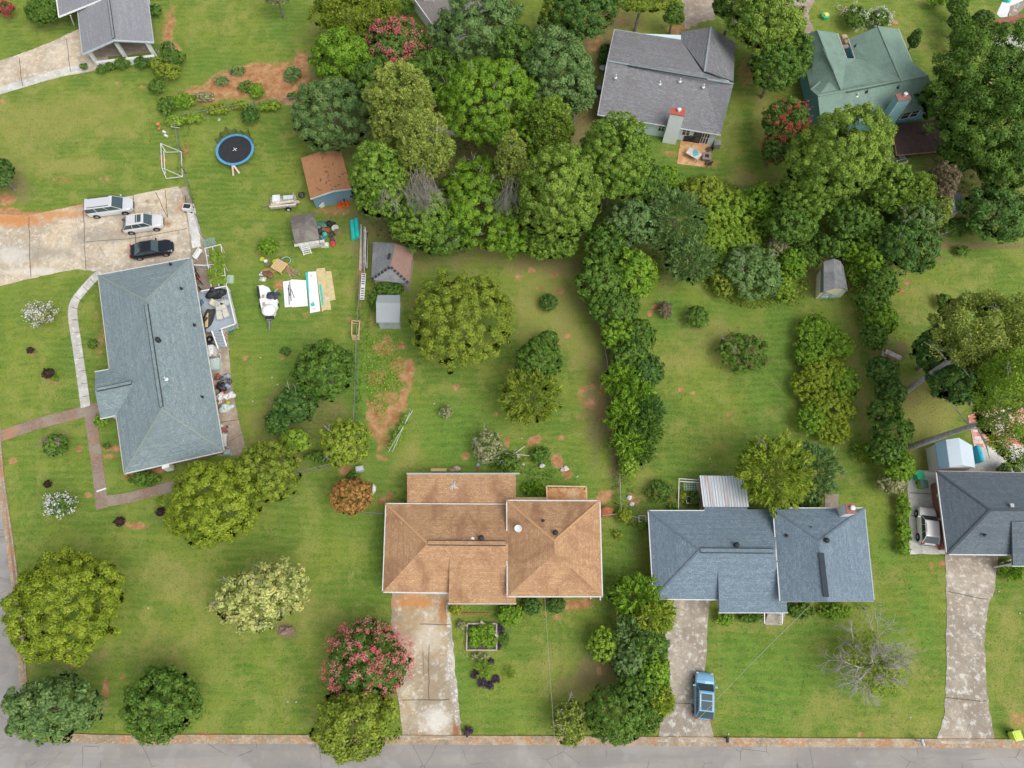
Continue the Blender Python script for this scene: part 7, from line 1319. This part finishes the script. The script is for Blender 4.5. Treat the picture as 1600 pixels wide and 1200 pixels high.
tag(MB().tube([P(754,725,.9), P(782,690,1.3)], .05, 6).build('pole', plain((.62,.58,.5))), 'long pale pole leaning on the grey twiggy bush', 'pole'); at('spigot_pot', 'blue and red pots at the foot of the leaning pole', 'pot', MB().lathe((0,0,0), [(.12,0),(.16,.25)], 10).lathe((.05,-.4,0), [(.12,0),(.16,.25)], 10, mi=1), [plain((.25,.35,.5)), plain((.4,.06,.06))], 747,727)
for a, b, l in (((790,708),(828,712),'long grey pole lying among the back bed weeds'),((800,712),(820,697),'thin pale pole crossing the long grey one')): tag(MB().tube([P(*a,.4), P(*b,.5)], .045, 6).build('pole', plain((.55,.53,.5))), l, 'pole')
rg = random.Random(5)
for i in range(10): x,y = 776+rg.uniform(0,44), 715+rg.uniform(-3,14); o = cover_blob('pale stone edging the back flower bed', 'stone', 'stone', x,y,(.2,.16,.12),0,rg.choice([(.58,.50,.40),(.5,.44,.38),(.62,.55,.46)]),200+i,0,.2,.9,'stones edging the back flower bed')
at('board_stack', 'small stack of tan boards against the flat roof', 'boards', MB().box((0,0,.1),(1.6,.3,.08)).box((.1,.02,.19),(1.5,.26,.07)).box((-.05,-.02,.27),(1.4,.3,.06)), M['newwood'], 685,735); cover_blob('red and white junk by the flat roof gutter', 'heap','heap',712,733,(.5,.2,.15),0,(.5,.35,.3),41,0,.4)
bt_('pale grey utility box at the lawn corner', 563,734,.75,.5,.6,0,(.48,.53,.55),.2,'utility_box','box'); cover_blob('white stone figure beside the reddish-brown tree','garden_statue','statue',584,766,(.2,.55,.45),0,(.72,.70,.66),42,0,.25,.7); s('weeds around the utility box', 553,745,10,9,.9,'mid')
tag(MB().blob(P(447,985,.1), (.55,.45,.25), 6, amp=.3).build('tree_stump', plain((.25,.17,.13), .9, .3)), 'brown stump with a mulch ring beside the pale tree', 'stump')
# patio of the pale blue house
ptb = thing('patio_table', 'white table with teal cloth askew on the orange patio', 'table', tuple(P(1082,246,.03)), -.65); MB().box((0,0,.72), (1.7,1.0,.05)).build('table_top', plain((.62,.58,.55)), ptb); MB().blob((.1,.2,.78), (.35,.4,.06), 2, amp=.3).build('cloth', plain((.12,.45,.50)), ptb)
for sx in (-.75,.75):
    for sy in (-.4,.4): MB().box((sx,sy,.35), (.06,.06,.7)).build('leg', M['metal'], ptb)
tag(ptb.children[1], None)
def chair(lab, px, py, rz):
    r_ = thing('patio_chair', lab, 'chair', tuple(P(px,py,.03)), rz, 'dark patio chairs'); MB().box((0,0,.42),(.6,.55,.08)).build('seat', plain((.10,.085,.08)), r_); MB().box((0,.28,.7),(.6,.07,.55)).build('backrest', plain((.06,.05,.05)), r_)
    for sx in (-.27,.27):
        for sy in (-.24,.24): MB().box((sx,sy,.2),(.05,.05,.4)).build('leg', M['dark'], r_)
chair('dark patio chair at the upper right of the orange patio', 1108,236,-1.4); chair('dark patio chair at the lower right of the orange patio', 1106,258,-2.6)
fp = at('fire_table', 'square brown fire table on the orange patio', 'table', MB().box((0,0,.25),(.9,.9,.5)).box((0,0,.52),(1.05,1.05,.06)).box((0,0,.56),(.45,.45,.03),mi=1), [plain((.30,.22,.19)), M['dark']], 1103,248,-.15,.03)
gr_ = thing('covered_grill', 'black covered grill against the pale blue wall', 'grill', tuple(P(1076,219,.03)), -.15); MB().box((0,0,.5),(1.3,.55,.85)).build('body', M['dark'], gr_); MB().blob((0,0,.95),(.6,.3,.25),2,14,amp=.05).build('hood', plain((.05,.06,.07), .4), gr_)
for i_, (px,py,l) in enumerate(((1119,229,'air conditioning unit at the corner of the orange patio'),(936,144,'black air conditioning unit left of the pale blue house'))): ac = thing('ac_unit', l, 'air conditioner', tuple(P(px,py,0)), -.15); MB().box((0,0,.4),(.8,.8,.8)).build('casing', plain((.10,.10,.10)) if i_ else plain((.25,.26,.25)), ac); MB().lathe((0,0,.8),[(.34,0),(.34,.04),(.1,.06)],16).build('fan_grille', M['metal'], ac)
at('round_table_top', 'round pale table beside the pale blue house left wall', 'table', MB().tube([(0,0,0),(0,0,.66)], .05, 8).lathe((0,0,.66), [(.42,0),(.44,.04),(.38,.05)], 18), plain((.45,.50,.50)), 941,112); s('dark clipped shrub at the pale blue house left corner', 946,78,9,8,1.6,'dark', style='conifer'); s('second dark clipped shrub at the pale blue house left corner', 944,93,9,9,1.5,'dark', style='conifer')
# green house yard
for px,py,rz_,l,c_ in ((1388,215,.1,'green planter by the foot of the teal chimney',(.30,.42,.25)),(1407,247,.1,'blue planter below the dark deck',(.16,.20,.28)),(1418,244,.1,'dark planter at the right below the dark deck',(.08,.09,.10)),(1404,256,.2,'left cream framed planter below the dark deck',(.62,.55,.35)),(1411,254,.2,'right cream framed planter below the dark deck',(.62,.55,.35)),(1369,241,.2,'white framed planter left of the dark deck',(.70,.70,.68))): at('planter_box', l, 'planter', MB().box((0,0,.2),(.75,.55,.4)).blob((0,0,.42),(.28,.2,.12),int(px),mi=1), [plain(c_), plain((.08,.15,.04),.9)], px,py,rz_,0,'planters by the dark deck')
at('toy_table', 'green and yellow garden toy table near the green house', 'toy', MB().lathe((0,0,0),[(.5,0),(.55,.5),(.5,.52)],8).blob((0,0,.6),(.35,.3,.15),2,mi=1), [plain((.08,.5,.22)), plain((.75,.65,.15))], 1288,28,.3); cover_blob('turquoise plastic toy on the white gravel at the top right','toy','toy',1573,1,(.6,.45,.3),0,(.03,.5,.38),44)
for px,py,l in ((1312,13,'round wire hoop on the grass above the green house'),): 
    m = MB()
    for k in range(14): m.tube([(math.cos(k*.449)*.42,math.sin(k*.449)*.42,.08),(math.cos((k+1)*.449)*.42,math.sin((k+1)*.449)*.42,.08)], .04, 6)
    at('wire_hoop', l, 'hoop', m, plain((.45,.47,.42)), px,py)
m = MB().bar((-.5,-1,.08),(.1,.9,.08),.07).bar((-.1,-1.1,.08),(.5,.8,.08),.07)
for i in range(5): m.bar((-.45+i*.12,-.8+i*.36,.09),(-.05+i*.12,-.9+i*.36,.09),.06)
at('garden_ladder', 'pale wooden ladder on the grass above the green house', 'ladder', m, M['newwood'], 1319,18,-.3); at('brick_slab', 'square brick slab on the lawn right of the green house front', 'slab', MB().box((0,0,.05),(.7,.6,.1)).box((0,0,.105),(.5,.4,.02)), plain((.48,.24,.15)), 1398,36,-.2)
for i,(px,py,c_) in enumerate(((1317,62,(.6,.42,.28)),(1321,70,(.5,.35,.25)),(1319,78,(.62,.48,.36)))): bt_(('top','middle','lowest')[i]+' tan crate in the notch of the green house', px,py,.7,.6,.6,0,c_,.2,'crate','crate')
# right yard: firewood, cover, scrap
fw_ = thing('firewood_stack', 'stack of reddish firewood above the metal-roofed shed', 'firewood')
for i in range(11):
    for j in range(2): a = P(1463,706+i*1.2,.15+j*.28); b = P(1488,705+i*1.2,.15+j*.28); MB().tube([a.lerp(b,.02*(i%3)), b.lerp(a,.03*((i+j)%3))], .11, 7).build('log', plain(((.38,.22,.16),(.48,.32,.24),(.33,.20,.15))[(i+j)%3], .9, .25), fw_)
at('blue_cover', 'bright blue cover at the right end of the metal-roofed shed', 'cover', MB().box((0,0,.5),(.35,1.7,1.0)).blob((0,0,1.0),(.2,.8,.1),3), plain((.03,.42,.58), .5), 1523,712,.08)
rs = thing('scrap_pile', 'rusty and white peeling sheet scrap in the right hedge', 'scrap')
for i,(x0,y0,x1,y1) in enumerate(((1378,552,1400,562),(1381,556,1402,565),(1384,549,1408,560))): MB().bar(P(x0,y0,.3+.1*i), P(x1,y1,.35+.1*i), .55, .05).build('metal_sheet', plain(((.50,.47,.44),(.42,.20,.11),(.56,.52,.48))[i], .7, .5, 2), rs)
cover_blob('white junk heap at the trunk of the thin pale pine','heap','heap',1521,631,(.45,.35,.3),0,(.5,.45,.42),47,0,.3)
at('drain_pipe', 'white elbow downspout below the charcoal porch', 'pipe', MB().bar((-.6,-.1,.3),(.5,.25,.5),.12).bar((.5,.25,.5),(.55,.3,1.5),.1), M['white'], 1570,879)
# stones, litter and twigs scattered on the lawns; grass tufts
for i,(px,py) in enumerate(((407,559),(434,601),(440,615),(425,590),(395,627),(678,631),(782,702),(755,700),(802,742),(902,745),(815,685),(1109,717),(1138,1147),(1560,924),(1593,958),(1422,1121),(450,1096),(463,1097),(232,950),(1381,1156))): at('pebble', 'small pale pebble lying in the grass', 'pebble', MB().blob((0,0,.03),(.1,.08,.07),i,8), plain((.55,.50,.42), .9), px,py,0,0,'pebbles scattered in the grass')
rg = np.random.default_rng(77); n_ = 120000; gx_ = rg.uniform(-70,70,n_); gy_ = rg.uniform(-9,86,n_); uu, vv = proj(gx_, gy_, 0.0)
msk = (uu > -10)&(uu < 1610)&(vv > -10)&(vv < 1156)
for ob in [o for o in C.objects if o.get('kind') == 'structure' and o.type == 'MESH' and o.name.split('.')[0] not in ('lawn','paving_joints')]:
    pass
from mathutils.bvhtree import BVHTree
vs, fs = [], []
for ob in [o for o in C.objects if o.get('kind') == 'structure' and o.type == 'MESH' and o.name.split('.')[0] != 'lawn']+[o for o in bpy.data.objects if o.name.split('.')[0] in ('roof','flat_roof','deck_floor','porch_roof','wing_roof')]:
    mw = ob.matrix_world; b0 = len(vs); vs += [tuple(v.co) for v in ob.data.vertices]; fs += [tuple(b0+i for i in p.vertices) for p in ob.data.polygons]
bvh = BVHTree.FromPolygons(vs, fs); cov = cover(DIRT); 
def free(x, y): return bvh.ray_cast(Vector((x,y,30)), Vector((0,0,-1)))[0] is None
dm_ = np.zeros(n_)
for it in DIRT:
    cx, cy, rx, ry = it[:4]; rot = R(it[4]) if len(it) > 4 else 0; dx, dy = uu-cx, vv-cy; a = dx*math.cos(rot)+dy*math.sin(rot); b = -dx*math.sin(rot)+dy*math.cos(rot); dm_ = np.maximum(dm_, (it[5] if len(it) > 5 else 1)*np.clip(1.5-np.sqrt((a/rx)**2+(b/ry)**2),0,1))
cand = np.where(msk & (dm_ < .45))[0]; keep = np.array([i for i in cand if free(gx_[i], gy_[i])]); k = len(keep)
ps = np.stack([gx_[keep], gy_[keep], rg.uniform(.02,.07,k)], 1); nr = unit(rg.normal(size=(k,3))*.7+np.array([0,0,.8])); l_ = rg.uniform(.04,.10,k)
pt_ = np.sin(ps[:,0]*.31+np.sin(ps[:,1]*.23)*2)+np.sin(ps[:,1]*.37+1); tcol = np.clip(.5+.2*pt_+rg.normal(0,.28,k),0,1)[:,None]
cc = (np.array((.085,.165,.016))*(1-tcol)+np.array((.24,.26,.045))*tcol)*rg.uniform(.8,1.15,(k,1)); o = leaf_mesh('grass', ps, nr, l_, l_*.35, cc, M['leaf']); tag(o, kind='stuff')
